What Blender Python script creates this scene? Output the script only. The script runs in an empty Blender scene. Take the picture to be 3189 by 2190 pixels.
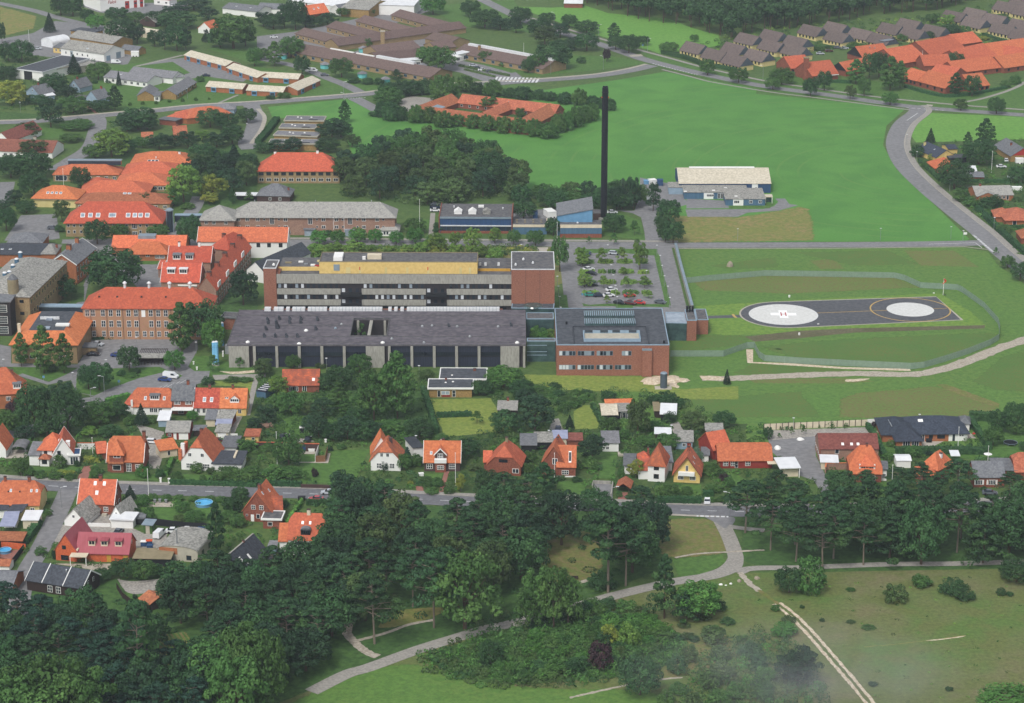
import bpy,bmesh,math,random
from math import radians,sin,cos,pi,sqrt,atan2
from mathutils import Vector,Matrix
from mathutils.geometry import tessellate_polygon
random.seed(7)
C=bpy.context.scene.collection
SC=bpy.context.scene
HAZE=.00008
HC,TH,FP,CX,CY=254.0,radians(18.3),7563.0,1594.5,1095.0
cam=bpy.data.objects.new("camera",bpy.data.cameras.new("camera"));C.objects.link(cam)
cam.location=(0,0,HC);cam.rotation_euler=(pi/2-TH,0,0)
cam.data.sensor_width=36;cam.data.lens=FP/3189*36;cam.data.clip_start=1;cam.data.clip_end=6000
SC.camera=cam
wd=bpy.data.worlds.new("World");SC.world=wd;wd.use_nodes=True
nt=wd.node_tree;nt.nodes.clear()
sky=nt.nodes.new("ShaderNodeTexSky");sky.sky_type='NISHITA';sky.sun_disc=False
SUN_EL,SUN_AZ=radians(52),radians(205)
sky.sun_elevation=SUN_EL;sky.sun_rotation=SUN_AZ;sky.air_density=1.0;sky.dust_density=3.0
bg=nt.nodes.new("ShaderNodeBackground");bg.inputs[1].default_value=0.135
wo=nt.nodes.new("ShaderNodeOutputWorld")
hs_=nt.nodes.new('ShaderNodeHueSaturation');hs_.inputs['Saturation'].default_value=.35;nt.links.new(sky.outputs[0],hs_.inputs['Color']);nt.links.new(hs_.outputs[0],bg.inputs[0]);nt.links.new(bg.outputs[0],wo.inputs[0])
sl=bpy.data.lights.new("sun",'SUN');sl.energy=1.5;sl.angle=radians(12);sl.color=(1,.97,.92)
so=bpy.data.objects.new("sun",sl);C.objects.link(so)
sd=Vector((sin(SUN_AZ)*cos(SUN_EL),cos(SUN_AZ)*cos(SUN_EL),sin(SUN_EL)))
so.rotation_euler=sd.to_track_quat('Z','Y').to_euler();so.location=(0,0,500)
SC.view_settings.view_transform='Standard';SC.view_settings.look='None'
SC.view_settings.exposure=0.26;SC.view_settings.gamma=1
SC.cycles.max_bounces=5;SC.cycles.diffuse_bounces=2;SC.cycles.glossy_bounces=2
SC.cycles.volume_bounces=0;SC.cycles.transparent_max_bounces=24
SC.cycles.use_denoising=True
FR=[0.0,0.0,1.0]
def fr(x0,y0,k=2.9013):FR[:]=[x0,y0,k]
def zf():fr(0,0,.72875)
def P(p,h=0.0):
 u=(FR[0]+p[0]/FR[2]-CX)/FP;v=(FR[1]+p[1]/FR[2]-CY)/FP
 t=(HC-h)/(sin(TH)+v*cos(TH))
 return Vector((u*t,(cos(TH)-v*sin(TH))*t,h))
def mpp(p):
 y=FR[1]+p[1]/FR[2]
 g=P(p);z=g.y*cos(TH)+HC*sin(TH)
 return z/FP/FR[2],z/FP/FR[2]/cos(TH)
MATS={}
GR_=dict(asphalt=.08,asphalt_main=.07,asphalt_dark=.07,pavement=.1,kerb=.12,paving=.1,gravel=.15,dirt=.2,sand=.15,field=.16,lawn=.22,meadow_light=.2,brick_paving=.15,pad_bright=.22,heath_mix=.36,rough_brown=.34,rough_green=.34,dry_grass=.32)
def lin(c):
 if isinstance(c,str):
  c=[int(c[i:i+2],16)/255 for i in(0,2,4)]
  c=[(x/12.92 if x<=.04045 else((x+.055)/1.055)**2.4)for x in c]
 g=.2*c[0]+.7*c[1]+.1*c[2];return tuple(g+(x-g)*.97 for x in c)+(1,)
def N(nt,t,**k):
 n=nt.nodes.new(t)
 for a,b in k.items():setattr(n,a,b)
 return n
def mat(name,c1,c2=None,sc=.5,rough=.85,sc2=None,c3=None,rnd=0.0,metal=0,spec=.3,tr=None,lo=.35,hi=.65,stretch=None,bump=0,world=False):
 if name in MATS:return MATS[name]
 m=bpy.data.materials.new(name);m.use_nodes=True;t=m.node_tree
 b=t.nodes["Principled BSDF"];b.inputs["Roughness"].default_value=rough
 b.inputs["Metallic"].default_value=metal;b.inputs["Specular IOR Level"].default_value=spec
 c1=lin(c1)
 c2=lin(c2)if c2 else tuple(min(1,x*.82)for x in c1[:3])+(1,)
 warm=lambda c:(c[0]*1.12,c[1],c[2]*.82,1)if world and c[1]>c[0]and c[1]>c[2]*1.2 else c
 c1=warm(c1);c2=warm(c2)
 tc=N(t,"ShaderNodeTexCoord");src=tc.outputs["Object"]
 if world:
  g=N(t,"ShaderNodeNewGeometry");src=g.outputs["Position"]
 if stretch:
  mp=N(t,"ShaderNodeMapping");mp.inputs["Scale"].default_value=stretch[:3]
  if len(stretch)>3:mp.inputs["Rotation"].default_value=(0,0,radians(stretch[3]))
  t.links.new(src,mp.inputs[0]);src=mp.outputs[0]
 nz=N(t,"ShaderNodeTexNoise");nz.inputs["Scale"].default_value=sc;nz.inputs["Detail"].default_value=5;nz.inputs["Roughness"].default_value=.62
 t.links.new(src,nz.inputs["Vector"])
 mr=N(t,"ShaderNodeMapRange");mr.inputs[1].default_value=lo;mr.inputs[2].default_value=hi
 t.links.new(nz.outputs[0],mr.inputs[0])
 mx=N(t,"ShaderNodeMix",data_type='RGBA');mx.inputs[6].default_value=c1;mx.inputs[7].default_value=c2
 t.links.new(mr.outputs[0],mx.inputs[0]);out=mx.outputs[2]
 if sc2:
  n2=N(t,"ShaderNodeTexNoise");n2.inputs["Scale"].default_value=sc2;n2.inputs["Detail"].default_value=3
  t.links.new(src,n2.inputs["Vector"])
  m2=N(t,"ShaderNodeMapRange");m2.inputs[1].default_value=.42;m2.inputs[2].default_value=.62
  t.links.new(n2.outputs[0],m2.inputs[0])
  x2=N(t,"ShaderNodeMix",data_type='RGBA');x2.inputs[7].default_value=warm(lin(c3))if c3 else tuple(x*.7 for x in c1[:3])+(1,)
  t.links.new(m2.outputs[0],x2.inputs[0]);t.links.new(out,x2.inputs[6]);out=x2.outputs[2]
 if rnd:
  oi=N(t,"ShaderNodeObjectInfo");hs=N(t,"ShaderNodeHueSaturation")
  for k,(lo_,hi_)in(("Value",(1-rnd,1+rnd)),("Hue",(.5-rnd*.045,.5+rnd*.045))):
   r=N(t,"ShaderNodeMapRange");r.inputs[3].default_value=lo_;r.inputs[4].default_value=hi_
   if k=="Hue":
    mm=N(t,"ShaderNodeMath",operation='MULTIPLY');mm.inputs[1].default_value=7.13
    fm=N(t,"ShaderNodeMath",operation='FRACT');t.links.new(oi.outputs["Random"],mm.inputs[0]);t.links.new(mm.outputs[0],fm.inputs[0]);t.links.new(fm.outputs[0],r.inputs[0])
   else:t.links.new(oi.outputs["Random"],r.inputs[0])
   t.links.new(r.outputs[0],hs.inputs[k])
  t.links.new(out,hs.inputs["Color"]);out=hs.outputs[0]
 t.links.new(out,b.inputs["Base Color"])
 if world:
  n3=N(t,"ShaderNodeTexNoise");n3.inputs["Scale"].default_value=.9;n3.inputs["Detail"].default_value=8;n3.inputs["Roughness"].default_value=.75;t.links.new(src,n3.inputs["Vector"])
  m3=N(t,"ShaderNodeMapRange");m3.inputs[1].default_value=.3;m3.inputs[2].default_value=.7;m3.inputs[3].default_value=1-GR_.get(name,.3);m3.inputs[4].default_value=1+GR_.get(name,.3);t.links.new(n3.outputs[0],m3.inputs[0])
  h3=N(t,"ShaderNodeHueSaturation");t.links.new(m3.outputs[0],h3.inputs["Value"]);t.links.new(out,h3.inputs["Color"]);t.links.new(h3.outputs[0],b.inputs["Base Color"])
 if bump:
  bp=N(t,"ShaderNodeBump");bp.inputs["Strength"].default_value=bump;bp.inputs["Distance"].default_value=.3
  t.links.new(nz.outputs[0],bp.inputs["Height"]);t.links.new(bp.outputs[0],b.inputs["Normal"])
 MATS[name]=m
 return m
def M(n):return MATS[n]
def tiles(name,c1,c2,c3):
 m=mat(name,c1,c2,sc=.55,sc2=1.5,c3=c3,rough=.8,rnd=.14,lo=.4,hi=.6)
 return m
mat('glass','1b222b','2a333d',sc=.3,rough=.12,spec=.6,rnd=.35)
mat('glass_blue','26303d','38444f',sc=.2,rough=.1,spec=.6,rnd=.2)
mat('glass_pale','9aa7b3','7e8b98',sc=.4,rough=.2,spec=.6,rnd=.2)
mat('glass_green','304448','46605f',sc=.4,rough=.15,spec=.6)
mat('blind','d6dade','bfc5cb',sc=.8,rough=.6)
mat('white','ebebe8','e5e5e1',sc=.25,rough=.7)
mat('trim','f2f2ef','ecece8',sc=1,rough=.6)
mat('cream','d9cdb4','c9bda4',sc=.4)
mat('yellow','e0c37a','dabd74',sc=.3,sc2=1.1,c3='d3b56c')
mat('yellow_pale','d8c88c','c8b87c',sc=.3)
mat('mustard','a98a55','937644',sc=.4,sc2=2,c3='8a7044')
mat('ochre_brick','a68f69','957e5b',sc=.4,sc2=3,c3='8a7556')
mat('tan_brick','b08c69','a17d5c',sc=.3,sc2=2.5,c3='af8068')
mat('pink_brick','a58572','957463',sc=.3,sc2=2.5,c3='8c6d5e')
mat('brick','955a46','854c3a',sc=.4,sc2=2.5,c3='7a4434')
mat('hospital_brick','8f5c47','815141',sc=.25,sc2=1.8,c3='9a6a56',stretch=(1,1,2.5))
mat('orange_brick','b27049','9e5f3b',sc=.4,sc2=2.5,c3='96603f')
mat('brick_dark','54403c','463532',sc=.4,sc2=2)
mat('orange_wall','d2693f','c15c34',sc=.5,sc2=2,c3='b8552f')
mat('red_wall','93352a','7e2b22',sc=.5)
mat('wood_dark','3a2b26','2c211d',sc=1,stretch=(6,6,.5))
mat('wood','8a6446','765338',sc=1,stretch=(6,6,.5))
mat('black_wood','24262a','1b1d20',sc=1)
mat('blue_wall','4d6f88','42627b',sc=.6,stretch=(3,3,.3))
mat('blue_dark','2f5079','284468',sc=.6,stretch=(3,3,.3))
mat('blue_panel','6797bb','5b8bae',sc=.6)
mat('cyan','6fc3c4','5fb3b5',sc=.6)
mat('pale_blue','93a9ba','8399aa',sc=.6)
mat('sky_blue_tank','7fbfe2','6fb0d6',sc=.4,rough=.4)
mat('steel_blue','8fa0ac','7d8e9a',sc=.5,rough=.45,metal=.2)
mat('concrete','a8a69d','9c9a92',sc=.5,sc2=1.6,c3='918f87',stretch=(1.5,1.5,.4))
mat('concrete_light','b9b3a2','a8a293',sc=.6)
mat('brown_black','352f31','29262a',sc=.6)
mat('navy','2d3446','262c3b',sc=.6,stretch=(4,4,.3))
mat('metal','a7abae','93979b',sc=1,rough=.4,metal=.5)
mat('white_metal','dcdedf','cdd0d2',sc=1,rough=.45)
mat('black_metal','15171d','1d2027',sc=.6,rough=.5)
mat('tank_grey','525d68','47525c',sc=.8,rough=.5)
mat('orange_paint','d2521f','c04617',sc=1)
mat('red_paint','b03028','9a2822',sc=1)
mat('yellow_paint','c79b3a','b88c30',sc=1)
tiles('tile_orange','ca714b','ba6341','ad5b3e')
tiles('tile_orange_bright','d67c4e','c76e44','bb6540')
tiles('tile_red','c36142','b4563b','a64f38')
tiles('tile_salmon','b7704f','a25f42','94553d')
tiles('tile_brick','a34a35','90402e','b85c40')
tiles('tile_mixed','c8683f','8a4d3a','9c5640')
tiles('tile_brown','695751','5b4b46','73605a')
tiles('tile_house_brown','655b58','5a504e','70635d')
tiles('tile_maroon','7e4a40','704036','8c5548')
tiles('roof_slate','6a6d72','5c5f65','77797c')
tiles('roof_grey','86868a','75767a','6c6d70')
tiles('roof_stone','8e8d89','7c7b78','9a9992')
tiles('roof_black','3d4149','33373e','474c54')
tiles('roof_navy','353d4a','2c333f','3f4754')
mat('roof_cream','d3cbb8','c5bda9',sc=.3,sc2=1.2,c3='b9b19d')
mat('roof_felt','5a5a5e','4a4b4f',sc=.25,sc2=.9,c3='6a6968',rough=.9)
mat('roof_felt_brown','5c585f','4d4950',sc=.12,sc2=.5,c3='69646a',rough=.9)
mat('roof_felt_dark','474b52','3e4248',sc=.25,sc2=.8,c3='54585e',rough=.9)
mat('roof_white','e6e8ea','d6d9dc',sc=.4,rough=.5)
mat('roof_pink','a4505a','98474f',sc=.6,rough=.5,stretch=(4,.5,.5))
mat('roof_weathered','8d8c86','6f6e6a',sc=.5,sc2=1.5,c3='a3a29b')
mat('roof_tan','8f8468','80765c',sc=.6)
mat('roof_lilac','9aa0b8','8a90aa',sc=.6)
mat('trunk','5b4a3c','45382e',sc=2)
mat('trunk_pale','85796b','6a5f54',sc=2)
mat('ground','456434','526c3b',sc=.02,sc2=.35,c3='405f32',world=True)
mat('lawn','467034','4f7639',sc=.06,sc2=.6,c3='3f652f',world=True)
mat('lawn_yellow','71873f','7e8f49',sc=.08,sc2=.7,c3='66803a',world=True)
mat('lawn_dark','3a5f30','466a37',sc=.08,sc2=.6,c3='33542b',world=True)
mat('garden','3c572e','4c6535',sc=.15,sc2=.8,c3='33502a',world=True)
mat('meadow_light','5c9440','679a49',sc=.04,sc2=.5,c3='558b3d',world=True)
mat('dry_grass','727c44','8b7c4e',sc=.07,sc2=.4,c3='66783f',world=True)
mat('dry_dark','6b7440','5a6f39',sc=.1,sc2=.5,c3='776f45',world=True)
mat('pad_grass','527d3a','587a3c',sc=.03,sc2=.5,c3='4b7336',world=True)
mat('pad_bright','648a38','6c8f40',sc=.04,sc2=.6,c3='567f35',world=True)
mat('rough_green','4c7338','5e723c',sc=.07,sc2=.9,c3='476c34',world=True)
mat('rough_brown','607140','6f704a',sc=.06,sc2=.9,c3='567239',world=True)
mat('heath_mix','52703a','6f6d4a',sc=.024,sc2=.14,c3='5c6b40',world=True,lo=.42,hi=.6)
mat('asphalt','7c7c7e','727274',sc=.08,sc2=.6,c3='848485',world=True)
mat('asphalt_main','6b6c70','636468',sc=.1,sc2=.8,c3='737478',world=True)
mat('asphalt_dark','515357','494b50',sc=.1,sc2=.8,c3='5c5e62',world=True)
mat('pavement','94918b','898680',sc=.3,sc2=1.5,c3='9e9a92',world=True)
mat('kerb','b0aa9e','a09a8e',sc=.5,world=True)
mat('gravel','94908a','85817b',sc=.15,sc2=1.4,c3='a6a198',world=True)
mat('dirt','a59c8e','968c7d',sc=.2,sc2=1.5,c3='b5ad9f',world=True)
mat('sand','c2b096','b09d83',sc=.3,sc2=1.2,c3='d5c8b3',world=True)
mat('soil','6f6150','7d6d58',sc=.4,sc2=1.5,c3='5e5243',world=True)
mat('paving','b4ada2','a59e93',sc=.5,world=True)
mat('paint_white','d8dadb','c9cbcc',sc=1.5)
mat('pad_white','cfd0cc','c7c8c4',sc=.12,sc2=.9,c3='d5d6d3')
mat('cross_white','f4f4f4','ededed',sc=1.5)
mat('embankment','4f5338','6d6650',sc=.15,sc2=1.2,c3='5a5a40',world=True)
mat('pad_line','bfa15f','b09354',sc=1)
mat('stone','a09684','8a8070',sc=1.2,bump=.3)
mat('pool_water','3fa3dc','5bb6e6',sc=.8,rough=.1)
mat('brick_paving','9b6a5e','8b5e53',sc=.5,world=True)
def field_mat():
 m=mat('field','49843c','518b41',sc=.012,sc2=.06,c3='467f3b',world=True)
 t=m.node_tree;b=t.nodes["Principled BSDF"];old=b.inputs["Base Color"].links[0].from_socket
 g=N(t,"ShaderNodeNewGeometry");mp=N(t,"ShaderNodeMapping");mp.inputs["Location"].default_value=(-172,-1010,0)
 t.links.new(g.outputs["Position"],mp.inputs[0])
 w=N(t,"ShaderNodeTexWave");w.wave_type='RINGS';w.rings_direction='Z';w.inputs["Scale"].default_value=.035
 w.inputs["Distortion"].default_value=1.2;w.inputs["Detail"].default_value=2;w.inputs["Detail Scale"].default_value=.5
 t.links.new(mp.outputs[0],w.inputs[0])
 r=N(t,"ShaderNodeMapRange");r.inputs[1].default_value=.93;r.inputs[2].default_value=1.0;r.inputs[4].default_value=.18
 t.links.new(w.outputs[1],r.inputs[0])
 nz=N(t,"ShaderNodeTexNoise");nz.inputs["Scale"].default_value=.03;t.links.new(g.outputs["Position"],nz.inputs["Vector"])
 r2=N(t,"ShaderNodeMapRange");r2.inputs[1].default_value=.45;r2.inputs[2].default_value=.6;t.links.new(nz.outputs[0],r2.inputs[0])
 mu=N(t,"ShaderNodeMath",operation='MULTIPLY');t.links.new(r.outputs[0],mu.inputs[0]);t.links.new(r2.outputs[0],mu.inputs[1])
 x=N(t,"ShaderNodeMix",data_type='RGBA');x.inputs[7].default_value=lin('869650')
 t.links.new(mu.outputs[0],x.inputs[0]);t.links.new(old,x.inputs[6]);t.links.new(x.outputs[2],b.inputs["Base Color"])
field_mat()
LABELS={}
def tag(o,label=None,cat=None,group=None,kind=None):
 if label:o['label']=label
 if cat:o['category']=cat
 if group:o['group']=group
 if kind:o['kind']=kind
 if label:LABELS.setdefault(label,[]).append(o.name)
 return o
def empty(name,loc,rz=0.0,**k):
 o=bpy.data.objects.new(name,None);C.objects.link(o);o.empty_display_size=.5
 o.location=loc;o.rotation_euler=(0,0,rz)
 return tag(o,**k)
def mk(name,me,parent=None,loc=None,rz=None,**k):
 o=bpy.data.objects.new(name,me);C.objects.link(o)
 if parent:o.parent=parent
 if loc is not None:o.location=loc
 if rz is not None:o.rotation_euler=(0,0,rz)
 return tag(o,**k)
class MB:
 def __init__(s):s.v=[];s.f=[]
 def poly(s,pts):
  n=len(s.v);s.v+=[tuple(p)for p in pts];s.f.append(tuple(range(n,n+len(pts))))
 def box(s,x0,x1,y0,y1,z0,z1):
  n=len(s.v)
  s.v+=[(x,y,z)for z in(z0,z1)for x,y in((x0,y0),(x1,y0),(x1,y1),(x0,y1))]
  s.f+=[tuple(n+i for i in f)for f in((3,2,1,0),(4,5,6,7),(0,1,5,4),(1,2,6,5),(2,3,7,6),(3,0,4,7))]
 def prism(s,top,dz):
  n=len(s.v);k=len(top)
  a=[Vector(p)for p in top]
  nz=sum(a[i].x*a[(i+1)%k].y-a[(i+1)%k].x*a[i].y for i in range(k))
  if nz<0:a.reverse()
  s.v+=[tuple(p)for p in a]+[(p.x,p.y,p.z-dz)for p in a]
  s.f.append(tuple(range(n,n+k)));s.f.append(tuple(range(n+2*k-1,n+k-1,-1)))
  for i in range(k):
   j=(i+1)%k;s.f.append((n+j,n+i,n+k+i,n+k+j))
 def cyl(s,x,y,z0,z1,r0,r1=None,n=12,cap=True):
  r1=r0 if r1 is None else r1;b=len(s.v)
  for i in range(n):
   a=2*pi*i/n;s.v.append((x+r0*cos(a),y+r0*sin(a),z0))
  for i in range(n):
   a=2*pi*i/n;s.v.append((x+r1*cos(a),y+r1*sin(a),z1))
  for i in range(n):
   j=(i+1)%n;s.f.append((b+i,b+j,b+n+j,b+n+i))
  if cap:s.f.append(tuple(range(b+n,b+2*n)))
 def bar(s,p,q,r0,r1=None,n=6):
  p=Vector(p);q=Vector(q);r1=r0 if r1 is None else r1;d=(q-p).normalized()
  u=d.orthogonal().normalized();w=d.cross(u);b=len(s.v)
  for c,r in((p,r0),(q,r1)):
   for i in range(n):
    a=2*pi*i/n;s.v.append(tuple(c+u*(r*cos(a))+w*(r*sin(a))))
  for i in range(n):
   j=(i+1)%n;s.f.append((b+i,b+j,b+n+j,b+n+i))
  s.f.append(tuple(range(b+n,b+2*n)))
 def mesh(s,name,m,smooth=False):
  me=bpy.data.meshes.new(name);me.from_pydata(s.v,[],s.f)
  me.materials.append(M(m)if isinstance(m,str)else m)
  if smooth:me.shade_smooth()
  me.update();return me
 def build(s,name,m,parent=None,smooth=False,**k):return mk(name,s.mesh(name,m,smooth),parent,**k)
ZL=[0.02]
LV=[]
def bbs(pts,n=None):
 n=n or len(pts);return[(min(q[0]for q in c),max(q[0]for q in c),min(q[1]for q in c),max(q[1]for q in c))for c in(pts[i:i+n+1]for i in range(0,len(pts),n))if c]
def nz(bx=None):
 """height of a new sheet: 5 mm above every sheet it can touch"""
 if bx is None:return ZL[0]+.005
 l=1+max([q[1]for q in LV for b in bx if b[0]-1<q[0][1]and q[0][0]<b[1]+1 and b[2]-1<q[0][3]and q[0][2]<b[3]+1]or[0])
 LV.extend((b,l)for b in bx);z=.02+.005*l;ZL[0]=max(ZL[0],z);return z
def smooth_pts(pts,n=8):
 out=[];k=len(pts)
 for i in range(k-1):
  p0,p1,p2,p3=pts[max(i-1,0)],pts[i],pts[i+1],pts[min(i+2,k-1)]
  for j in range(n):
   t=j/n
   out.append(tuple(.5*((2*p1[c])+(-p0[c]+p2[c])*t+(2*p0[c]-5*p1[c]+4*p2[c]-p3[c])*t*t+(-p0[c]+3*p1[c]-3*p2[c]+p3[c])*t**3)for c in range(len(p1))))
 out.append(tuple(pts[-1]));return out
AREAS=[]
SOFT=dict(dry_grass=4,dry_dark=7,rough_green=6,rough_brown=6,pad_bright=2.5,pad_grass=2.5,lawn_dark=2,garden=2.5,meadow_light=2,lawn_yellow=1,lawn=.8,sand=.8,soil=1.5,gravel=.6,dirt=1)
def area(name,pts,m,z=None,curve=False,raise_=0,soft=None,label=None,kind='structure'):
 w=[P(p)for p in pts]
 z=nz(bbs([(q.x,q.y)for q in w]))
 if curve:
  w=[Vector((a,b,0))for a,b in smooth_pts([(p.x,p.y)for p in w+[w[0]]],6)[:-1]]
 a=sum(w[i].x*w[(i+1)%len(w)].y-w[(i+1)%len(w)].x*w[i].y for i in range(len(w)))
 if a<0:w.reverse()
 AREAS.append((name,[(p.x,p.y)for p in w]))
 soft=SOFT.get(m,0)if soft is None else soft
 if soft and not raise_:
  ar=abs(sum(w[i].x*w[(i+1)%len(w)].y-w[(i+1)%len(w)].x*w[i].y for i in range(len(w))))/2;pe=sum((w[i]-w[i-1]).length for i in range(len(w)));soft=min(soft,.4*ar/pe)
  k=len(w)
  if not curve:
   w2=[]
   for i in range(k):
    d=w[(i+1)%k]-w[i];n=max(1,int(d.length/12));w2+=[w[i]+d*j/n for j in range(n)]
   w=w2;k=len(w)
  nn=[]
  for i in range(k):
   d=(w[(i+1)%k]-w[i-1]).normalized();nn.append(Vector((d.y,-d.x,0)))
  inn=[p-n*soft for p,n in zip(w,nn)];out=[p+n*soft for p,n in zip(w,nn)]
  me=bpy.data.meshes.new(name);vs=[(p.x,p.y,z)for p in inn]+[(p.x,p.y,z-.002)for p in out]
  fs=[tuple(t)for t in tessellate_polygon([[Vector(q)for q in vs[:k]]])]
  for i,f in enumerate(fs):
   A,B,D=(Vector(vs[j])for j in f)
   if(B-A).cross(D-A).z<0:fs[i]=f[::-1]
  fs+=[(i,k+i,k+(i+1)%k,(i+1)%k)for i in range(k)]
  me.from_pydata(vs,[],fs);at=me.attributes.new('edge','FLOAT','POINT')
  for i in range(k):at.data[i].value=1.0
  me.materials.append(M(softmat(m)));me.update()
  return mk(name,me,kind=kind,label=label)
 v=[(p.x,p.y,z+raise_)for p in w]
 b=MB()
 tri=tessellate_polygon([[Vector(p)for p in v]])
 b.v=list(v);b.f=[tuple(t)for t in tri]
 for i,f in enumerate(b.f):
  A,B,D=(Vector(v[j])for j in f)
  if(B-A).cross(D-A).z<0:b.f[i]=f[::-1]
 if raise_:
  k=len(v)
  b.v+=[(p.x,p.y,0)for p in w]
  for i in range(k):
   j=(i+1)%k;b.f.append((j,i,k+i,k+j))
 return b.build(name,m,kind=kind,label=label)
def softmat(m):
 n=m+'_soft'
 if n in MATS:return n
 c=M(m).copy();c.name=n;MATS[n]=c;t=c.node_tree;b=t.nodes["Principled BSDF"]
 at=N(t,"ShaderNodeAttribute");at.attribute_name='edge'
 g=N(t,"ShaderNodeNewGeometry");q=N(t,"ShaderNodeTexNoise");q.inputs["Scale"].default_value=.5;q.inputs["Detail"].default_value=9;q.inputs["Roughness"].default_value=.78;t.links.new(g.outputs["Position"],q.inputs["Vector"])
 ad=N(t,"ShaderNodeMath",operation='ADD');t.links.new(at.outputs["Fac"],ad.inputs[0]);t.links.new(q.outputs[0],ad.inputs[1])
 r=N(t,"ShaderNodeMapRange");r.inputs[1].default_value=.985;r.inputs[2].default_value=1.015;t.links.new(ad.outputs[0],r.inputs[0]);t.links.new(r.outputs[0],b.inputs["Alpha"])
 return n
def strip_w(pts,w0,w1=None):
 """world centre line -> left, right edges"""
 L=[];R=[]
 for i,p in enumerate(pts):
  a=pts[max(i-1,0)];c=pts[min(i+1,len(pts)-1)]
  d=Vector((c[0]-a[0],c[1]-a[1])).normalized();n=Vector((-d.y,d.x))
  L.append((p[0]+n.x*w0,p[1]+n.y*w0));R.append((p[0]-n.x*(w1 if w1 is not None else w0),p[1]-n.y*(w1 if w1 is not None else w0)))
 return L,R
def wline(pts,n=8,curve=True):
 w=[P(p)for p in pts];w=[(p.x,p.y)for p in w]
 return smooth_pts(w,n)if curve else w
def strip(name,pts,width,m,off=0,raise_=0,curve=True,world=False,jit=0):
 w=pts if world else wline(pts,8,curve)
 L,R=strip_w(w,width/2+off,width/2-off);z=nz([b for k in(0,)for b in bbs([q for c in zip(L,R)for q in c],8)])+raise_
 if jit:
  L=[(x+random.uniform(-jit,jit),y+random.uniform(-jit,jit))for x,y in L];R=[(x+random.uniform(-jit,jit),y+random.uniform(-jit,jit))for x,y in R]
 AREAS.append((name,L+R[::-1]));b=MB();k=len(L)
 b.v=[(x,y,z)for x,y in L]+[(x,y,z)for x,y in R]
 b.f=[(i,k+i,k+i+1,i+1)for i in range(k-1)]
 if raise_:
  b.v+=[(x,y,0)for x,y in L]+[(x,y,0)for x,y in R]
  b.f+=[(i+1,2*k+i+1,2*k+i,i)for i in range(k-1)]+[(k+i,3*k+i,3*k+i+1,k+i+1)for i in range(k-1)]
 return b.build(name,m,kind='structure')
def dashes(name,line,on,gap,w,off=0,m='paint_white',start=0,end=1e9):
 b=MB();z=nz(bbs(list(line),4));s=0;acc=[]
 pts=[Vector(p)for p in line];L=0
 for i in range(len(pts)-1):
  d=pts[i+1]-pts[i];l=d.length
  if l<1e-6:continue
  u=d/l;n=Vector((-u.y,u.x));t=0
  while t<l:
   pos=L+t;ph=pos%(on+gap);stp=.5
   if ph<on and start<pos<end:
    e=min(t+stp,l);A=pts[i]+u*t+n*off;B=pts[i]+u*e+n*off
    b.poly([(A.x+n.x*w/2,A.y+n.y*w/2,z),(A.x-n.x*w/2,A.y-n.y*w/2,z),(B.x-n.x*w/2,B.y-n.y*w/2,z),(B.x+n.x*w/2,B.y+n.y*w/2,z)])
   t+=stp
  L+=l
 return b.build(name,m,kind='structure')if b.f else None
def ellipse(name,c,r,m,ry=None,hole=None,seg=72):
 g=P(c);b=MB();ry=ry or r;z=nz([(g.x-r,g.x+r,g.y-r,g.y+r)])
 if hole is None:b.poly([(g.x+r*cos(2*pi*i/seg),g.y+ry*sin(2*pi*i/seg),z)for i in range(seg)])
 else:
  for i in range(seg):
   a,c2=2*pi*i/seg,2*pi*(i+1)/seg
   b.poly([(g.x+hole*cos(a),g.y+hole*sin(a),z),(g.x+r*cos(a),g.y+r*sin(a),z),(g.x+r*cos(c2),g.y+r*sin(c2),z),(g.x+hole*cos(c2),g.y+hole*sin(c2),z)])
 return b.build(name,m,kind='structure')
WC={}
def win_mesh(w,h,cols,rows,frame):
 k=(round(w,2),round(h,2),cols,rows,frame)
 if k not in WC:
  f=MB();f.box(-w/2,w/2,-.07,.02,0,h)
  p=MB();t=min(.11,w*.08)
  pw=(w-t*(cols+1))/cols;ph=(h-t*(rows+1))/rows
  for i in range(cols):
   for j in range(rows):
    x=-w/2+t+i*(pw+t);z=t+j*(ph+t)
    p.box(x,x+pw,-.085,-.06,z,z+ph)
  WC[k]=(f.mesh('window',frame),p.v,p.f,{})
 return WC[k]
def win_pane(rec,g):
 f,v,fc,d=rec
 if g not in d:
  b=MB();b.v,b.f=v,fc;d[g]=b.mesh('pane',g)
 return d[g]
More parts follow.
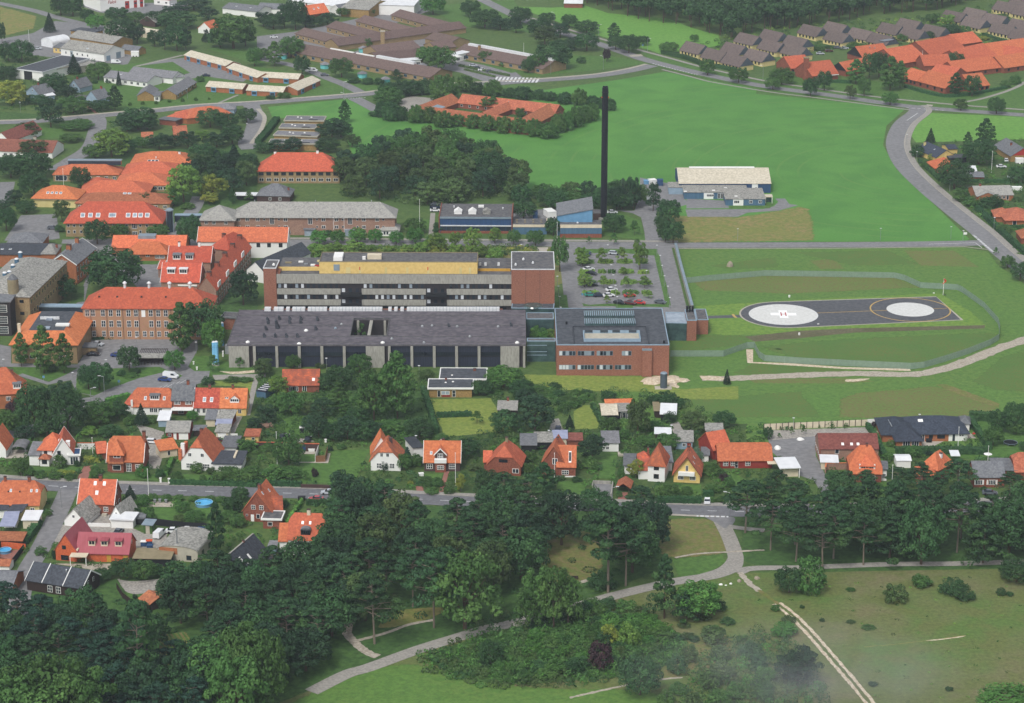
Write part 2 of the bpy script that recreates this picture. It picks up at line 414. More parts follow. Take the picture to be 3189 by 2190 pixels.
class Wing:
 """one rectangular block; A, B = ends of the wall's top edge towards the camera (frame pixels), he = its height"""
 def __init__(s,root,A,B,he,d,rh=0,roof='gx',wall='brick',rm='tile_orange',oh=.4,cut=.45,trim=None,par=.35,z0=0,ogab=.25,roofname='roof',wallname='wall'):
  a=P(A,he);b=P(B,he);a.z=b.z=0
  x=(b-a);s.L=L=x.length;x.normalize();s.x=x;s.y=y=Vector((-x.y,x.x,0))
  s.o=a;s.root=root;s.he=he+random.uniform(-.01,.01);s.d=d;s.rh=rh;s.roof=roof;s.rz=atan2(x.y,x.x);s.rm=rm;he=s.he
  s.base=root.location.copy();s.cut=cut;s.wall=wall
  AREAS.append(('wing',[tuple((s.o+x*u+y*v).xy)for u,v in((-1.2,-1.2),(L+1.2,-1.2),(L+1.2,d+1),(-1.2,d+1))]))
  w=MB();r=MB();o=oh;g=ogab
  T=s.T
  if roof in('gx','gy','hx','hy','hip','hipy'):
   yy=roof in('gy','hy','hipy');LL,DD=(d,L)if yy else(L,d)
   q=(lambda u,v,z:T(v,u,z))if yy else(lambda u,v,z:T(u,v,z))
   sl=rh/(DD/2);ze=he-sl*o;zr=he+rh;th=.18
   k='h' if roof in('hx','hy')else('p' if roof in('hip','hipy')else 'g')
   s.sl=sl
   if k=='g':
    f=[(-g,-o,ze),(LL+g,-o,ze),(LL+g,DD/2,zr),(-g,DD/2,zr)]
    r.prism([q(*p)for p in f],th);r.prism([q(p[0],DD-p[1],p[2])for p in f],th)
    for u in(0,LL):
     w.poly([q(u,0,z0),q(u,DD,z0),q(u,DD,he-.03),q(u,DD/2,zr-.06),q(u,0,he-.03)])
   elif k=='h':
    c=cut;y1=(1-c)*DD/2;z1=he+rh*(1-c);i=c*DD/2*.75
    f=[(-g,-o,ze),(LL+g,-o,ze),(LL+g,y1,z1),(LL-i,DD/2,zr),(i,DD/2,zr),(-g,y1,z1)]
    r.prism([q(*p)for p in f],th);r.prism([q(p[0],DD-p[1],p[2])for p in f],th)
    r.prism([q(-g,y1,z1),q(i,DD/2,zr),q(-g,DD-y1,z1)],th);r.prism([q(LL+g,y1,z1),q(LL-i,DD/2,zr),q(LL+g,DD-y1,z1)],th)
    for u in(0,LL):
     w.poly([q(u,0,z0),q(u,DD,z0),q(u,DD,he-.03),q(u,DD-y1,z1-.06),q(u,y1,z1-.06),q(u,0,he-.03)])
   else:
    i=min(DD/2,LL/2-.01)
    r.prism([q(-o,-o,ze),q(LL+o,-o,ze),q(LL-i,DD/2,zr),q(i,DD/2,zr)],th)
    r.prism([q(-o,DD+o,ze),q(LL+o,DD+o,ze),q(LL-i,DD/2,zr),q(i,DD/2,zr)],th)
    r.prism([q(-o,-o,ze),q(i,DD/2,zr),q(-o,DD+o,ze)],th);r.prism([q(LL+o,-o,ze),q(LL-i,DD/2,zr),q(LL+o,DD+o,ze)],th)
    for u in(0,LL):w.poly([q(u,0,z0),q(u,DD,z0),q(u,DD,he),q(u,0,he)])
   for v in(0,DD):w.poly([q(0,v,z0),q(LL,v,z0),q(LL,v,he-.03),q(0,v,he-.03)])
   if trim and k!='p':
    t=MB()
    zt=he+rh*(1-cut)if k=='h' else zr;yt=(1-cut)*DD/2 if k=='h' else DD/2
    for u in(-g-.12,LL+g):
     for fl in(0,1):
      pts=[(u,-o,ze+.08),(u+.12,-o,ze+.08),(u+.12,yt,zt+.08),(u,yt,zt+.08)]
      t.prism([q(p[0],DD-p[1]if fl else p[1],p[2])for p in pts],.4)
    t.build('barge_board',trim,root)
  elif roof=='flat':
   w.prism([T(0,0,he),T(L,0,he),T(L,d,he),T(0,d,he)],he-z0)
   r.prism([T(-oh,-oh,he+par),T(L+oh,-oh,he+par),T(L+oh,d+oh,he+par),T(-oh,d+oh,he+par)],par-.003)
   if trim:
    t=MB();e=oh+.03;h2=he+par+.14
    for a_ in((-e,L+e,-e,-e+.3),(-e,L+e,d+e-.3,d+e),(-e,-e+.3,-e+.3,d+e-.3),(L+e-.3,L+e,-e+.3,d+e-.3)):
     t.prism([T(a_[0],a_[2],h2),T(a_[1],a_[2],h2),T(a_[1],a_[3],h2),T(a_[0],a_[3],h2)],par+.2)
    t.build('roof_edge',trim,root)
  elif roof in('shed','shedf'):
   z1,z2=(he,he+rh)if roof=='shed' else(he+rh,he)
   sl=(z2-z1)/d;s.sl=sl
   w.poly([T(0,0,z0),T(L,0,z0),T(L,0,z1-.03),T(0,0,z1-.03)]);w.poly([T(0,d,z0),T(L,d,z0),T(L,d,z2-.03),T(0,d,z2-.03)])
   for u in(0,L):w.poly([T(u,0,z0),T(u,d,z0),T(u,d,z2-.03),T(u,0,z1-.03)])
   r.prism([T(-o,-o,z1-sl*o+.1),T(L+o,-o,z1-sl*o+.1),T(L+o,d+o,z2+sl*o+.1),T(-o,d+o,z2+sl*o+.1)],.18)
  elif roof=='mansard':
   i=5.0;zr=he+rh;th=.2;s.sl=rh/i
   out=[(-o,-o),(L+o,-o),(L+o,d+o),(-o,d+o)];inn=[(i,i),(L-i,i),(L-i,d-i),(i,d-i)]
   for j in range(4):
    a2,b2=out[j],out[(j+1)%4];c2,d2=inn[(j+1)%4],inn[j]
    r.prism([T(*a2,he),T(*b2,he),T(*c2,zr),T(*d2,zr)],th)
   w.prism([T(0,0,he),T(L,0,he),T(L,d,he),T(0,d,he)],he-z0)
   t=MB();t.prism([T(*p,zr+.05)for p in inn],.5);t.build('flat_roof','roof_felt_dark',root)
  elif roof=='arch':
   n=10
   for j in range(n):
    a1,a2=pi*j/n,pi*(j+1)/n
    p=lambda a_,u:T(L/2-cos(a_)*L/2,u,he+sin(a_)*rh)
    r.prism([p(a1,-.2),p(a2,-.2),p(a2,d+.2),p(a1,d+.2)],.12)
   for u in(0,d):
    w.poly([T(0,u,z0),T(L,u,z0)]+[T(L/2+cos(pi*j/n)*L/2,u,he+sin(pi*j/n)*(rh-.03))for j in range(n+1)])
   for u in(0,L):w.poly([T(u,0,z0),T(u,d,z0),T(u,d,he),T(u,0,he)])
  if wall:s.wobj=w.build(wallname,wall,root)
  s.robj=r.build(roofname,rm,root)if r.f else None
 def T(s,u,v,z):
  p=s.o+s.x*u+s.y*v-s.base;return(p.x,p.y,z)
 def _face(s,face):
  if face=='f':return lambda u:s.T(u,0,0),s.rz,s.L
  if face=='l':return lambda u:s.T(0,s.d-u,0),s.rz-pi/2,s.d
  if face=='r':return lambda u:s.T(s.L,u,0),s.rz+pi/2,s.d
  return lambda u:s.T(s.L-u,s.d,0),s.rz+pi,s.L
 def win(s,us,z,w=1.2,h=1.3,cols=2,rows=1,frame='trim',face='f',glass='glass',name='window',off=0):
  """us: a count (spread evenly) or a list of fractions along the wall"""
  f,rz,L=s._face(face)
  if isinstance(us,int):us=[(i+.5)/us for i in range(us)]
  rec=win_mesh(w,h,cols,rows,frame)
  for u in us:
   p=f(u*L);n=Vector((sin(rz),-cos(rz)))*off
   o=mk(name,rec[0],s.root,(p[0]+n.x,p[1]+n.y,z),rz)
   g=glass if isinstance(glass,str)else random.choice(glass)
   mk('pane',win_pane(rec,g),o)
  return s
 def door(s,u,w=1.0,h=2.1,m='trim',face='f',z=.05):
  f,rz,L=s._face(face);b=MB();b.box(-w/2,w/2,-.06,.02,0,h)
  p=f(u*L);b.build('door',m,s.root,loc=(p[0],p[1],z),rz=rz);return s
 def slab(s,name,m,u0,u1,v0,v1,z0,z1,parent=None,**k):
  b=MB();b.prism([s.T(u0,v0,z1),s.T(u1,v0,z1),s.T(u1,v1,z1),s.T(u0,v1,z1)],z1-z0)
  return b.build(name,m,parent or s.root,**k)
 def top(s,u,v):
  he,rh,d,L=s.he,s.rh,s.d,s.L
  if s.roof in('gx','hx','hip'):
   z=he+rh*(1-abs(v-d/2)/(d/2))
   if s.roof=='hip':z=min(z,he+rh*min(u,L-u)/(min(d/2,L/2)))
   return z
  if s.roof in('gy','hy','hipy'):return he+rh*(1-abs(u-L/2)/(L/2))
  if s.roof=='shed':return he+rh*v/d+.1
  if s.roof=='shedf':return he+rh*(1-v/d)+.1
  if s.roof=='mansard':return he+rh
  return he+.35
 def chim(s,u,v=None,w=.7,h=1.0,m='brick',cap='brick_dark',l=None):
  """u, v fractions"""
  v=.5 if v is None else v;U,V=u*s.L,v*s.d;z=s.top(U,V);b=MB();l=l or w
  b.prism([s.T(U-w/2,V-l/2,z+h),s.T(U+w/2,V-l/2,z+h),s.T(U+w/2,V+l/2,z+h),s.T(U-w/2,V+l/2,z+h)],h+1.2)
  o=b.build('chimney',m,s.robj)
  c=MB();e=.07;zz=z+h+.12
  c.prism([s.T(U-w/2-e,V-l/2-e,zz),s.T(U+w/2+e,V-l/2-e,zz),s.T(U+w/2+e,V+l/2+e,zz),s.T(U-w/2-e,V+l/2+e,zz)],.14)
  c.build('cap',cap,o);return s
 def vent(s,pts,m='white_metal',r=.35,h=.7,shape='cyl',name='vent'):
  for U,V in pts:
   u,v=U*s.L,V*s.d;z=s.top(u,v);p=s.T(u,v,0);b=MB()
   if shape=='cyl':
    b.cyl(p[0],p[1],z-.3,z+h*.7,r*.6,n=10);b.cyl(p[0],p[1],z+h*.7,z+h,r,r*.3,n=10)
   elif shape=='box':b.box(p[0]-r,p[0]+r,p[1]-r*.7,p[1]+r*.7,z-.2,z+h)
   elif shape=='dome':
    b.cyl(p[0],p[1],z-.1,z+h*.5,r,n=10);b.cyl(p[0],p[1],z+h*.5,z+h,r,r*.3,n=10)
   elif shape=='cowl':
    b.prism([(p[0]-r*.5,p[1]-r*.8,z+h),(p[0]+r*.9,p[1]-r*.8,z+h*.35),(p[0]+r*.9,p[1]+r*.8,z+h*.35),(p[0]-r*.5,p[1]+r*.8,z+h)],h*.34+.1)
    b.box(p[0]-r*.4,p[0]+r*.5,p[1]-r*.7,p[1]+r*.7,z-.1,z+h*.5)
   b.build(name,m,s.robj)
  return s
 def sky(s,pts,w=.8,l=1.1,glass='glass_pale',frame='trim'):
  """roof windows on the slope facing the camera (or the side slopes of gy with u<.5 left); pts: (u, t) t up the slope"""
  for U,t in pts:
   b=MB();g=MB()
   if s.roof in('gy','hy','hipy'):
    hw=s.L/2;v=U*s.d;left=t<.5;uc=t*s.L
    for bb,k,e in((b,1,.08),(g,.78,.11)):
     q=[]
     for du,dv in((-1,-1),(1,-1),(1,1),(-1,1)):
      uu=uc+du*l*.38*k;vv=v+dv*w/2*k;q.append(s.T(uu,vv,s.top(uu,vv)+e))
     bb.prism(q,.12)
   else:
    uc=U*s.L;vc=t*s.d/2
    for bb,k,e in((b,1,.08),(g,.78,.11)):
     q=[]
     for du,dv in((-1,-1),(1,-1),(1,1),(-1,1)):
      uu=uc+du*w/2*k;vv=vc+dv*l*.38*k;z=s.he+s.rh*vv/(s.d/2)if s.roof!='shed' else s.he+s.rh*vv/s.d
      q.append(s.T(uu,vv,z+e))
     bb.prism(q,.12)
   o=b.build('skylight',frame,s.robj);g.build('pane',glass,o)
  return s
 def dorm(s,us,t=.25,w=2.0,h=1.5,m='roof_felt_dark',wall='trim',cols=3,kind='flat',glass='glass'):
  for U in us:
   u=U*s.L;v=t*s.d/2;z=s.he+s.rh*t;D=h/(s.rh/(s.d/2))+.3
   b=MB();b.prism([s.T(u-w/2,v,z+h),s.T(u+w/2,v,z+h),s.T(u+w/2,v+D,z+h),s.T(u-w/2,v+D,z+h)],h)
   o=b.build('dormer',wall,s.robj);e=.2;r=MB()
   if kind=='flat':r.prism([s.T(u-w/2-e,v-e,z+h+.15),s.T(u+w/2+e,v-e,z+h+.15),s.T(u+w/2+e,v+D+e,z+h+.22),s.T(u-w/2-e,v+D+e,z+h+.22)],.148)
   elif kind=='gable':
    a=w*.45;D2=D+a/(s.rh/(s.d/2))
    for sg in(-1,1):
     r.prism([s.T(u+sg*(w/2+e),v-e,z+h-.1),s.T(u,v-e,z+h+a),s.T(u,v+D2,z+h+a),s.T(u+sg*(w/2+e),v+D,z+h-.1)],.15)
    gb=MB();gb.poly([s.T(u-w/2,v-.02,z+h),s.T(u+w/2,v-.02,z+h),s.T(u,v-.02,z+h+a-.1)]);gb.build('gable',wall,o)
   elif kind=='arch':
    n=6
    for j in range(n):
     a1,a2=pi*j/n,pi*(j+1)/n
     r.prism([s.T(u-cos(a1)*(w/2+.1),v-e,z+h+sin(a1)*.6+.05),s.T(u-cos(a2)*(w/2+.1),v-e,z+h+sin(a2)*.6+.05),s.T(u-cos(a2)*(w/2+.1),v+D+.7,z+h+sin(a2)*.6+.05),s.T(u-cos(a1)*(w/2+.1),v+D+.7,z+h+sin(a1)*.6+.05)],.15)
    gb=MB();gb.poly([s.T(u-w/2,v-.02,z+h)]+[s.T(u-cos(pi*j/n)*w/2,v-.02,z+h+sin(pi*j/n)*.55)for j in range(n+1)]);gb.build('gable',m,o)
   r.build('dormer_roof',m,o)
   p=MB();pw=(w-.3)/cols
   for j in range(cols):
    x0=u-w/2+.15+j*pw+.06;x1=x0+pw-.12
    for(v0,v1,z0,z1)in((v-.04,v+.01,z+.45,z+h-.15),):
     p.prism([s.T(x0,v0,z1),s.T(x1,v0,z1),s.T(x1,v1,z1),s.T(x0,v1,z1)],z1-z0)
   p.build('window',glass,o)
  return s
def bld(name,label,at,cat='house',group=None):
 p=P(at,0);return empty(name,(p.x,p.y,0),label=label,cat=cat,group=group)
def house(label,A,B,he,d,rh=0,roof='gx',wall='brick',rm='tile_orange',name='house',cat='house',group=None,**k):
 a=P(A,he);r=empty(name,(a.x,a.y,0),label=label,cat=cat,group=group)
 return Wing(r,A,B,he,d,rh,roof,wall,rm,**k)
def add(w,A,B,he,d,rh=0,roof='gx',wall=None,rm=None,**k):
 return Wing(w.root,A,B,he,d,rh,roof,wall or w.wall,rm or w.rm,**k)
LEAF={}
def leafmat(name,c1,c2,c3):
 m=mat('leaf_'+name,c1,c2,sc=.55,sc2=1.7,c3=c3,rough=.75,rnd=.22,spec=.15);LEAF[name]=m
leafmat('mid','466a33','38592b','587b3e')
leafmat('dark','365832','2c4a2b','43663a')
leafmat('deep','2f4c32','27412d','3b583a')
leafmat('light','64863a','527432','789443')
leafmat('bright','4b7a36','3e6a2f','5a8a3d')
leafmat('yellow','7e8a36','6a7a33','94963f')
leafmat('pine','335332','2a472c','466836')
leafmat('pine_blue','2b4a3a','223d31','3a5c47')
leafmat('spruce','243c2b','1b3024','30492f')
leafmat('silver','547056','466149','647d60')
leafmat('purple','3c2c31','2f2328','4a353a')
leafmat('olive','4e663a','405630','5c7442')
leafmat('brown','465c32','3a4e2b','53663a')
leafmat('hedge','2f5430','274729','3a6136')
leafmat('pinkish','a8806c','8f6e5b','b88f78')
def quad(b,c,n,s,rg):
 n=n.normalized();u=n.orthogonal().normalized();a=rg.uniform(0,pi);w=n.cross(u)
 u,w=u*cos(a)+w*sin(a),w*cos(a)-u*sin(a);k=len(b.v);e=rg.uniform(.6,1)
 b.v+=[tuple(c+u*s),tuple(c+w*s*e),tuple(c-u*s),tuple(c-w*s*e)];b.f.append((k,k+1,k+2,k+3))
def lobe(b,c,rx,ry,rz,n,s,rg,low=-.5):
 for _ in range(n):
  while True:
   d=Vector((rg.gauss(0,1),rg.gauss(0,1),rg.gauss(0,1))).normalized()
   if d.z>low:break
  r=rg.uniform(.72,1.08)
  p=Vector((c[0]+d.x*rx*r,c[1]+d.y*ry*r,c[2]+d.z*rz*r))
  nn=Vector((d.x/rx,d.y/ry,d.z/rz)).normalized()+Vector((rg.gauss(0,.38),rg.gauss(0,.38),rg.gauss(0,.38)))
  quad(b,p,nn,s*rg.uniform(.7,1.25),rg)
SH={}
def crown_geo(shape,seed):
 """unit tree: height 1, crown width 1 (scaled per tree). returns crown MB, trunk MB"""
 k=(shape,seed)
 if k in SH:return SH[k]
 rg=random.Random(hash(shape)%1+seed*77+sum(map(ord,shape)));b=MB();t=MB();V=Vector
 if shape=='round':
  t.bar((0,0,0),(0,0,.42),.035,.02)
  for i in range(5):
   a=i*2*pi/5+rg.uniform(-.3,.3);t.bar((0,0,.3),(.22*cos(a),.22*sin(a),.55),.016,.006,5)
  lobe(b,(0,0,.57),.42,.42,.36,700,.034,rg,-.8)
  for i in range(30):
   a=i*2.4+rg.uniform(-.3,.3);z=.26+.62*(i/29);w=.54*sqrt(max(.05,1-((z-.54)/.45)**2));rr=rg.uniform(.09,.17)
   lobe(b,(cos(a)*(w-rr*.6),sin(a)*(w-rr*.6),z),rr,rr,rr*.85,120,.024,rg)
 elif shape=='loose':
  t.bar((0,0,0),(0,0,.5),.03,.015)
  for i in range(7):
   a=i*2*pi/7+rg.uniform(-.3,.3);t.bar((0,0,.25+.03*i),(.3*cos(a),.3*sin(a),.5+.04*i),.014,.005,5)
  lobe(b,(0,0,.5),.32,.32,.34,420,.034,rg,-.8)
  for i in range(38):
   a=i*2.4+rg.uniform(-.4,.4);z=.22+.7*rg.random()**.8;w=.54*sqrt(max(.04,1-((z-.48)/.54)**2));rr=rg.uniform(.06,.15);q=rg.uniform(.6,1.05)
   lobe(b,(cos(a)*(w-rr*.5)*q,sin(a)*(w-rr*.5)*q,z),rr,rr,rr*.8,95,.024,rg)
 elif shape=='pine':
  lean=rg.uniform(-.06,.06);t.bar((0,0,0),(lean*.6,0,.55),.02,.015);t.bar((lean*.6,0,.55),(lean,.02,.9),.015,.006)
  for i in range(26):
   f=i/25;z=.46+.5*f;a=i*2.4+rg.uniform(-.5,.5);w=(.46*(1-f)**.55+.03)*rg.uniform(.35,1.05);rr=rg.uniform(.1,.2)*(1-.35*f)
   c=V((lean*z+cos(a)*w,sin(a)*w,z));t.bar((lean*z,0,z-.06),tuple(c-V((0,0,.02))),.008,.003,4)
   lobe(b,c,rr,rr*rg.uniform(.7,1.1),rr*.26,130,.021,rg,-.3)
 elif shape=='cedar':
  t.bar((0,0,0),(0,0,.9),.026,.006)
  for i in range(34):
   f=i/33;z=.14+.82*f;a=i*2.4;w=(.42*(1-f)**.7)*rg.uniform(.5,1.1);rr=rg.uniform(.11,.19)*(1-.5*f)
   lobe(b,(cos(a)*w,sin(a)*w,z),rr,rr,rr*.45,110,.024,rg,-.5)
 elif shape=='cone':
  t.bar((0,0,0),(0,0,.9),.025,.005)
  for i in range(17):
   f=i/16;z=.1+.84*f;w=.5*(1-f)**.85+.03
   for j in range(max(3,int(10*(1-f)))):
    a=j*2*pi/max(3,int(10*(1-f)))+i;rr=.13*(1-f)+.04
    lobe(b,(cos(a)*(w-rr),sin(a)*(w-rr),z),rr,rr,rr*.6,40,.024,rg,-.4)
 elif shape=='column':
  t.bar((0,0,0),(0,0,.8),.022,.006)
  for i in range(30):
   f=i/29;z=.16+.8*f;a=i*2.4;w=.5*sin(pi*min(.97,f*.75+.2));rr=.24*(1-.4*f)*rg.uniform(.6,1.1)
   lobe(b,(cos(a)*max(0,w-rr*.8),sin(a)*max(0,w-rr*.8),z),rr,rr,rr*.34,110,.03,rg)
 elif shape=='full':
  t.bar((0,0,0),(0,0,.5),.03,.015);lobe(b,(0,0,.46),.44,.44,.44,1300,.036,rg,-.95)
  for i in range(30):
   a=i*2.4+rg.uniform(-.3,.3);z=.12+.8*(i/29);w=.53*sqrt(max(.03,1-((z-.42)/.55)**2));rr=rg.uniform(.09,.15)
   lobe(b,(cos(a)*(w-rr*.6),sin(a)*(w-rr*.6),z),rr,rr,rr,110,.025,rg,-.8)
 elif shape=='young':
  t.bar((0,0,0),(0,0,.75),.013,.006)
  for i in range(13):
   a=i*2.4+rg.uniform(-.3,.3);z=.36+.58*i/12;w=.42*(1-i/15)*rg.uniform(.6,1.1);t.bar((0,0,z-.12),(cos(a)*w,sin(a)*w,z),.006,.003,4)
   lobe(b,(cos(a)*w,sin(a)*w,z),.15,.15,.1,60,.038,rg)
 elif shape=='bush':
  lobe(b,(0,0,.4),.42,.42,.46,420,.045,rg,-.9)
  for i in range(18):
   a=i*2.4+rg.uniform(-.3,.3);z=.15+.7*rg.random();w=.52*sqrt(max(.1,1-((z-.3)/.7)**2));rr=rg.uniform(.1,.22)
   lobe(b,(cos(a)*(w-rr*.7),sin(a)*(w-rr*.7),z),rr,rr,rr,75,.036,rg,-.7)
 SH[k]=(b,t);return SH[k]
TM={}
def tree_mesh(shape,seed,leaf,bark='trunk'):
 k=(shape,seed,leaf)
 if k not in TM:
  b,t=crown_geo(shape,seed)
  TM[k]=(b.mesh('crown',LEAF[leaf]),t.mesh('trunk',bark)if t.f else None)
 return TM[k]
NV={'full':4,'round':5,'loose':5,'pine':6,'cedar':3,'cone':3,'column':4,'young':3,'bush':5}
KD={'H':('full','mid','rounded_tree','dense rounded green tree'),'Z':('full','dark','rounded_tree','dense rounded dark tree'),'B':('round','mid','round_crowned_tree','mid green round tree'),'D':('round','dark','round_crowned_tree','dark green round tree'),'E':('loose','deep','open_crowned_tree','very dark loose tree'),'F':('loose','mid','open_crowned_tree','mid green loose tree'),'G':('round','bright','round_crowned_tree','fresh green round tree'),'L':('loose','light','open_crowned_tree','light green loose tree'),'Y':('loose','yellow','open_crowned_tree','yellowish green tree'),'O':('loose','olive','open_crowned_tree','olive green loose tree'),'P':('pine','pine','pine_tree','flat crowned dark pine'),'Q':('pine','pine_blue','pine_tree','flat crowned bluish pine'),'R':('cedar','pine','pine_tree','dense dark pine'),'C':('cone','spruce','conifer_tree','dark cone shaped conifer'),'I':('cedar','pine_blue','conifer_tree','blue green conifer'),'K':('column','mid','tall_narrow_tree','tall narrow green tree'),'J':('column','dark','tall_narrow_tree','tall narrow dark tree'),'W':('loose','silver','open_crowned_tree','silvery green tree'),'U':('round','purple','round_crowned_tree','purple brown leaved tree'),'N':('loose','brown','open_crowned_tree','brownish green tree'),'X':('young','light','young_tree','slender young light green tree'),'V':('young','mid','young_tree','slender young green tree'),'s':('bush','mid','shrub','green shrub'),'d':('bush','dark','shrub','dark green shrub'),'l':('bush','light','shrub','light green shrub'),'g':('bush','bright','shrub','fresh green shrub'),'u':('bush','purple','shrub','purple leaved shrub'),'n':('bush','brown','shrub','brownish shrub'),'y':('bush','yellow','shrub','yellow green shrub'),'o':('bush','olive','shrub','olive shrub'),'k':('bush','spruce','shrub','small dark conifer shrub'),'w':('bush','silver','shrub','silvery shrub')}
ORD=['first','second','third','fourth','fifth','sixth','seventh','eighth','ninth','tenth','eleventh','twelfth','thirteenth','fourteenth','fifteenth','sixteenth','seventeenth','eighteenth','nineteenth','twentieth']
def ordn(i):
 if i<20:return ORD[i]
 return str(i+1)+('st' if i%10==0 else 'nd' if i%10==1 else 'rd' if i%10==2 else 'th')
NT=[0]
def plant(code,g,H,W,label,group):
 sh,leaf,name,_=KD[code];NT[0]+=1
 cr,tr=tree_mesh(sh,NT[0]%NV[sh],leaf,'trunk_pale' if sh=='pine' else 'trunk')
 rz=random.uniform(0,6.28);W2=W*random.uniform(.95,1.05)
 k=dict(label=label,cat='tree' if name!='shrub' else 'shrub',group=group)
 if tr is None:
  o=mk(name,cr,None,(g.x,g.y,0),rz,**k);o.scale=(W,W2,H)
 else:
  o=empty(name,(g.x,g.y,0),rz,**k);o.scale=(W,W2,H)
  mk('trunk',tr,o);mk('crown',cr,o)
 return o
def trees(where,group,items):
 """items: (code, x, y base, y top, width) in frame pixels"""
 rec={}
 for it in items:rec.setdefault(it[0],[]).append(it)
 for code,L in rec.items():
  L.sort(key=lambda q:q[1])
  for i,(c,x,yb,yt,w)in enumerate(L):
   g=P((x,yb));a,b=mpp((x,yb))
   W=w*a*1.1;H=max(.6,((yb-yt)*b-.08*W)*1.04)
   words=KD[code][3]
   lab=f"{words} {where}" if len(L)==1 else f"{words} {where}, {ordn(i)} from left"
   plant(code,g,H,W,lab,group)
def scatter(where,group,poly,codes,sp,H,W,seed=1,avoid=(),nmax=400):
 """even random spread of plants inside a polygon (frame pixels), spacing in metres"""
 rg=random.Random(seed);w=[P(p)for p in poly];av=[[P(p)for p in q]for q in avoid]
 inside=lambda x,y,q:sum((q[i].y>y)!=(q[i-1].y>y)and x<(q[i-1].x-q[i].x)*(y-q[i].y)/(q[i-1].y-q[i].y)+q[i].x for i in range(len(q)))%2==1
 xs=[p.x for p in w];ys=[p.y for p in w];got=[];fail=0
 while fail<900 and len(got)<nmax:
  x=rg.uniform(min(xs),max(xs));y=rg.uniform(min(ys),max(ys))
  if not inside(x,y,w)or any(inside(x,y,q)for q in av)or any((x-a)**2+(y-b)**2<sp*sp for a,b,_ in got):fail+=1;continue
  got.append((x,y,rg.choice(codes)));fail=0
 by={}
 for g in got:by.setdefault(g[2],[]).append(g)
 for code,L in by.items():
  L.sort(key=lambda q:q[0]/q[1])
  for i,(x,y,c)in enumerate(L):
   h=rg.uniform(*H);ww=rg.uniform(*W)
   lab=f"{KD[code][3]} {where}" if len(L)==1 else f"{KD[code][3]} {where}, {ordn(i)} from left"
   plant(code,Vector((x,y,0)),h,ww,lab,group)
 return got
def inpoly(x,y,q):return sum((q[i][1]>y)!=(q[i-1][1]>y)and x<(q[i-1][0]-q[i][0])*(y-q[i][1])/(q[i-1][1]-q[i][1])+q[i][0]for i in range(len(q)))%2==1
BLOCK=('wing','road','pavement','footpath','sand_track','gravel_path','yard','parking','driveway','terrace','lawn','paved','park_road','field','courtyard','sunken','helipad_a')
def cover(label,name,poly,codes,sp,H,W,seed=1,lawns=True,nq=46,q=.24):
 """uncountable low planting: one object"""
 rg=random.Random(seed);w=[tuple(P(p).xy)for p in poly];xs=[p[0]for p in w];ys=[p[1]for p in w]
 av=[]
 for n,a in AREAS:
  if n.startswith(BLOCK)and(lawns or not n.startswith('lawn')):
   bx=(min(p[0]for p in a),max(p[0]for p in a),min(p[1]for p in a),max(p[1]for p in a));av.append((bx,a))
 cell={};bm={c:MB()for c in codes};fail=0
 while fail<700:
  x,y=rg.uniform(min(xs),max(xs)),rg.uniform(min(ys),max(ys));c=(int(x//sp),int(y//sp))
  if not inpoly(x,y,w)or any((x-a)**2+(y-b)**2<sp*sp for i in(-1,0,1)for j in(-1,0,1)for a,b in cell.get((c[0]+i,c[1]+j),())):fail+=1;continue
  cell.setdefault(c,[]).append((x,y));fail=0
  if any(b[0]<x<b[1]and b[2]<y<b[3]and inpoly(x,y,a)for b,a in av):continue
  h=rg.uniform(*H);r=rg.uniform(*W)/2;b=bm[rg.choice(codes)]
  lobe(b,(x,y,h*.35),r,r,h*.65,int(nq*max(1,r*.9)),q,rg,-.4)
 e=empty(name,(0,0,0),label=label,cat='planting',kind='stuff')
 for c,b in bm.items():
  if b.f:b.build('leaves',LEAF[KD[c][1]],e,kind='stuff')
def hedge(label,pts,w=1.2,h=1.6,leaf='hedge',group='garden hedges',curve=False,closed=False,cat='hedge'):
 L=wline(pts,6,curve);b=MB();rg=random.Random(len(pts)*31+int(abs(L[0][0])*10))
 o0=Vector((L[0][0],L[0][1],0))
 for i in range(len(L)-1):
  p,q=Vector(L[i]),Vector(L[i+1]);d=q-p;l=d.length
  if l<.01:continue
  u=d/l;n=Vector((-u.y,u.x))
  for _ in range(int(l*(w+2*h)*5)):
   t=rg.uniform(-.2,l+.2);k=rg.random()*(w+2*h)
   if k<w:off,z,nn=k-w/2,h,Vector((0,0,1))
   elif k<w+h:off,z,nn=w/2,k-w,Vector((n.x,n.y,.1))
   else:off,z,nn=-w/2,k-w-h,Vector((-n.x,-n.y,.1))
   c=p+u*t+n*off
   quad(b,Vector((c.x+rg.gauss(0,.09),c.y+rg.gauss(0,.09),z+rg.gauss(0,.07)))-o0,nn+Vector((rg.gauss(0,.35),rg.gauss(0,.35),rg.gauss(0,.35))),rg.uniform(.24,.4),rg)
  cs=[p+n*(w/2-.12),q+n*(w/2-.12),q-n*(w/2-.12),p-n*(w/2-.12)]
  b.prism([(c.x-o0.x,c.y-o0.y,h-.1-.01*i%.05)for c in cs],h-.12)
 return b.build('hedge',LEAF[leaf],loc=o0,label=label,cat=cat,group=group)
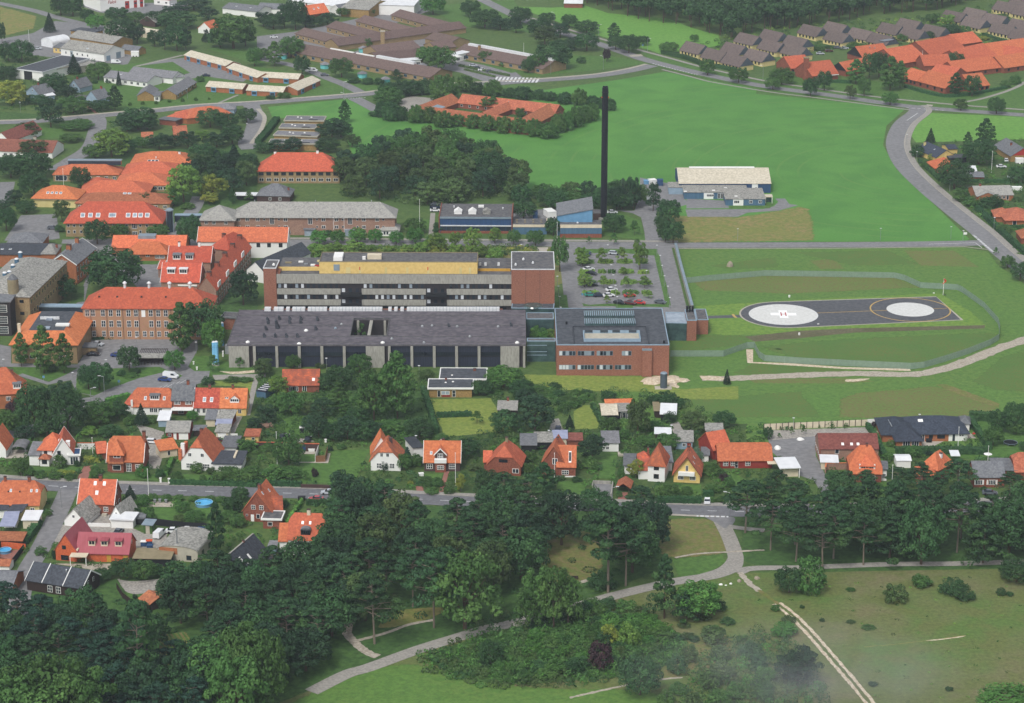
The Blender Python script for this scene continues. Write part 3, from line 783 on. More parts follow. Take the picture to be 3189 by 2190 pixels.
def wallrun(label,pts,h=1.0,w=.3,m='concrete',cap=None,name='garden_wall',cat='wall',group=None,curve=False):
 L=wline(pts,6,curve);r=empty(name,(L[0][0],L[0][1],0),label=label,cat=cat,group=group)
 def run(w,z0,z1,m,nm):
  A,B=strip_w(L,w/2);b=MB();o=r.location
  for i in range(len(L)-1):
   b.prism([(A[i][0]-o.x,A[i][1]-o.y,z1),(B[i][0]-o.x,B[i][1]-o.y,z1),(B[i+1][0]-o.x,B[i+1][1]-o.y,z1),(A[i+1][0]-o.x,A[i+1][1]-o.y,z1)],z1-z0)
  b.build(nm,m,r)
 run(w,0,h,m,'wall_body' if cap else 'wall_body')
 if cap:run(w+.16,h,h+.1,cap,'coping')
 return r
CM={}
def carpaint(name,c):return mat('car_'+name,c,c,rough=.25,spec=.6)
for n_,c_ in dict(silver='b3bac0',white='e2e4e6',black='1c1f25',blue='27417e',darkblue='222e46',red='b5302c',maroon='5e2328',teal='2f8c80',grey='5c636b',lightblue='8fb0cc',faded='b04a50',orange='c9642f').items():carpaint(n_,c_)
mat('tyre','1a1a1c','222224',sc=2);mat('lamp_glass','dfe3e6','cfd3d6',sc=3,rough=.1)
def prof(b,pts,hw,tuck=.0):
 """side outline extruded across; roofline narrower"""
 n=len(pts);k=len(b.v)
 for sg in(-1,1):
  for(x,z,in_)in pts:b.v.append((x,sg*(hw-in_),z))
 b.f.append(tuple(range(k,k+n)));b.f.append(tuple(range(k+2*n-1,k+n-1,-1)))
 for i in range(n):
  j=(i+1)%n;b.f.append((k+j,k+i,k+n+i,k+n+j))
def car_meshes(kind,colour):
 k=(kind,colour)
 if k in CM:return CM[k]
 body,glass,wheel,lamp=MB(),MB(),MB(),MB()
 if kind=='van':
  prof(body,[(-2.5,.35,0),(2.45,.35,0),(2.5,.9,0),(1.75,1.15,.05),(1.15,1.9,.12),(-2.45,2.0,.12),(-2.5,1.2,0)],.95)
  prof(glass,[(1.7,1.2,.0),(1.22,1.8,.06),(.3,1.8,.06),(.3,1.2,0)],.93)
  ln,wx=2.5,(1.55,-1.6)
 else:
  est=kind=='estate';x_r=-1.95 if est else-1.35
  prof(body,[(-2.15,.3,0),(2.1,.3,0),(2.15,.62,.04),(1.2,.88,.04),(.95,.92,.03),(-1.75,.95,.03),(-2.15,.88,.06)],.86)
  prof(body,[(.35,1.40,.2),(-.9 if not est else-1.7,1.42,.2),(-1.0 if not est else-1.75,1.36,.2),(.4,1.34,.2)],.88)
  prof(glass,[(1.0,.9,.06),(.38,1.37,.2),(-.95 if not est else-1.72,1.38,.2),(x_r-.3 if not est else x_r,.93,.06)],.84)
  ln,wx=2.14,(1.35,-1.3)
 for sx in wx:
  pass
 w=MB();n=12
 for sg in(-.1,.1):
  w.v+=[(.32*cos(2*pi*i/n),sg,.32*sin(2*pi*i/n))for i in range(n)]
 w.f=[(i,(i+1)%n,n+(i+1)%n,n+i)for i in range(n)]+[tuple(range(n)),tuple(range(2*n-1,n-1,-1))]
 lamp.box(-.04,.04,-.17,.17,-.08,.08)
 CM[k]=(body.mesh('body','car_'+colour),glass.mesh('window','glass'),w.mesh('wheel','tyre'),lamp.mesh('headlight','lamp_glass'),ln,wx)
 return CM[k]
def car(label,p,ang,colour='silver',kind='car',group=None,name=None):
 """ang: heading in degrees, 0 = facing right across the picture, 90 = away"""
 g=P(p);bo,gl,wh,la,ln,wx=car_meshes(kind,colour)
 nm=name or{'van':'van','estate':'parked_car','car':'parked_car'}[kind]
 r=empty(nm,(g.x,g.y,ZL[0]+.01),radians(ang),label=label,cat='van' if kind=='van' else 'car',group=group)
 mk('body',bo,r);mk('window',gl,r)
 for x in wx:
  for y in(-.78,.78):mk('wheel',wh,r,(x,y,.32))
 for y in(-.6,.6):mk('headlight',la,r,(ln-.03,y,.62 if kind!='van' else .8))
 return r
def pole(label,p,h,name='flagpole',cat='flagpole',group='white flagpoles',r=.09,m='trim',ball=True):
 g=P(p);e=empty(name,(g.x,g.y,0),label=label,cat=cat,group=group)
 b=MB();b.cyl(0,0,0,h,r,r*.6,n=8);b.build('pole',m,e)
 if ball:
  c=MB();c.cyl(0,0,h,h+.2,.14,.05,n=8);c.build('finial',m,e)
 return e
LM={}
def lamp(label,p,h=4,kind='disc',group='street lamps'):
 """kind disc = flat round head on a thin post, arm = head on a side arm"""
 if kind not in LM:
  b=MB();a=MB()
  if kind=='disc':
   b.cyl(0,0,0,1,.07,n=6);a.cyl(0,0,-.12,0,.12,.42,n=12);a.cyl(0,0,0,.1,.42,.1,n=12)
  else:
   b.cyl(0,0,0,1,.08,n=6);a.bar((0,0,0),(1.0,0,.25),.05,.04,6);a.prism([(.9,-.2,.38),(1.8,-.16,.42),(1.8,.16,.42),(.9,.2,.38)],.14)
  LM[kind]=(b.mesh('post','metal'),a.mesh('lamp_head','white_metal'))
 g=P(p);e=empty('street_lamp',(g.x,g.y,0),label=label,cat='street lamp',group=group)
 o=mk('post',LM[kind][0],e);o.scale=(1,1,h);mk('lamp_head',LM[kind][1],e,(0,0,h),pi if p[0]%2 else 0)
 return e
def boxthing(name,label,cat,p,w,l,h,m,rz=0,top=None,topm=None,group=None,part='body'):
 """small box shaped thing with a separate lid or roof"""
 g=P(p);e=empty(name,(g.x,g.y,ZL[0]),radians(rz),label=label,cat=cat,group=group)
 b=MB();b.box(-w/2,w/2,-l/2,l/2,0,h);b.build(part,m,e)
 c=MB();c.box(-w/2-.1,w/2+.1,-l/2-.1,l/2+.1,h,h+.12);c.build(top or 'lid',topm or m,e)
 return e
 # ================================================================ THE GROUND
zf()
b=MB();b.poly([(-900,250,0),(900,250,0),(1500,3200,0),(-1500,3200,0)]);b.build('ground','ground',kind='structure')
area('field',[(608,243),(800,224),(845,240),(860,262),(980,240),(1180,212),(1400,182),(1510,163),(1640,188),(1800,215),(2055,247),(2012,285),(2004,330),(2035,385),(2100,445),(2200,543),(2190,548),(1545,550),(1530,500),(1440,440),(1180,440),(900,345),(800,350),(780,300),(700,262),(620,270)],'field')
fr(1600,0)
area('meadow',[(0,60),(350,70),(650,50),(850,120),(1150,150),(1400,170),(1600,250),(1850,320),(1880,410),(1330,490),(1180,440),(800,330),(400,200),(0,60)][:-1],'meadow_light')
area('lawn',[(-40,655),(200,690),(700,640),(1230,575),(900,510),(500,500),(100,560)],'lawn')
area('verge',[(1130,460),(1400,520),(1700,610),(2060,700),(2400,770),(2400,850),(1600,680),(1300,600)],'lawn')
fr(2389,0)
area('lawn',[(-100,700),(600,700),(1230,760),(1640,870),(2400,700),(2400,1100),(1500,1000),(-100,850)],'lawn')
area('lawn',[(1480,1020),(2400,1065),(2400,1260),(1350,1300),(1280,1200),(1340,1110)],'meadow_light')
area('garden_ground',[(1300,1290),(2400,1260),(2400,2200),(2150,1900),(1700,1680),(1350,1420)],'garden')
fr(0,0)
area('dry_meadow',[(0,60),(120,90),(330,150),(300,260),(0,330)],'dry_grass')
area('yard',[(-40,360),(300,300),(500,190),(1000,240),(1200,500),(1150,590),(850,560),(300,500),(0,420)],'asphalt')
area('yard',[(700,40),(1700,20),(1700,110),(1250,170),(880,110)],'asphalt')
area('lawn',[(820,660),(1000,600),(1330,560),(1700,540),(2000,700),(2321,820),(2321,935),(1900,950),(1500,985),(1090,1010),(860,950)],'lawn')
area('parking_area',[(1230,600),(1500,540),(1700,520),(2250,700),(2200,740),(1850,690),(1690,720),(1640,680),(1720,660),(1560,560)],'asphalt')
area('lawn',[(1870,440),(2321,370),(2400,600),(2321,590)],'lawn')
area('lawn',[(0,1010),(340,1030),(340,1090),(0,1090)],'lawn_dark')
area('lawn',[(330,1130),(600,1120),(560,1250),(330,1250)],'lawn')
fr(800,0)
area('yard',[(0,330),(400,280),(900,170),(1500,60),(1560,100),(1150,250),(700,420),(100,560),(0,520)],'asphalt')
area('courtyard',[(880,470),(1250,320),(1520,330),(1550,420),(1050,560),(900,520)],'asphalt')
area('lawn',[(-20,600),(250,640),(560,690),(900,830),(700,870),(-20,940)],'lawn')
area('lawn',[(640,700),(900,640),(1150,740),(1100,830),(1000,830)],'lawn')
area('parking_area',[(1560,600),(1800,540),(2321,640),(2400,700),(2321,760),(2200,770),(2060,740),(1850,660)],'asphalt')
area('lawn',[(1480,60),(2321,0),(2500,300),(1880,240)],'lawn')
area('lawn',[(1950,560),(2321,500),(2500,620),(2300,660)],'lawn')
area('lawn',[(2180,780),(2400,760),(2600,800),(2400,860)],'lawn')
area('courtyard_lawn',[(1600,960),(1850,900),(2321,950),(2500,1060),(2321,1090)],'lawn_dark')
area('gravel_yard',[(1290,900),(1400,870),(1600,890),(1560,960),(1500,1000),(1350,1010),(1290,950)],'gravel')
fr(0,450)
area('grove_ground',[(1100,60),(2321,0),(2321,560),(1600,560),(1100,300)],'lawn_dark')
area('parking_area',[(190,640),(510,630),(540,850),(480,860),(40,870)],'asphalt')
area('yard',[(560,860),(1000,850),(1800,860),(1800,930),(1500,1000),(1460,1300),(1250,1300),(900,960),(800,1250),(760,1440),(690,1440),(790,1180),(770,1000)],'asphalt')
area('lawn',[(650,1290),(760,1280),(760,1420),(640,1440)],'lawn_dark')
area('terrace',[(2080,1050),(2180,1060),(2020,1340),(1960,1350)],'paving')
area('lawn',[(2090,1110),(2321,1150),(2321,1510),(1950,1510),(1970,1370),(2050,1290)],'lawn_dark')
area('lawn',[(1210,1030),(1480,1030),(1420,1085),(1230,1085)],'lawn')
fr(600,650)
area('shrub_bed',[(1040,420),(1090,300),(2321,300),(2321,440),(1900,450)],'rough_green')
area('forecourt',[(860,280),(1100,285),(1060,450),(930,450)],'asphalt')
fr(1300,550)
area('lawn',[(0,480),(240,490),(1670,530),(2060,580),(2020,400),(1800,320),(1720,330),(1660,420),(1260,450),(0,380)],'lawn')
area('yard',[(840,310),(1280,290),(1280,400),(860,400)],'asphalt')
area('yard',[(1990,90),(2321,70),(2450,250),(2200,320),(2000,290)],'asphalt')
area('rough_grass',[(0,630),(1080,635),(1075,745),(0,720)],'dry_dark')
area('rough_grass',[(1175,635),(1300,640),(1340,960),(1240,990),(1200,745)],'dry_dark')
area('paved_path',[(1082,640),(1180,640),(1175,750),(1078,750)],'paving')
fr(0,0,1)
area('parking_area',[(1738,762),(2090,764),(2140,965),(2165,1010),(1765,1010)],'asphalt')
fr(1300,550)
GR='lawn'
area(GR,[(1425,655),(2170,655),(2175,715),(2070,712),(1950,700),(1860,690),(1680,695),(1540,690),(1430,705)],'lawn')
area(GR,[(2140,715),(2185,705),(2292,1165),(2245,1172)],'lawn')
area(GR,[(1488,1145),(1560,1160),(1700,1150),(2240,1155),(2285,1182),(1950,1175),(1945,1197),(1800,1197),(1790,1172),(1500,1172)],'lawn')
area(GR,[(1243,1070),(1348,1070),(1365,1190),(1245,1190)],'lawn')
fr(1900,450)
area('dry_meadow',[(560,640),(1150,660),(1420,620),(1720,565),(1790,600),(1825,700),(1830,870),(520,885)],'dry_grass')
area('yard',[(690,490),(1060,510),(1075,575),(690,580)],'asphalt')
area('driveway',[(680,588),(1380,585),(1480,560),(1520,520),(1490,490),(1580,490),(1620,540),(1700,550),(1520,600),(1240,618),(1155,655),(700,655)],'asphalt')
area('lawn',[(1075,555),(1495,530),(1440,578),(1075,582)],'lawn')
area('yard',[(270,300),(610,370),(680,480),(450,560),(420,600),(220,600),(270,450)],'asphalt')
area('driveway',[(60,598),(260,600),(420,600),(425,790),(500,895),(320,895),(310,790),(280,660),(200,622)],'asphalt')
fr(1989,750,1.9367)
area('helipad_meadow',[(225,50),(1950,38),(2110,70),(2170,150),(2324,260),(2500,400),(2500,1300),(-200,1300),(-200,900),(-40,800),(190,560),(330,480),(320,390)],'pad_grass')
area('mown_strip',[(340,395),(900,360),(1820,318),(1990,420),(2100,520),(1300,530),(850,560),(560,572),(430,560),(420,470)],'pad_bright')
area('rough_patch',[(330,250),(760,212),(1540,222),(1700,285),(1300,300),(900,320),(400,300)],'rough_brown')
area('rough_patch',[(430,150),(820,100),(840,160),(560,175)],'rough_green')
area('rough_patch',[(1030,120),(1180,110),(1240,170),(1100,172)],'rough_brown')
area('rough_patch',[(1600,60),(1900,60),(2050,160),(1700,150)],'rough_brown')
area('rough_patch',[(950,70),(1500,60),(1690,145),(1300,150)],'rough_green')
area('rough_patch',[(190,570),(700,575),(620,630),(200,670)],'rough_green')
area('embankment',[(640,580),(950,545),(1300,528),(2090,510),(2085,530),(1300,555),(960,590),(700,610)],'embankment',soft=0)
area('rough_patch',[(740,640),(1200,600),(2100,560),(2140,600),(1900,690),(1650,745),(1000,710)],'rough_green',curve=True)
area('rough_patch',[(1320,920),(1780,880),(1900,900),(2180,990),(2100,1060),(1210,1065),(1215,960)],'rough_brown')
area('rough_patch',[(240,960),(600,940),(980,910),(1090,1065),(250,1065)],'rough_green')
area('rough_patch',[(650,835),(1240,830),(1430,850),(1240,862),(700,860)],'rough_brown')
area('bare_strip',[(1790,870),(1860,868),(2180,985),(2170,1010),(1960,940)],'dry_dark')
area('rough_patch',[(2020,850),(2200,700),(2400,660),(2400,920),(2150,900)],'rough_green')
area('rough_patch',[(560,800),(700,740),(1240,780),(1240,800),(900,815)],'rough_green')
strip('gravel_ditch',[(672,655),(672,735),(900,745),(1240,770),(1640,780)],2.2,'sand',curve=False,jit=.3)
strip('gravel_path',[(380,830),(540,832),(700,825),(1000,812),(1300,803),(1600,808),(1750,795),(1950,740),(2150,660),(2400,575)],5.0,'dirt',jit=.4)
area('sand_patch',[(365,815),(480,820),(520,840),(400,842)],'sand',curve=True)
area('sand_patch',[(1250,838),(1390,832),(1330,848),(1250,850)],'sand',curve=True)
area('sand_patch',[(10,860),(60,825),(140,815),(200,820),(305,840),(290,850),(230,860),(240,890),(100,895),(80,870)],'sand',curve=True)
fr(1500,1100)
area('lawn',[(380,195),(680,200),(1450,215),(1800,330),(2321,300),(2321,420),(1800,420),(1500,350),(950,345),(700,330),(440,280)],'lawn_yellow')
area('lawn',[(830,530),(920,470),(1000,475),(1110,715),(840,715)],'lawn_yellow')
area('driveway',[(600,720),(640,600),(700,590),(730,680),(780,720)],'gravel')
area('garden_ground',[(-900,750),(2400,640),(2400,1360),(0,1330),(-900,1230)],'garden')
area('lawn',[(690,1155),(940,1160),(930,1290),(670,1270)],'lawn')
area('lawn',[(860,870),(1230,900),(1200,1140),(1050,1130),(1090,990),(960,960)],'lawn')
area('lawn',[(1780,1190),(1985,1190),(1985,1290),(1780,1290)],'lawn')
area('lawn',[(2180,1040),(2400,1150),(2400,1250),(2260,1200)],'lawn')
area('sunken_drive',[(1000,1180),(1185,1180),(1175,1370),(1100,1340)],'asphalt')
area('driveway',[(1240,1260),(1320,1260),(1305,1350),(1225,1345)],'brick_paving')
area('yard',[(1700,640),(1780,620),(1860,760),(1760,790)],'gravel')
fr(700,1100)
area('lawn',[(-120,240),(240,200),(250,300),(-90,320)],'lawn_yellow')
area('orchard_lawn',[(250,400),(700,330),(1200,330),(1760,330),(1910,740),(1300,770),(600,760),(250,560)],'lawn_dark')
area('lawn',[(480,590),(760,560),(760,760),(560,720),(460,650)],'lawn')
area('lawn',[(1820,420),(2400,410),(2600,700),(1990,760),(1900,560)],'lawn_yellow')
area('lawn',[(690,920),(830,920),(830,985),(960,985),(970,880),(1320,870),(1250,985),(1170,1175),(600,1170),(690,985)],'lawn')
area('terrace',[(670,880),(830,880),(810,912),(690,912)],'paving')
area('terrace',[(820,960),(920,960),(930,905),(955,905),(935,995),(670,990),(680,983),(810,983)],'paving')
area('driveway',[(600,760),(720,775),(820,800),(640,815)],'gravel')
area('lawn',[(1780,1090),(1970,1090),(1930,1180),(1750,1130)],'lawn')
area('paved_path',[(1985,1070),(2030,1070),(1965,1275),(1930,1275)],'brick_paving')
area('driveway',[(1720,1200),(1800,1200),(1790,1270),(1740,1265)],'brick_paving')
fr(2389,1100)
area('yard',[(-20,700),(905,670),(1000,800),(440,840),(440,930),(550,1150),(560,1280),(510,1290),(420,1150),(300,1110),(50,900)],'asphalt')
area('yard_edge',[(0,700),(905,672),(960,740),(500,745),(30,790)],'gravel')
area('lawn',[(905,670),(1010,680),(990,710),(1160,860),(1850,880),(2010,870),(1840,600),(2400,600),(2400,1000),(1100,900),(1050,950)],'lawn')
area('terrace',[(985,705),(1030,705),(1160,830),(1380,770),(1820,710),(1890,770),(1620,785),(1500,845),(1160,858)],'paving')
area('lawn',[(820,1170),(1110,1170),(1110,1290),(830,1270)],'lawn')
fr(0,950)
area('garden_ground',[(-100,720),(2400,560),(2400,1600),(-100,1520)],'garden')
area('lawn',[(100,550),(330,560),(740,570),(600,640),(430,695),(190,640)],'lawn')
area('lawn',[(1640,470),(1850,460),(2400,600),(2321,640),(1820,640),(1740,600)],'lawn')
area('parking_area',[(790,320),(1560,300),(1650,420),(1780,300),(1790,400),(1700,560),(1830,650),(1780,720),(1400,770),(1150,830),(1000,850),(900,880),(740,930),(700,850),(850,830),(690,790),(640,680),(450,720),(180,640),(200,620),(440,700),(740,570),(-50,560),(-50,350),(100,380),(100,530),(700,540),(760,450)],'asphalt')
area('lawn',[(1040,575),(1440,560),(1520,600),(1250,665),(960,770),(850,822),(690,790),(690,660),(850,600)],'lawn')
area('lawn',[(1430,560),(1650,640),(1620,660),(1480,640)],'lawn')
area('sand_patch',[(1980,600),(2120,605),(2321,590),(2321,610),(2100,625)],'sand',curve=True)
area('paved_path',[(1920,635),(2400,625),(2400,655),(1940,680)],'pavement')
area('lawn',[(1930,690),(2290,690),(2250,830),(2220,740),(1950,730)],'lawn_yellow')
area('yard',[(1230,1080),(1480,1150),(1500,1250),(1440,1480),(1350,1480),(1330,1250)],'gravel')
area('driveway',[(2300,640),(2330,700),(2260,1000),(2200,1000)],'pavement')
area('yard',[(2040,1000),(2190,1010),(2100,1200),(2040,1180)],'gravel')
area('yard',[(50,1310),(250,1310),(240,1380),(40,1390)],'paving')
area('driveway',[(760,1460),(840,1450),(790,1580),(690,1580)],'brick_paving')
area('lawn',[(930,1530),(1420,1530),(1420,1590),(920,1560)],'lawn')
area('lawn',[(260,1470),(740,1460),(740,1500),(260,1500)],'lawn')
area('lawn',[(1650,1530),(1920,1540),(1920,1590),(1640,1580)],'lawn')
fr(0,1380)
area('yard',[(555,735),(790,750),(860,620),(1000,640),(1010,760),(1200,770),(1290,810),(1520,790),(1480,970),(1220,990),(1190,850),(700,790),(560,900),(300,930),(420,760)],'gravel')
area('lawn',[(1250,580),(1900,590),(1900,720),(1390,700)],'lawn')
area('wooden_deck',[(1340,530),(1580,530),(1580,580),(1340,575)],'dirt')
area('track',[(1060,1230),(1200,1250),(1480,1230),(1490,1290),(1300,1360),(1150,1350)],'gravel',curve=True)
area('lawn',[(1130,1350),(1240,1380),(1330,1480),(1290,1500)],'lawn')
area('dry_meadow',[(500,1090),(1000,1090),(1000,1140),(850,1150)],'dirt')
area('lawn',[(2200,780),(2321,780),(2321,850)],'lawn')
zf()
area('wood_floor',[(-40,1330),(700,1290),(760,1150),(1290,1150),(1500,1180),(1510,1290),(1300,1370),(1000,1450),(860,1495),(620,1600),(500,1700),(-60,1700)],'lawn_dark')
area('wood_floor',[(1690,1175),(2340,1172),(2340,1300),(1760,1298),(1680,1270)],'lawn_dark')
area('heath',[(1690,1300),(1800,1300),(2340,1290),(2400,1700),(500,1700),(620,1602),(870,1500),(1200,1412),(1460,1342),(1650,1300)],'heath_mix')
area('dry_meadow',[(1490,1180),(1600,1178),(1640,1200),(1655,1250),(1540,1265),(1500,1250)],'dry_dark',curve=True)
area('lawn',[(1525,1270),(1640,1258),(1648,1275),(1610,1300),(1540,1310)],'lawn')
area('dry_meadow',[(1230,1230),(1340,1210),(1360,1300),(1240,1320)],'dry_dark',curve=True)
area('dry_meadow',[(900,1385),(1010,1380),(960,1410),(860,1425)],'dry_grass',curve=True)
area('dry_meadow',[(1480,1480),(1640,1440),(1640,1500),(1500,1540)],'dry_dark',curve=True)
area('heath',[(640,1605),(900,1510),(1200,1560),(1500,1580),(1400,1720),(600,1720)],'pad_grass',curve=True)
area('scrub_floor',[(960,1490),(1100,1440),(1250,1390),(1450,1400),(1560,1460),(1450,1530),(1100,1550)],'lawn_dark',curve=True)
area('vegetable_plot',[(355,1440),(420,1435),(470,1500),(370,1510)],'dry_dark')
fr(0,1640)
for i in range(7):
 strip('plant_row',[(1380+i*45,960),(1450+i*42,1060),(1560+i*10,1150)],.5,'lawn',curve=True)
fr(0,1380)
area('track',[(1060,1230),(1200,1250),(1480,1230),(1490,1290),(1300,1360),(1150,1350)],'gravel',curve=True)
area('lawn',[(1130,1350),(1240,1380),(1330,1480),(1290,1500)],'lawn')
zf()
main=[(-60,1092),(125,1104),(351,1113),(736,1122.5),(1038,1138),(1300,1148),(1570,1159),(1816,1163),(2060,1157),(2400,1142)]
strip('pavement',main,2.2,'pavement',off=4.9,raise_=.1)
strip('road',main,7.6,'asphalt_main')
dashes('road_marking',wline(main),2.5,5.0,.26)
strip('pavement',[(1490,1167),(1570,1171),(1640,1174)],1.2,'kerb')
side=[(156,1112),(125,1180),(95,1240),(65,1290),(50,1330),(40,1400)]
strip('road',side,5.5,'asphalt')
up=[(620,550),(760,550),(900,552),(1200,554),(1470,556.5),(1540,557),(1800,556.5),(2000,555.5),(2150,553.5),(2250,551)]
strip('pavement',[(p[0],p[1]-.4)for p in up[:6]],2.0,'pavement',off=5.0,raise_=.1)
strip('road',up,7.4,'asphalt')
strip('kerb',[(1530,564.5),(1900,564),(2190,560.5),(2260,569)],.7,'kerb',curve=False)
fr(2389,350)
cur=[(1330,-60),(1370,-10),(1240,100),(1175,230),(1180,350),(1260,500),(1450,690),(1700,900),(1950,1100),(2130,1265),(2500,1560)]
strip('pavement',cur,2.6,'pavement',off=4.9,raise_=.1)
strip('road',cur,9.4,'asphalt')
strip('kerb',cur,.35,'kerb',off=3.5)
strip('road_marking',[(1262,75),(1362,8)],.3,'paint_white',curve=False)
dashes('road_marking',wline([(1860,1108),(2040,1262)],4),.7,.55,1.0)
strip('road_marking',[(1460,1193),(1880,1180),(1940,1225)],.3,'paint_white',curve=False)
fr(1600,0)
dg=[(-400,-60),(-100,90),(150,205),(350,272),(560,335),(850,425),(1000,478),(1200,545),(1500,622),(1900,712),(2321,790),(2890,866),(3390,940),(3690,975),(4090,1005),(4700,1048)]
strip('road',dg,7.4,'asphalt')
dashes('road_marking',wline([(1250,575),(1660,680)],4),1.2,1.0,.6)
strip('footpath',[(1100,445),(1400,525),(1700,607),(1980,672),(2321,742),(2690,796),(3040,846),(3400,892),(3790,930),(4140,960),(4700,1000)],2.4,'pavement')
strip('footpath',[(1340,630),(1600,695),(1800,745),(2321,834),(2740,886),(3580,996)],1.6,'pavement')
strip('footpath',[(0,110),(130,155),(380,232),(560,288),(800,356),(1000,420)],2.4,'pavement')
area('traffic_island',[(1040,500),(1150,492),(1170,508),(1060,516)],'kerb')
fr(2389,0)
strip('footpath',[(1800,920),(1950,890),(2150,830),(2270,780),(2330,740)],2.2,'pavement')
dashes('road_marking',wline([(1250,975),(1600,1000)],4),1.5,1.3,.5)
area('bus_bay',[(1440,945),(1500,950),(1490,965),(1445,958)],'kerb')
fr(0,0)
west=[(-60,1112),(300,1100),(600,1076),(1000,1040),(1400,1004),(1800,965),(2321,935),(2700,905),(3200,865),(3450,835),(3700,800),(4100,770),(4400,758),(4650,745),(5000,722),(5400,688),(5700,640),(5900,592)]
strip('pavement',west,2.0,'kerb',off=4.4,raise_=.1)
strip('road',west,7.2,'asphalt')
strip('road',[(860,1050),(885,1100),(870,1200),(810,1340),(660,1440),(500,1540)],8,'asphalt')
strip('road',[(2270,950),(2310,1060),(2290,1180),(2230,1290),(2260,1350)],8,'asphalt')
strip('pavement',[(2330,985),(2390,1060),(2360,1170),(2270,1300)],2,'kerb')
strip('road',[(-60,20),(300,95),(520,160),(760,215),(1050,265)],6.5,'asphalt')
strip('road',[(-60,420),(200,360),(450,300),(700,225)],6,'asphalt')
strip('footpath',[(720,880),(790,960),(880,1030)],1.6,'brick_paving')
strip('footpath',[(2150,860),(1960,940)],1.6,'pavement',curve=False)
strip('footpath',[(1230,600),(1400,560),(1650,500)],2.2,'pavement')
fr(800,0)
strip('road',[(950,845),(800,770),(620,700),(480,640),(250,575),(0,530)],6,'asphalt')
strip('road',[(880,890),(980,940),(1090,1000)],7,'asphalt')
dashes('road_marking',wline([(770,893),(990,884)],4),.7,.6,.6)
b=MB();z=ZL[0]+.005
for i in range(12):
 x=2150+i*34;y=716+i*1.0
 q=[P((x+14,y-20)),P((x+34,y-20)),P((x+8,y+22)),P((x-12,y+22))]
 b.poly([(p.x,p.y,z)for p in q][::-1])
b.build('zebra_crossing','paint_white',kind='structure')
fr(0,450)
strip('road',[(1800,470),(1745,590),(1620,740),(1540,850)],6,'asphalt')
strip('road',[(560,880),(1000,872),(1500,880),(1900,870)],5.5,'asphalt')
strip('road',[(60,340),(40,420),(-20,560)],7,'asphalt')
fr(0,950)
strip('road',[(1800,600),(1740,690),(1400,745),(1000,840),(750,905),(480,1060),(200,1150),(-60,1200)],7,'asphalt')
strip('footpath',[(180,630),(440,712),(600,650),(760,560)],2.4,'asphalt',curve=False)
fr(1300,550)
strip('footpath',[(140,330),(120,560)],2.0,'pavement',curve=False)
b=MB();z=nz()
fr(0,950)
for i in range(9):
 p=P((1180+i*55,835-i*15));q=P((1240+i*55,800-i*15));d=(q-p).normalized();n=Vector((-d.y,d.x,0))*.08
 b.poly([tuple(Vector((c.x,c.y,z)))for c in(p+n,p-n,q-n,q+n)])
b.build('bay_line','paint_white',kind='structure')
fr(1589,1440,1.4525)
strip('park_road',[(940,245),(965,290),(990,340),(1012,400),(1020,440),(1005,480),(940,508),(870,522),(780,535),(690,552),(590,575),(450,610),(290,655),(140,695),(0,733),(-120,758),(-260,800),(-420,850),(-640,930),(-740,960),(-900,1040)],4.2,'pavement')
area('park_road',[(905,250),(960,262),(985,300),(1035,460),(1050,490),(1110,478),(1060,505),(1030,500),(990,500),(940,512),(800,540),(850,510),(940,480),(985,430),(985,360),(950,300)],'pavement',curve=True)
strip('park_road',[(1040,490),(1120,480),(1300,478),(1500,470),(1740,462),(2000,460),(2250,453),(2500,445)],3.0,'pavement')
area('park_road',[(880,250),(1010,250),(1000,290),(970,300),(930,275)],'asphalt',curve=True)
strip('footpath',[(985,290),(1050,300),(1150,310)],2.5,'pavement')
strip('sand_track',[(1040,500),(1080,545),(1130,585)],1.6,'dirt',jit=.3)
strip('sand_track',[(1125,580),(1170,612),(1215,645)],1.1,'dry_dark',jit=.2)
strip('sand_track',[(1205,640),(1260,680),(1310,725),(1380,800),(1440,870),(1510,950),(1570,1020),(1640,1110),(1680,1170)],.9,'sand',off=.9,jit=.15)
strip('sand_track',[(1205,640),(1260,680),(1310,725),(1380,800),(1440,870),(1510,950),(1570,1020),(1640,1110),(1680,1170)],.9,'sand',off=-.9,jit=.15)
strip('footpath',[(745,433),(850,415),(985,407),(1150,398)],.9,'dirt',jit=.1)
strip('footpath',[(290,550),(350,535)],1.6,'dirt')
strip('footpath',[(270,1066),(360,1045),(500,1015),(660,985),(780,975)],.8,'dirt',jit=.15)
strip('footpath',[(1600,835),(1760,822),(2060,785)],.5,'dry_grass',jit=.15)
area('sand_patch',[(1880,808),(1915,803),(1975,797),(2060,785),(2040,792),(1930,806)],'sand')
for i in range(10):pass
dashes('road_marking',wline([(835,244),(992,248)],3),.8,.6,.9)
fr(0,1640,1.4525)
strip('footpath',[(1590,420),(1570,480),(1610,530),(1660,570),(1710,590)],2.4,'dirt',jit=.15)
strip('footpath',[(1620,517),(1750,482),(1850,445),(1960,425)],1.2,'dirt',jit=.1)
strip('footpath',[(570,745),(620,775),(680,810)],1.2,'dirt',jit=.1)
fr(1989,750,1.9367)
strip('footpath',[(415,462),(560,458),(650,455)],3.2,'asphalt_dark',curve=False)
g0=P((873,446));
kerb=[(1800,336),(1948,475)]
def cap(cx,cy,r,a0,a1,n=20):
 g=P((cx,cy));return[(g.x+r*cos(radians(a0+(a1-a0)*i/n)),g.y+r*sin(radians(a0+(a1-a0)*i/n)))for i in range(n+1)]
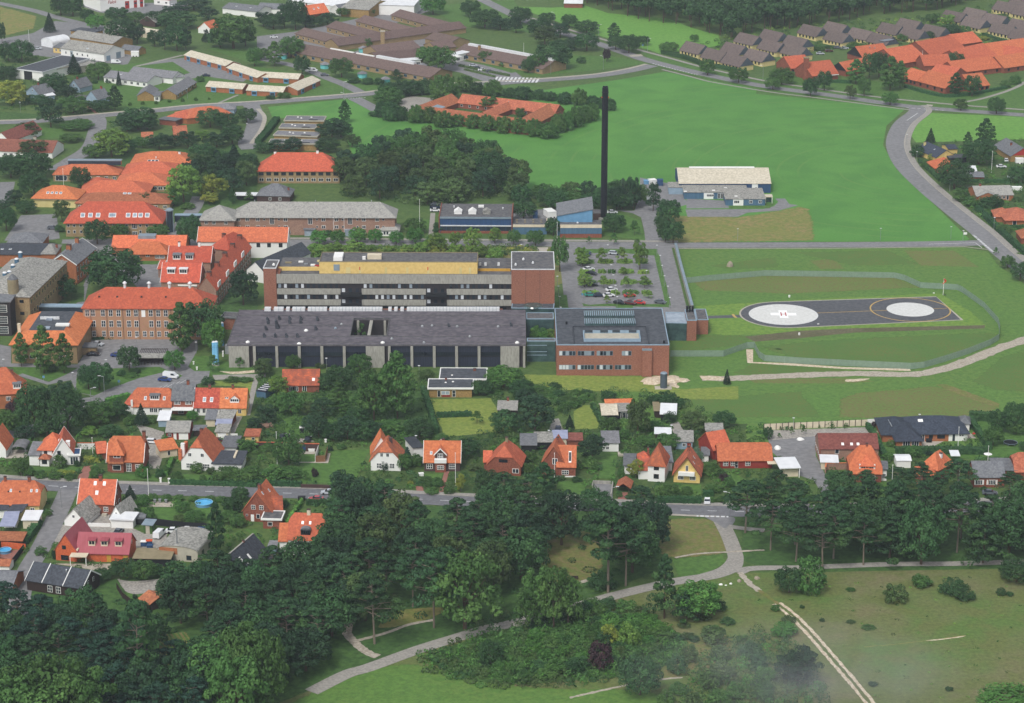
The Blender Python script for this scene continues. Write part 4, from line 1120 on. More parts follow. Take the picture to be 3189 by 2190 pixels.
def worldpoly(name,pts,m):
 z=nz(bbs(pts));a=sum(pts[i][0]*pts[(i+1)%len(pts)][1]-pts[(i+1)%len(pts)][0]*pts[i][1]for i in range(len(pts)))
 if a<0:pts=pts[::-1]
 b=MB();b.poly([(x,y,z)for x,y in pts]);return b.build(name,m,kind='structure')
R1=(P((1077,446))-P((669,446))).length/2;R2=(P((1780,416))-P((1496,416))).length/2
TR,BR=P((1795,340)),P((1942,477))
worldpoly('helipad_kerb',[(TR.x,TR.y+.7),(BR.x+.9,BR.y-.5)]+cap(873,446,R1+3.6,275,98),'kerb')
worldpoly('helipad_asphalt',[(TR.x,TR.y),(BR.x,BR.y)]+cap(873,446,R1+3.0,275,98),'asphalt_dark')
ellipse('helipad_rim',(873,446),R1+.25,'paint_white',hole=R1)
ellipse('helipad',(873,446),R1,'pad_white')
ellipse('helipad',(1638,416),R2,'pad_white')
R3=(P((1881,416))-P((1395,416))).length/2
ellipse('helipad_ring',(1638,416),R3,'pad_line',hole=R3-.5)
strip('helipad_line',[(1077,437),(1500,421)],.35,'pad_line',curve=False);strip('helipad_line',[(1776,412),(1860,408)],.35,'pad_line',curve=False)
strip('helipad_line',[(568,444),(575,455),(588,465)],.9,'pad_line')
gc=P((873,444));al=radians(-2)
def rects(name,L,m):
 b=MB();z=nz([(gc.x-6,gc.x+6,gc.y-6,gc.y+6)])
 for x0,x1,y0,y1 in L:
  b.poly([(gc.x+x*cos(al)-y*sin(al),gc.y+x*sin(al)+y*cos(al),z)for x,y in((x0,y0),(x1,y0),(x1,y1),(x0,y1))])
 return b.build(name,m,kind='structure')
rects('helipad_cross',[(-4.5,-1.5,-1.5,1.5),(1.5,4.5,-1.5,1.5),(-1.5,1.5,-4.5,4.5)],'cross_white')
rects('helipad_letter_h',[(-1.0,-.6,-2.1,2.1),(.6,1.0,-2.1,2.1),(-.599,.599,-.22,.22)],'red_paint')
# ================================================================ THE HOSPITAL
fr(600,650)
m_=house('long three storey hospital ward block with grey concrete bands and a yellow roof house',(758,600),(2885,606),16,21.5,0,'flat','brown_black','roof_felt',name='hospital_ward_block',cat='hospital building',oh=.05,par=.1)
L=m_.L
lg=[((1335-758)/2127*L,(1525-758)/2127*L),((2107-758)/2127*L,(2295-758)/2127*L)]
def band(z0,z1,nm='concrete_band',mt='concrete',d=.35,segs=None):
 segs=segs or[(0,lg[0][0]),(lg[0][1],lg[1][0]),(lg[1][1],L)]
 for a_,b_ in segs:m_.slab(nm,mt,a_,b_,-d,-.003,z0,z1)
band(13.1,15.9,segs=[(0,L)]);band(9.15,11.2);band(5.2,7.25)
m_.slab('roof_kerb','concrete',0,L,-.38,.0,15.9,16.35)
for(z0,z1,nm)in((8.7,9.95,'balcony'),(4.75,6.0,'balcony')):
 for a_,b_ in lg:
  m_.slab(nm,'black_wood',a_,b_,-1.5,-.02,z0,z1)
  for k in range(3):
   m_.slab('balcony_door','blind' if k==0 else 'glass',a_+.4+k*2.4,a_+1.5+k*2.4,-.06,-.01,z1-.6,z1+1.3)
for z in(11.35,7.4):
 us=[((i+.5)*1.97)/L for i in range(int(L/1.97))]
 us=[u for u in us if not any(a_-.6<u*L<b_+.6 for a_,b_ in lg)]
 for u in us:
  g=random.random();m_.win([u],z,1.15,1.65,1,1,'brown_black',glass='glass' if g<.62 else('blind' if g<.8 else 'glass_pale'),off=.02)
m_.slab('ground_floor_glazing','glass',2,L-2,-.05,-.01,1.0,4.6)
u0,u1=(1142-758)/2127*L,(2572-758)/2127*L
ph=m_.slab('roof_house','yellow',u0,u1,1.6,13.6,16.1,20.2)
m_.slab('roof_house_top','roof_felt',u0+.2,u1-.2,1.8,13.4,20.2,20.26,ph)
for a_ in((u0,u1,1.6,1.8),(u0,u1,13.4,13.6),(u0,u0+.2,1.8,13.4),(u1-.2,u1,1.8,13.4)):m_.slab('parapet','roof_tan',*a_,20.2,20.5,ph)
X=lambda x:(x-758)/2127*L
m_.slab('louvre','steel_blue',X(1272),X(1326),1.5,1.598,17.2,19.4,ph)
for x in(1382,1500,1735,1928,2118,2410,2495):m_.slab('hatch','yellow_pale',X(x),X(x)+.8+(x==1382)*.8,1.52,1.598,16.2,18.4,ph)
for x in(1509,2125):m_.slab('rust_sign','orange_paint',X(x)-.2,X(x)+.15,1.48,1.518,17.4,18.6,ph)
m_.slab('roof_lantern','white',X(1268),X(1350),3,9.5,20.26,21.6,ph);m_.slab('air_unit','cream',X(1572),X(1700),5,7.4,20.26,21.8,ph)
m_.slab('air_unit','white',X(1528),X(1556),4.6,6,20.26,21.2,ph)
m_.slab('low_parapet','yellow',X(760),X(1141),5,5.5,16.1,17.4);m_.slab('low_parapet','yellow_paint',X(2575),X(2870),5,5.4,16.1,17.0)
for i,(x,v,mt)in enumerate([(820,14,'roof_tan'),(1110,16,'yellow_pale'),(1000,12,'metal'),(1060,11,'white'),(1100,10,'red_paint'),(940,15,'white'),(1070,8,'concrete_light')]):
 m_.slab('roof_clutter',mt,X(x)-.8,X(x)+random.uniform(.3,1.6),v,v+1.2,16.1,16.5)
for x in(2590,2640,2760):m_.vent([(X(x)/L,.55)],'white_metal',.4,.9,'box')
t1=house('slim red brick stair tower at the left end of the ward block',(637,540),(752,541),18.5,10,0,'flat','hospital_brick','roof_felt',name='stair_tower',cat='tower',oh=.05,trim='white_metal',par=.1)
t1.slab('side_wing','hospital_brick',t1.L,t1.L+1.2,1.2,6,0,16.9);t1.vent([(.75,.3)],'white',.5,.7,'dome')
fr(1300,550)
t2=house('broad windowless red brick tower at the right end of the ward block',(849,842),(1240,842),18.3,22,0,'flat','hospital_brick','roof_felt',name='lift_tower',cat='tower',oh=.05,trim='white_metal',par=.1)
t2.vent([(.1,.2),(.5,.3),(.28,.5)],'white_metal',.4,.8,'dome')
for u in(.33,.66):t2.slab('joint','brown_black',u*t2.L-.04,u*t2.L+.04,-.012,-.004,0,18.2)
cn=house('low glazed entrance roof with an oval rooflight below the brick tower',(850,1190),(1232,1195),6.0,9,0,'flat','glass_green','roof_felt_dark',name='entrance_canopy',cat='canopy',oh=.05,trim='pale_blue',par=.05)
q=P((1045,1172),6);b=MB();n=24
b.cyl(q.x-cn.base.x,q.y-cn.base.y,6.0,6.45,3.4,3.1,n=n);b.build('rooflight','glass_green',cn.root)
fr(600,650)
lw=bld('treatment_block','long low hospital block with dark felt roof, concrete piers and sunken court',(325,1425),'hospital building')
a=P((325,1230),7.6);c=P((3005,1234),7.6);Y0=a.y;D=37.8;LL=c.x-a.x;bx,by=lw.location.x,lw.location.y
SX=lambda x:P((x,1230),7.6).x-a.x
hx0,hx1=SX(1490)-1.0,SX(1820)-2.5
hx0=(P((1440,1080),7.6).x-a.x);hx1=(P((1762,1080),7.6).x-a.x);hy0=P((1500,1155),7.6).y-Y0;hy1=P((1500,1000),7.6).y-Y0
def bxm(x0,x1,y0,y1,z0,z1,b=None):
 b=b or MB();ox,oy=a.x-bx,Y0-by;b.box(ox+x0,ox+x1,oy+y0,oy+y1,z0,z1);return b
b=MB()
for r_ in((0,hx0,0,D),(hx1,LL,0,D),(hx0,hx1,0,hy0),(hx0,hx1,hy1,D)):bxm(r_[0],r_[1],r_[2],r_[3],0,7.3,b)
b.build('wall','brown_black',lw)
b=MB()
for r_ in((-.6,hx0,-.6,D+.3),(hx1,LL+.3,-.6,D+.3),(hx0,hx1,-.6,hy0),(hx0,hx1,hy1,D+.3)):bxm(r_[0],r_[1],r_[2],r_[3],7.31,7.65,b)
rf=b.build('roof','roof_felt_brown',lw)
b=MB()
for yy in(2.2,8.2,20.5,31.5):
 for x0,x1 in((0,hx0-.4),(hx1+.4,LL))if hy0-1<yy<hy1+1 else((0,LL),):
  bxm(x0,x1,yy,yy+.22,7.6,7.82,b)
for r_ in((-.6,LL+.3,-.62,-.4),(-.62,-.4,-.4,D+.3)):bxm(*r_,7.6,7.85,b)
for r_ in((hx0-.3,hx0,hy0-.3,hy1+.3),(hx1,hx1+.3,hy0-.3,hy1+.3),(hx0,hx1,hy0-.3,hy0),(hx0,hx1,hy1,hy1+.3)):bxm(*r_,7.6,8.0,b)
b.build('roof_step','roof_felt',rf)
bxm((hx0+hx1)/2-.5,(hx0+hx1)/2+.5,hy0+.05,hy1-.05,6.4,7.28).build('court_beam','concrete',lw)
for(x,y)in((hx0+1.4,hy1-.3),(hx1-1.4,hy1-.3)):bxm(x-.4,x+.4,y-.3,y+.28,0,7.2).build('court_pier','concrete',lw)
wide=[(325,508),(1565,1733),(2781,2951)]
pier=[(545,570),(748,772),(950,976),(1155,1180),(1357,1382),(1765,1788),(1968,1992),(2170,2195),(2372,2397),(2575,2600),(2984,3005)]
for x0,x1 in wide:bxm(SX(x0),SX(x1),-.9,-.01,0,7.3).build('concrete_panel','concrete',lw)
for x0,x1 in pier:bxm(SX(x0),SX(x1),-.9,-.01,0,7.3).build('pier','concrete',lw)
ed=[570,748,772,950,976,1155,1180,1357,1382,1565,1788,1968,1992,2170,2195,2372,2397,2575,2600,2781]
for i in range(0,len(ed),2):
 x0,x1=SX(ed[i]),SX(ed[i+1]);bo=bxm(x0,x1,-.12,-.01,.1,7.28).build('cladding_bay','navy',lw)
 g=bxm(x0+.15,x1-.15,-.16,-.121,3.9,5.1).build('window','glass',bo)
 f=MB();n=8
 for k in range(n+1):xx=x0+.08+(x1-x0-.16)*k/n;bxm(xx-.04,xx+.04,-.2,-.161,.1,7.28,f)
 bxm(x0,x1,-.3,-.201,3.55,3.85,f);f.build('mullion','black_wood',bo)
for x0,x1 in((640,697),(725,812),(836,868),(892,1008),(1033,1206),(1229,1708),(1763,1793),(1817,1847),(1873,1904),(1931,2772)):
 p0=P((x0,942),8.0).x-a.x;p1=P((x1,942),8.0).x-a.x;f=bxm(p0,p1,D-1.4,D+.9,7.66,8.6).build('rooflight','white_metal',rf)
 m2=MB();n=max(1,int((p1-p0)/1.1))
 for k in range(1,n):xx=p0+(p1-p0)*k/n;bxm(xx-.05,xx+.05,D-1.5,D+.95,7.7,8.68,m2)
 if m2.f:m2.build('glazing_bar','steel_blue',f)
bxm(P((620,942),8).x-a.x,P((2800,942),8).x-a.x,D+.31,D+.9,6.8,7.9).build('brick_upstand','hospital_brick',lw)
def roofp(x,y):p=P((x,y),7.65);return p.x-bx,p.y-by
for(x,y,s_)in((680,1015,1),(683,1040,1),(785,1000,1),(765,1080,2.2),(880,1005,1),(878,1035,1),(980,1005,1),(978,1035,1),(1130,1010,1),(665,1095,1),(1115,1095,1.1),(650,1160,1),(750,1160,1),(850,1160,1),(950,1160,1),(2316,1065,.9),(2878,1060,1.1),(3025-0,1060,0)):
 if not s_:continue
 px,py=roofp(x,y);b=MB();h=1.3*s_;r=.75*s_**.4
 k=len(b.v);b.v+=[(px-r*.5,py-r,7.6),(px+r*.8,py-r,7.6),(px+r*.8,py+r,7.6),(px-r*.5,py+r,7.6),(px-r*.7,py-r,7.6+h),(px-r*.2,py-r,7.6+h),(px-r*.2,py+r,7.6+h),(px-r*.7,py+r,7.6+h)]
 b.f+=[(4,5,6,7),(0,1,5,4),(1,2,6,5),(2,3,7,6),(3,0,4,7)];b.build('roof_cowl','roof_black',rf)
for(x,y,m3)in((1025,1105,'white'),(1290,1085,'steel_blue'),(2075,1068,'metal'),(2163,1062,'metal'),(2390-0,1070,'metal'),(2505,1160,'metal'),(2760,1070,'metal'),(498,1210,'white'),(962,1225,'white'),(1717,1215,'white'),(2932,1215,'white'),(1345,1050,'metal'),(2090,1215,'metal'),(1800,1180,'metal')):
 px,py=roofp(x,y);b=MB();r=.7 if m3=='white' else .5
 b.cyl(px,py,7.6,7.95,r,n=12);b.cyl(px,py,7.95,8.3,r,r*.3,n=12);b.build('roof_vent',m3,rf)
bxm(-1.6,-.01,3,5.2,3.4,6.2).build('wall_duct','metal',lw)
pw=house('low brick passage wing joining the long block to the red roofed hospital',(262,985),(392,990),4.2,5,0,'flat','hospital_brick','roof_felt',name='passage_wing',cat='building',trim='metal')
fr(1300,550)
gl=house('glazed link with dark green glass between the long block and the square brick wing',(990,1490),(1248,1490),7.0,3,0,'flat','glass_green','roof_felt',name='glass_link',cat='building',trim='pale_blue',par=.1,oh=0)
for z in(2.2,3.4,5.6):gl.slab('transom','pale_blue',0,gl.L*.7,-.12,-.01,z,z+.18)
gb=house('flat grey roofed passage behind the green court by the brick tower',(985,1290),(1232,1290),6.5,7,0,'flat','glass_green','roof_felt',name='passage_wing',cat='building',trim='pale_blue',par=.1,oh=0)
ew=house('square two storey red brick hospital wing with flat grey roof and rooflights',(1258,1524),(2276,1524),10.4,39.5,0,'flat','hospital_brick','roof_felt_dark',name='brick_wing',cat='hospital building',oh=.02,trim='pale_blue',par=.1)
L=ew.L
def grp(x):return(x/2.9013+1500-(1300+1258/2.9013))/((2276-1258)/2.9013)
for z,gs in((6.9,[(700,850),(868,1020),(1040,1187),(1267,1355)]),(2.15,[(700,850),(868,1018),(1038,1187),(1205,1355)])):
 for x0,x1 in gs:
  w=(grp(x1)-grp(x0))*L;n=5 if w>4 else 3
  for k in range(n):
   ew.win([grp(x0)+(k+.5)*(grp(x1)-grp(x0))/n],z,w/n-.02,1.55,1,1,'steel_blue',glass=random.choice(['glass','glass_blue','glass_blue','blind','glass_pale']))
pr=ew.slab('stair_projection','hospital_brick',grp(1450)*L,grp(1538)*L,-1.2,-.01,0,8.9);ew.slab('projection_roof','steel_blue',grp(1450)*L,grp(1538)*L,-1.2,.0,8.9,9.3,pr)
def rp(x,y):p=P((x,y),10.8);return p.x-ew.o.x,p.y-ew.o.y
def roofrect(nm,mt,x0,y0,x1,y1,z0,z1,parent):
 p0=rp(x0,y1);p1=rp(x1,y0);return ew.slab(nm,mt,p0[0],rp(x1,y1)[0],p0[1],p1[1],z0,z1,parent)
for(y0,y1,x0,x1)in((1222,1268,1508,1958),(1292,1340,1512,1970)):
 o=roofrect('rooflight','glass_green',x0,y0,x1,y1,10.5,11.3,ew.robj)
 p0=rp(x0,y1);p1=rp(x1,y1);n=24;f=MB()
 for k in range(n+1):
  xx=p0[0]+(p1[0]-p0[0])*k/n;f.prism([ew.T(xx-.06,p0[1]-.05,11.4),ew.T(xx+.06,p0[1]-.05,11.4),ew.T(xx+.06,p0[1]+5.0,11.4),ew.T(xx-.06,p0[1]+5.0,11.4)],.3)
 f.build('glazing_bar','pale_blue',o)
q0,q1=rp(1510,1482),rp(2010,1482);qt=rp(1510,1410)
fl=ew.slab('atrium','concrete_light',q0[0],q1[0],q0[1],qt[1],10.5,10.56,ew.robj)
for a_ in((q0[0]-.3,q1[0]+.3,q0[1]-.3,q0[1],11.5,'pale_blue'),(q0[0]-.3,q1[0]+.3,qt[1],qt[1]+.3,11.5,'pale_blue'),(q0[0]-.3,q0[0],q0[1],qt[1],11.5,'pale_blue'),(q1[0],q1[0]+.3,q0[1],qt[1],11.5,'pale_blue')):
 ew.slab('atrium_wall',a_[5],a_[0],a_[1],a_[2],a_[3],10.5,a_[4],fl)
for k in(.02,.3,.52,.82):
 ew.slab('window','glass_blue',q0[0]+k*(q1[0]-q0[0]),q0[0]+(k+.14)*(q1[0]-q0[0]),qt[1]-.06,qt[1]-.01,10.8,11.7,fl)
c0,c1,ct=rp(1413,1520),rp(2090,1520),rp(1413,1355)
for a_ in((c0[0],c1[0],ct[1],ct[1]+.25),(c0[0],c0[0]+.25,.5,ct[1]),(c1[0],c1[0]+.25,.5,ct[1])):ew.slab('roof_upstand','roof_black',*a_,10.5,11.0,ew.robj)
ew.vent([(.1,.55),(.955,.04)],'black_metal',.35,.8,'box')
fr(1989,750,1.9367)
br=house('glass bridge leading from the brick wing towards the helipad',(165,497),(290,499),6.2,12,0,'flat','glass_green','glass_pale',name='glass_bridge',cat='bridge',oh=.05,trim='pale_blue',par=.05)
lb=house('small brick lobby with blue rimmed flat roofs at the start of the helipad path',(292,482),(350,482),7.2,12,0,'flat','hospital_brick','roof_felt',name='helipad_lobby',cat='building',oh=.02,trim='pale_blue',par=.1)
l2=add(lb,(352,478),(420,478),5.2,12,0,'flat','hospital_brick','roof_felt',oh=.02,trim='pale_blue',par=.1)
g=P((308,425),7.5)
pg=bld('rooftop_plant','black machinery cluster on top of the helipad lobby',(300,470),'machinery')
pg.location=(g.x,g.y,7.3)
for i,x in enumerate((-.9,0,.9)):
 b=MB();b.cyl(x,0,0,1.9,.38,n=10);b.cyl(x,.1,1.9,2.1,.5,.3,n=10);b.build('unit','black_metal',pg)
w=wallrun('long pale blue topped wall running from the road down to the helipad lobby',[(222,48),(255,180),(290,310),(322,425)],2.2,.8,'concrete',cap='steel_blue',name='boundary_wall')
fr(1300,550)
bh=house('blue boiler house with three white roof lanterns beside the road',(200,368),(849,372),6.4,20,0,'flat','blue_dark','roof_felt',name='boiler_house',cat='building',oh=0,par=.2)
L=bh.L
bh.slab('roof_apron','steel_blue',0,L,-.25,.0,5.9,6.62);bh.slab('fascia','white_metal',.3,L,-.3,-.01,2.9,3.3);bh.slab('brick_base','brick',.3,L,-.2,-.01,0,1.0)
bh.slab('window_band','glass_blue',.6,L-.2,-.1,-.01,1.0,2.9)
f=MB()
for k in range(15):f.prism([bh.T(.6+k*(L-.8)/14-.07,-.22,2.9),bh.T(.6+k*(L-.8)/14+.07,-.22,2.9),bh.T(.6+k*(L-.8)/14+.07,-.02,2.9),bh.T(.6+k*(L-.8)/14-.07,-.02,2.9)],1.9)
f.build('mullion','blue_dark',bh.root)
for u in(-.35,L):bh.slab('end_wall','brick',u,u+.35,-.4,20.2,0,7.0)
for u,mt in((.25,'white'),(.45,'white'),(.65,'roof_weathered')):
 b=MB();x=u*L;v=4
 b.prism([bh.T(x-1.5,v,7.6),bh.T(x+1.5,v,7.6),bh.T(x+1.5,v+3.5,7.6),bh.T(x-1.5,v+3.5,7.6)],1.2)
 k=len(b.v);b.v+=[bh.T(x-1.6,v-.1,7.6),bh.T(x+1.6,v-.1,7.6),bh.T(x,v-.1,8.7),bh.T(x-1.6,v+3.6,7.6),bh.T(x+1.6,v+3.6,7.6),bh.T(x,v+3.6,8.7)]
 b.f+=[(k,k+1,k+2),(k,k+2,k+5,k+3),(k+1,k+4,k+5,k+2),(k+3,k+5,k+4)];b.build('roof_lantern',mt,bh.robj)
bh.vent([(.56,.75)],'white',1.1,.6,'box');bh.vent([(.18,.7),(.87,.6)],'white_metal',.35,.7)
ml=house('low flat link block with blue wall between the boiler house and the blue shed',(862,441),(1170,441),3.7,9,0,'flat','blue_wall','roof_felt',name='link_block',cat='building',oh=0,par=.3)
ml.slab('fascia','cream',0,ml.L,-.2,-.01,3.0,4.0);ml.slab('edge','cream',ml.L-.1,ml.L+.3,-.2,9,3.2,4.15)
ml.vent([(x,y)for x in(.12,.36,.6,.84)for y in(.35,.7)],'roof_tan',.4,.2,'box')
lf=house('low flat brick and blue block in front of the black chimney',(1290,441),(1666,441),5.0,7,0,'flat','brick','roof_felt',name='link_block',cat='building',oh=0,par=.3)
lf.slab('fascia','cream',0,lf.L,-.2,-.01,4.0,5.3);lf.slab('blue_cladding','blue_wall',0,lf.L,-.12,-.01,1.6,4.0)
lf.vent([(.3,.6),(.55,.6),(.42,.3)],'white_metal',.4,.5,'dome')
sh=bld('boiler_shed','tall blue metal shed with a slanting grey roof beside the black chimney',(1270,520),'building')
q=[P((1265,352),8.0),P((1582,290),10.8)]
x0,x1,y0=q[0].x,q[1].x,q[0].y;o=sh.location;b=MB();dep=14;b2=MB()
pts=[(x0,y0,8.0),(x1,y0,10.6),(x1,y0+dep,11.8),(x0,y0+dep,9.2)]
pts=[(p[0]-o.x,p[1]-o.y,p[2])for p in pts];bt=[(p[0],p[1],0)for p in pts]
for i in range(4):j=(i+1)%4;b.poly([bt[i],bt[j],pts[j],pts[i]])
b.build('wall','blue_panel',sh)
e=.3;b2.prism([(pts[0][0]-e,pts[0][1]-e,8.0),(pts[1][0]+e,pts[1][1]-e,10.65),(pts[2][0]+e,pts[2][1]+e,11.9),(pts[3][0]-e,pts[3][1]+e,9.25)],.25);b2.build('roof','roof_slate',sh)
ch=bld('chimney_stack','very tall black steel chimney behind the blue shed',(1683,388),'chimney')
b=MB();b.cyl(0,0,0,53.5,1.3,1.22,n=24);b.build('shaft','black_metal',ch,smooth=False)
b=MB();b.cyl(0,0,0,1.0,2.2,n=20);b.build('plinth','concrete',ch)
b=MB()
for z in(12,24,36,49.3,51.5):b.cyl(0,0,z,z+.25,1.42,n=24)
b.build('ring','black_metal',ch)
b=MB()
for x_,y_ in((.55,0),(-.55,.1),(0,-.5)):b.cyl(x_,y_,53.4,54.1,.42,n=10)
b.build('flue','black_metal',ch)
b=MB()
for sx in(-.2,.2):b.bar((sx,-1.5,1),(sx,-1.42,53),.03,n=4)
for k in range(0,130):b.bar((-.2,-1.48,1+k*.4),(.2,-1.48,1+k*.4),.02,n=3)
b.build('ladder','black_metal',ch)
for x_,y_ in((-1.3,-.5),(1.3,-.5)):
 b=MB();b.cyl(x_,y_,49.4,49.9,.18,n=8);b.build('warning_lamp','orange_paint',ch)
hc=house('small brown brick hut behind the chimney',(1588,335),(1655,335),2.6,5,0,'flat','brick_dark','roof_felt',name='hut',cat='hut',oh=.1)
fr(1900,450)
ws=house('long blue workshop hall with a cream metal roof at the edge of the green field',(625,350),(1452,350),4.2,26,3.4,'gx','blue_dark','roof_cream',name='workshop_hall',cat='hall',oh=.3)
ws.slab('ridge_light','white',ws.L*.13,ws.L*.85,12.0,13.9,7.5,7.85,ws.robj)
ws.slab('white_panel','white',ws.L*.795,ws.L*.86,-.06,-.01,0,4.0);ws.win([.84],1.0,.8,1.4,1,1,'black_wood')
ws.sky([(u,.62)for u in[.15+i*.055 for i in range(13)]],.5,1.2,'roof_cream','concrete_light')
w2=house('low blue office range with a grey roof in front of the cream roofed hall',(670,432),(1243,432),2.9,14,.6,'shed','blue_wall','roof_weathered',name='office_range',cat='building',oh=.3)
w2.slab('white_panel','white',w2.L*.31,w2.L*.46,-.06,-.01,0,2.7);w2.win([.385,.44],1.0,1.6,1.1,3);w2.win([.55,.6],.3,1.2,2.2,2);w2.sky([(.02,.15),(.47,.35),(.67,.85)],1.6,2.4,'white')
w3=house('grey roofed blue annex at the front right of the workshop',(1045,493),(1400,493),2.8,15,.6,'shed','blue_wall','roof_weathered',name='office_annex',cat='building',oh=.3)
w3.slab('white_panel','white',w3.L*.19,w3.L*.45,-.06,-.01,0,2.6);w3.win([.28],1.0,2.2,1.2,3);w3.win([.64,.88],1.0,1.4,1.2,2);w3.sky([(.28,.5)],1.6,2.4,'white')
pc=house('small white framed porch beside the grey roofed annex',(1405,478),(1468,478),2.6,3.5,0,'flat',None,'roof_cream',name='porch',cat='porch',oh=.1)
for u in(.1,pc.L-.1):
 for v in(.1,3.4):pc.slab('post','trim',u-.08,u+.08,v-.08,v+.08,0,2.6)
pc.slab('glass_panel','glass_green',.3,pc.L-.3,1.6,1.7,.1,2.4)
w4=house('low pale grey lean-to at the left end of the workshop',(532,388),(663,388),3.0,7,.4,'shed','pale_blue','roof_weathered',name='lean_to',cat='shed',oh=.2)
# ================================================================ OLD HOSPITAL, SCHOOL, CARE HOMES (upper left)
fr(0,0)
h=house('white fire station hall with red doors at the top left',(905,4),(1300,-38),6.5,24,0,'flat','white','roof_white',name='fire_station',cat='building',oh=.1,par=.2)
for u in(.56,.76,.9):
 o=h.slab('garage_door','red_paint',u*h.L,u*h.L+2.6-(.6 if u>.6 else 0),-.06,-.01,.1,4.4)
 h.slab('door_window','glass_blue',u*h.L+.3,u*h.L+1.8,-.09,-.061,2.2,3.2,o)
b=MB()
try:
 cu=bpy.data.curves.new('lettering','FONT');cu.body='Falck';cu.size=2.6;cu.extrude=.03;cu.align_x='CENTER';cu.shear=.3
 tx=bpy.data.objects.new('lettering',cu);C.objects.link(tx);tx.parent=h.root;p=h.T(.26*h.L,-.06,4.0)
 tx.location=p;tx.rotation_euler=(pi/2,0,h.rz);cu.materials.append(M('red_paint'));bpy.context.view_layer.update();me=bpy.data.meshes.new_from_object(tx.evaluated_get(bpy.context.evaluated_depsgraph_get()));mk('lettering',me,h.root,p).rotation_euler=(pi/2,0,h.rz);bpy.data.objects.remove(tx)
except Exception as e_:print(e_)
h=house('small white building with a red fascia beside the fire station',(1390,-8),(1530,4),3.2,8,0,'flat','white','red_paint',cat='building',oh=.1,par=.6);h.win([.3,.8],1,1.6,1.2,2)
h=house('large white walled workshop with a mossy grey roof near the left edge',(548,432),(940,486),4.2,16,3,'gx','white','roof_weathered',name='workshop',cat='workshop')
h.win([.12,.25,.38,.5,.62],1.4,.9,1.2,1);h.slab('door','steel_blue',h.L*.22,h.L*.28,-.05,-.01,.1,3.2);h.door(.7,3.6,3.2,'steel_blue','r');h.door(.2,3,2.6,'pale_blue','r');h.sky([(.55,.3)],1.2,1.2)
h=house('mustard walled workshop with a grey roof behind the white workshop',(620,330),(1020,392),4.0,15,2.4,'gx','mustard','roof_weathered',name='workshop',cat='workshop')
h=house('small black roofed yellow office beside the white storage tent',(480,425),(570,436),3.0,12,1.4,'gx','yellow','roof_slate',name='office',cat='office');h.win([.3,.7],.9,1,1.3)
h=house('white arched storage tent at the left edge of the industrial yard',(372,372),(475,392),2.6,12,2.4,'arch','roof_white','roof_white',name='storage_tent',cat='tent')
h=house('small flat black roofed mustard building with a white rooflight',(640,278),(836,300),3,9,0,'flat','mustard','roof_felt_dark',name='shed',cat='shed');h.sky([(.2,.7)],3,2,'white')
h=house('dark flat roofed warehouse with white wall panels and an open black doorway',(140,628),(385,657),4.6,38,0,'flat','white','roof_felt_dark',name='warehouse',cat='warehouse',trim='white_metal')
h.slab('doorway','black_wood',h.L*.31,h.L*.61,-.05,-.01,0,4.4)
h2=add(h,(388,657),(612,606),4.0,14,0,'flat','white','roof_felt',trim='concrete_light')
h=house('open sided cream roofed storage shelter beside the warehouse yard',(730,600),(868,572),3.4,8,.5,'shed','concrete_light','roof_weathered',name='shelter',cat='shelter')
h=house('light blue gabled cottage with a grey roof near the left edge',(236,822),(352,852),3,9,3.4,'gy','pale_blue','roof_slate',cat='cottage');h.win([.3,.7],.9,.9,1.1);h.win([.5],3.6,.9,1);h.chim(.5,.4)
h2=add(h,(385,872),(495,858),2.2,4,.6,'shed','pale_blue','roof_white')
h=house('small grey cottage with a steep grey roof behind the dark garden tree',(620,775),(718,790),2.8,9,3.4,'gy','pale_blue','roof_slate',cat='cottage');h.win([.5],3,.9,1);h.chim(.5,.3)
h=house('slate roofed grey cottage with a low annex beside the white flat complex',(775,880),(880,896),2.8,9,3.6,'gy','pale_blue','roof_slate',cat='cottage');h.win([.3,.7],1,.8,1);h.chim(.5,.8,.7,1,'tile_red')
add(h,(690,880),(770,884),2.2,4,0,'flat','pale_blue','roof_felt')
w=house('white walled nursing home with interlocking light grey roofs',(938,693),(1330,742),2.9,12,2.2,'gx','white','roof_grey',name='nursing_home',cat='care home')
w.win(7,.8,1.6,1.4,2)
a_=add(w,(1160,660),(1560,705),3.1,10,2.4,'gx');a_=add(w,(1560,700),(1650,690),3.0,9,2.2,'hip')
a_=add(w,(1240,862),(1391,862),2.8,15,2.3,'gy','mustard');a_=add(w,(1440,846),(1590,853),2.7,30,2.4,'gy','mustard');a_.win(5,.9,1.8,1.4,2,face='r')
a_=add(w,(1392,870),(1440,870),2.6,10,0,'flat','white','roof_slate');a_.win([.5],.6,1.6,1.6,2)
w.sky([(.3,.6)],1,1)
def terrace(label,A,B,n,fr_=None,d=9,**k):
 h=house(label,A,B,2.8,d,1.7,'gx','orange_brick','roof_cream',name='terrace_house_row',cat='terrace',group='cream roofed terraces',**k)
 for i in range(n):
  u=(i+.3)/n;o=h.slab('blue_bay','blue_panel',u*h.L,u*h.L+2.6,-.5,-.01,.1,2.5);h.slab('window','glass_blue',u*h.L+.3,u*h.L+2.3,-.55,-.501,.8,2.1,o)
 h.vent([((i+.45)/n,.3)for i in range(n)],'roof_cream',.25,.4);return h
terrace('cream roofed brick terrace with blue bays, topmost of the zigzag rows',(1664,494),(2040,594),4)
terrace('cream roofed brick terrace with blue bays, middle part of the long back row',(2048,608),(2326,700),3)
terrace('short cream roofed terrace on the lawn, leftmost of the front row',(1860,778),(2190,802),2)
fr(800,0)
terrace('cream roofed brick terrace with blue bays, right hand end of the back row',(5,692),(372,712),2)
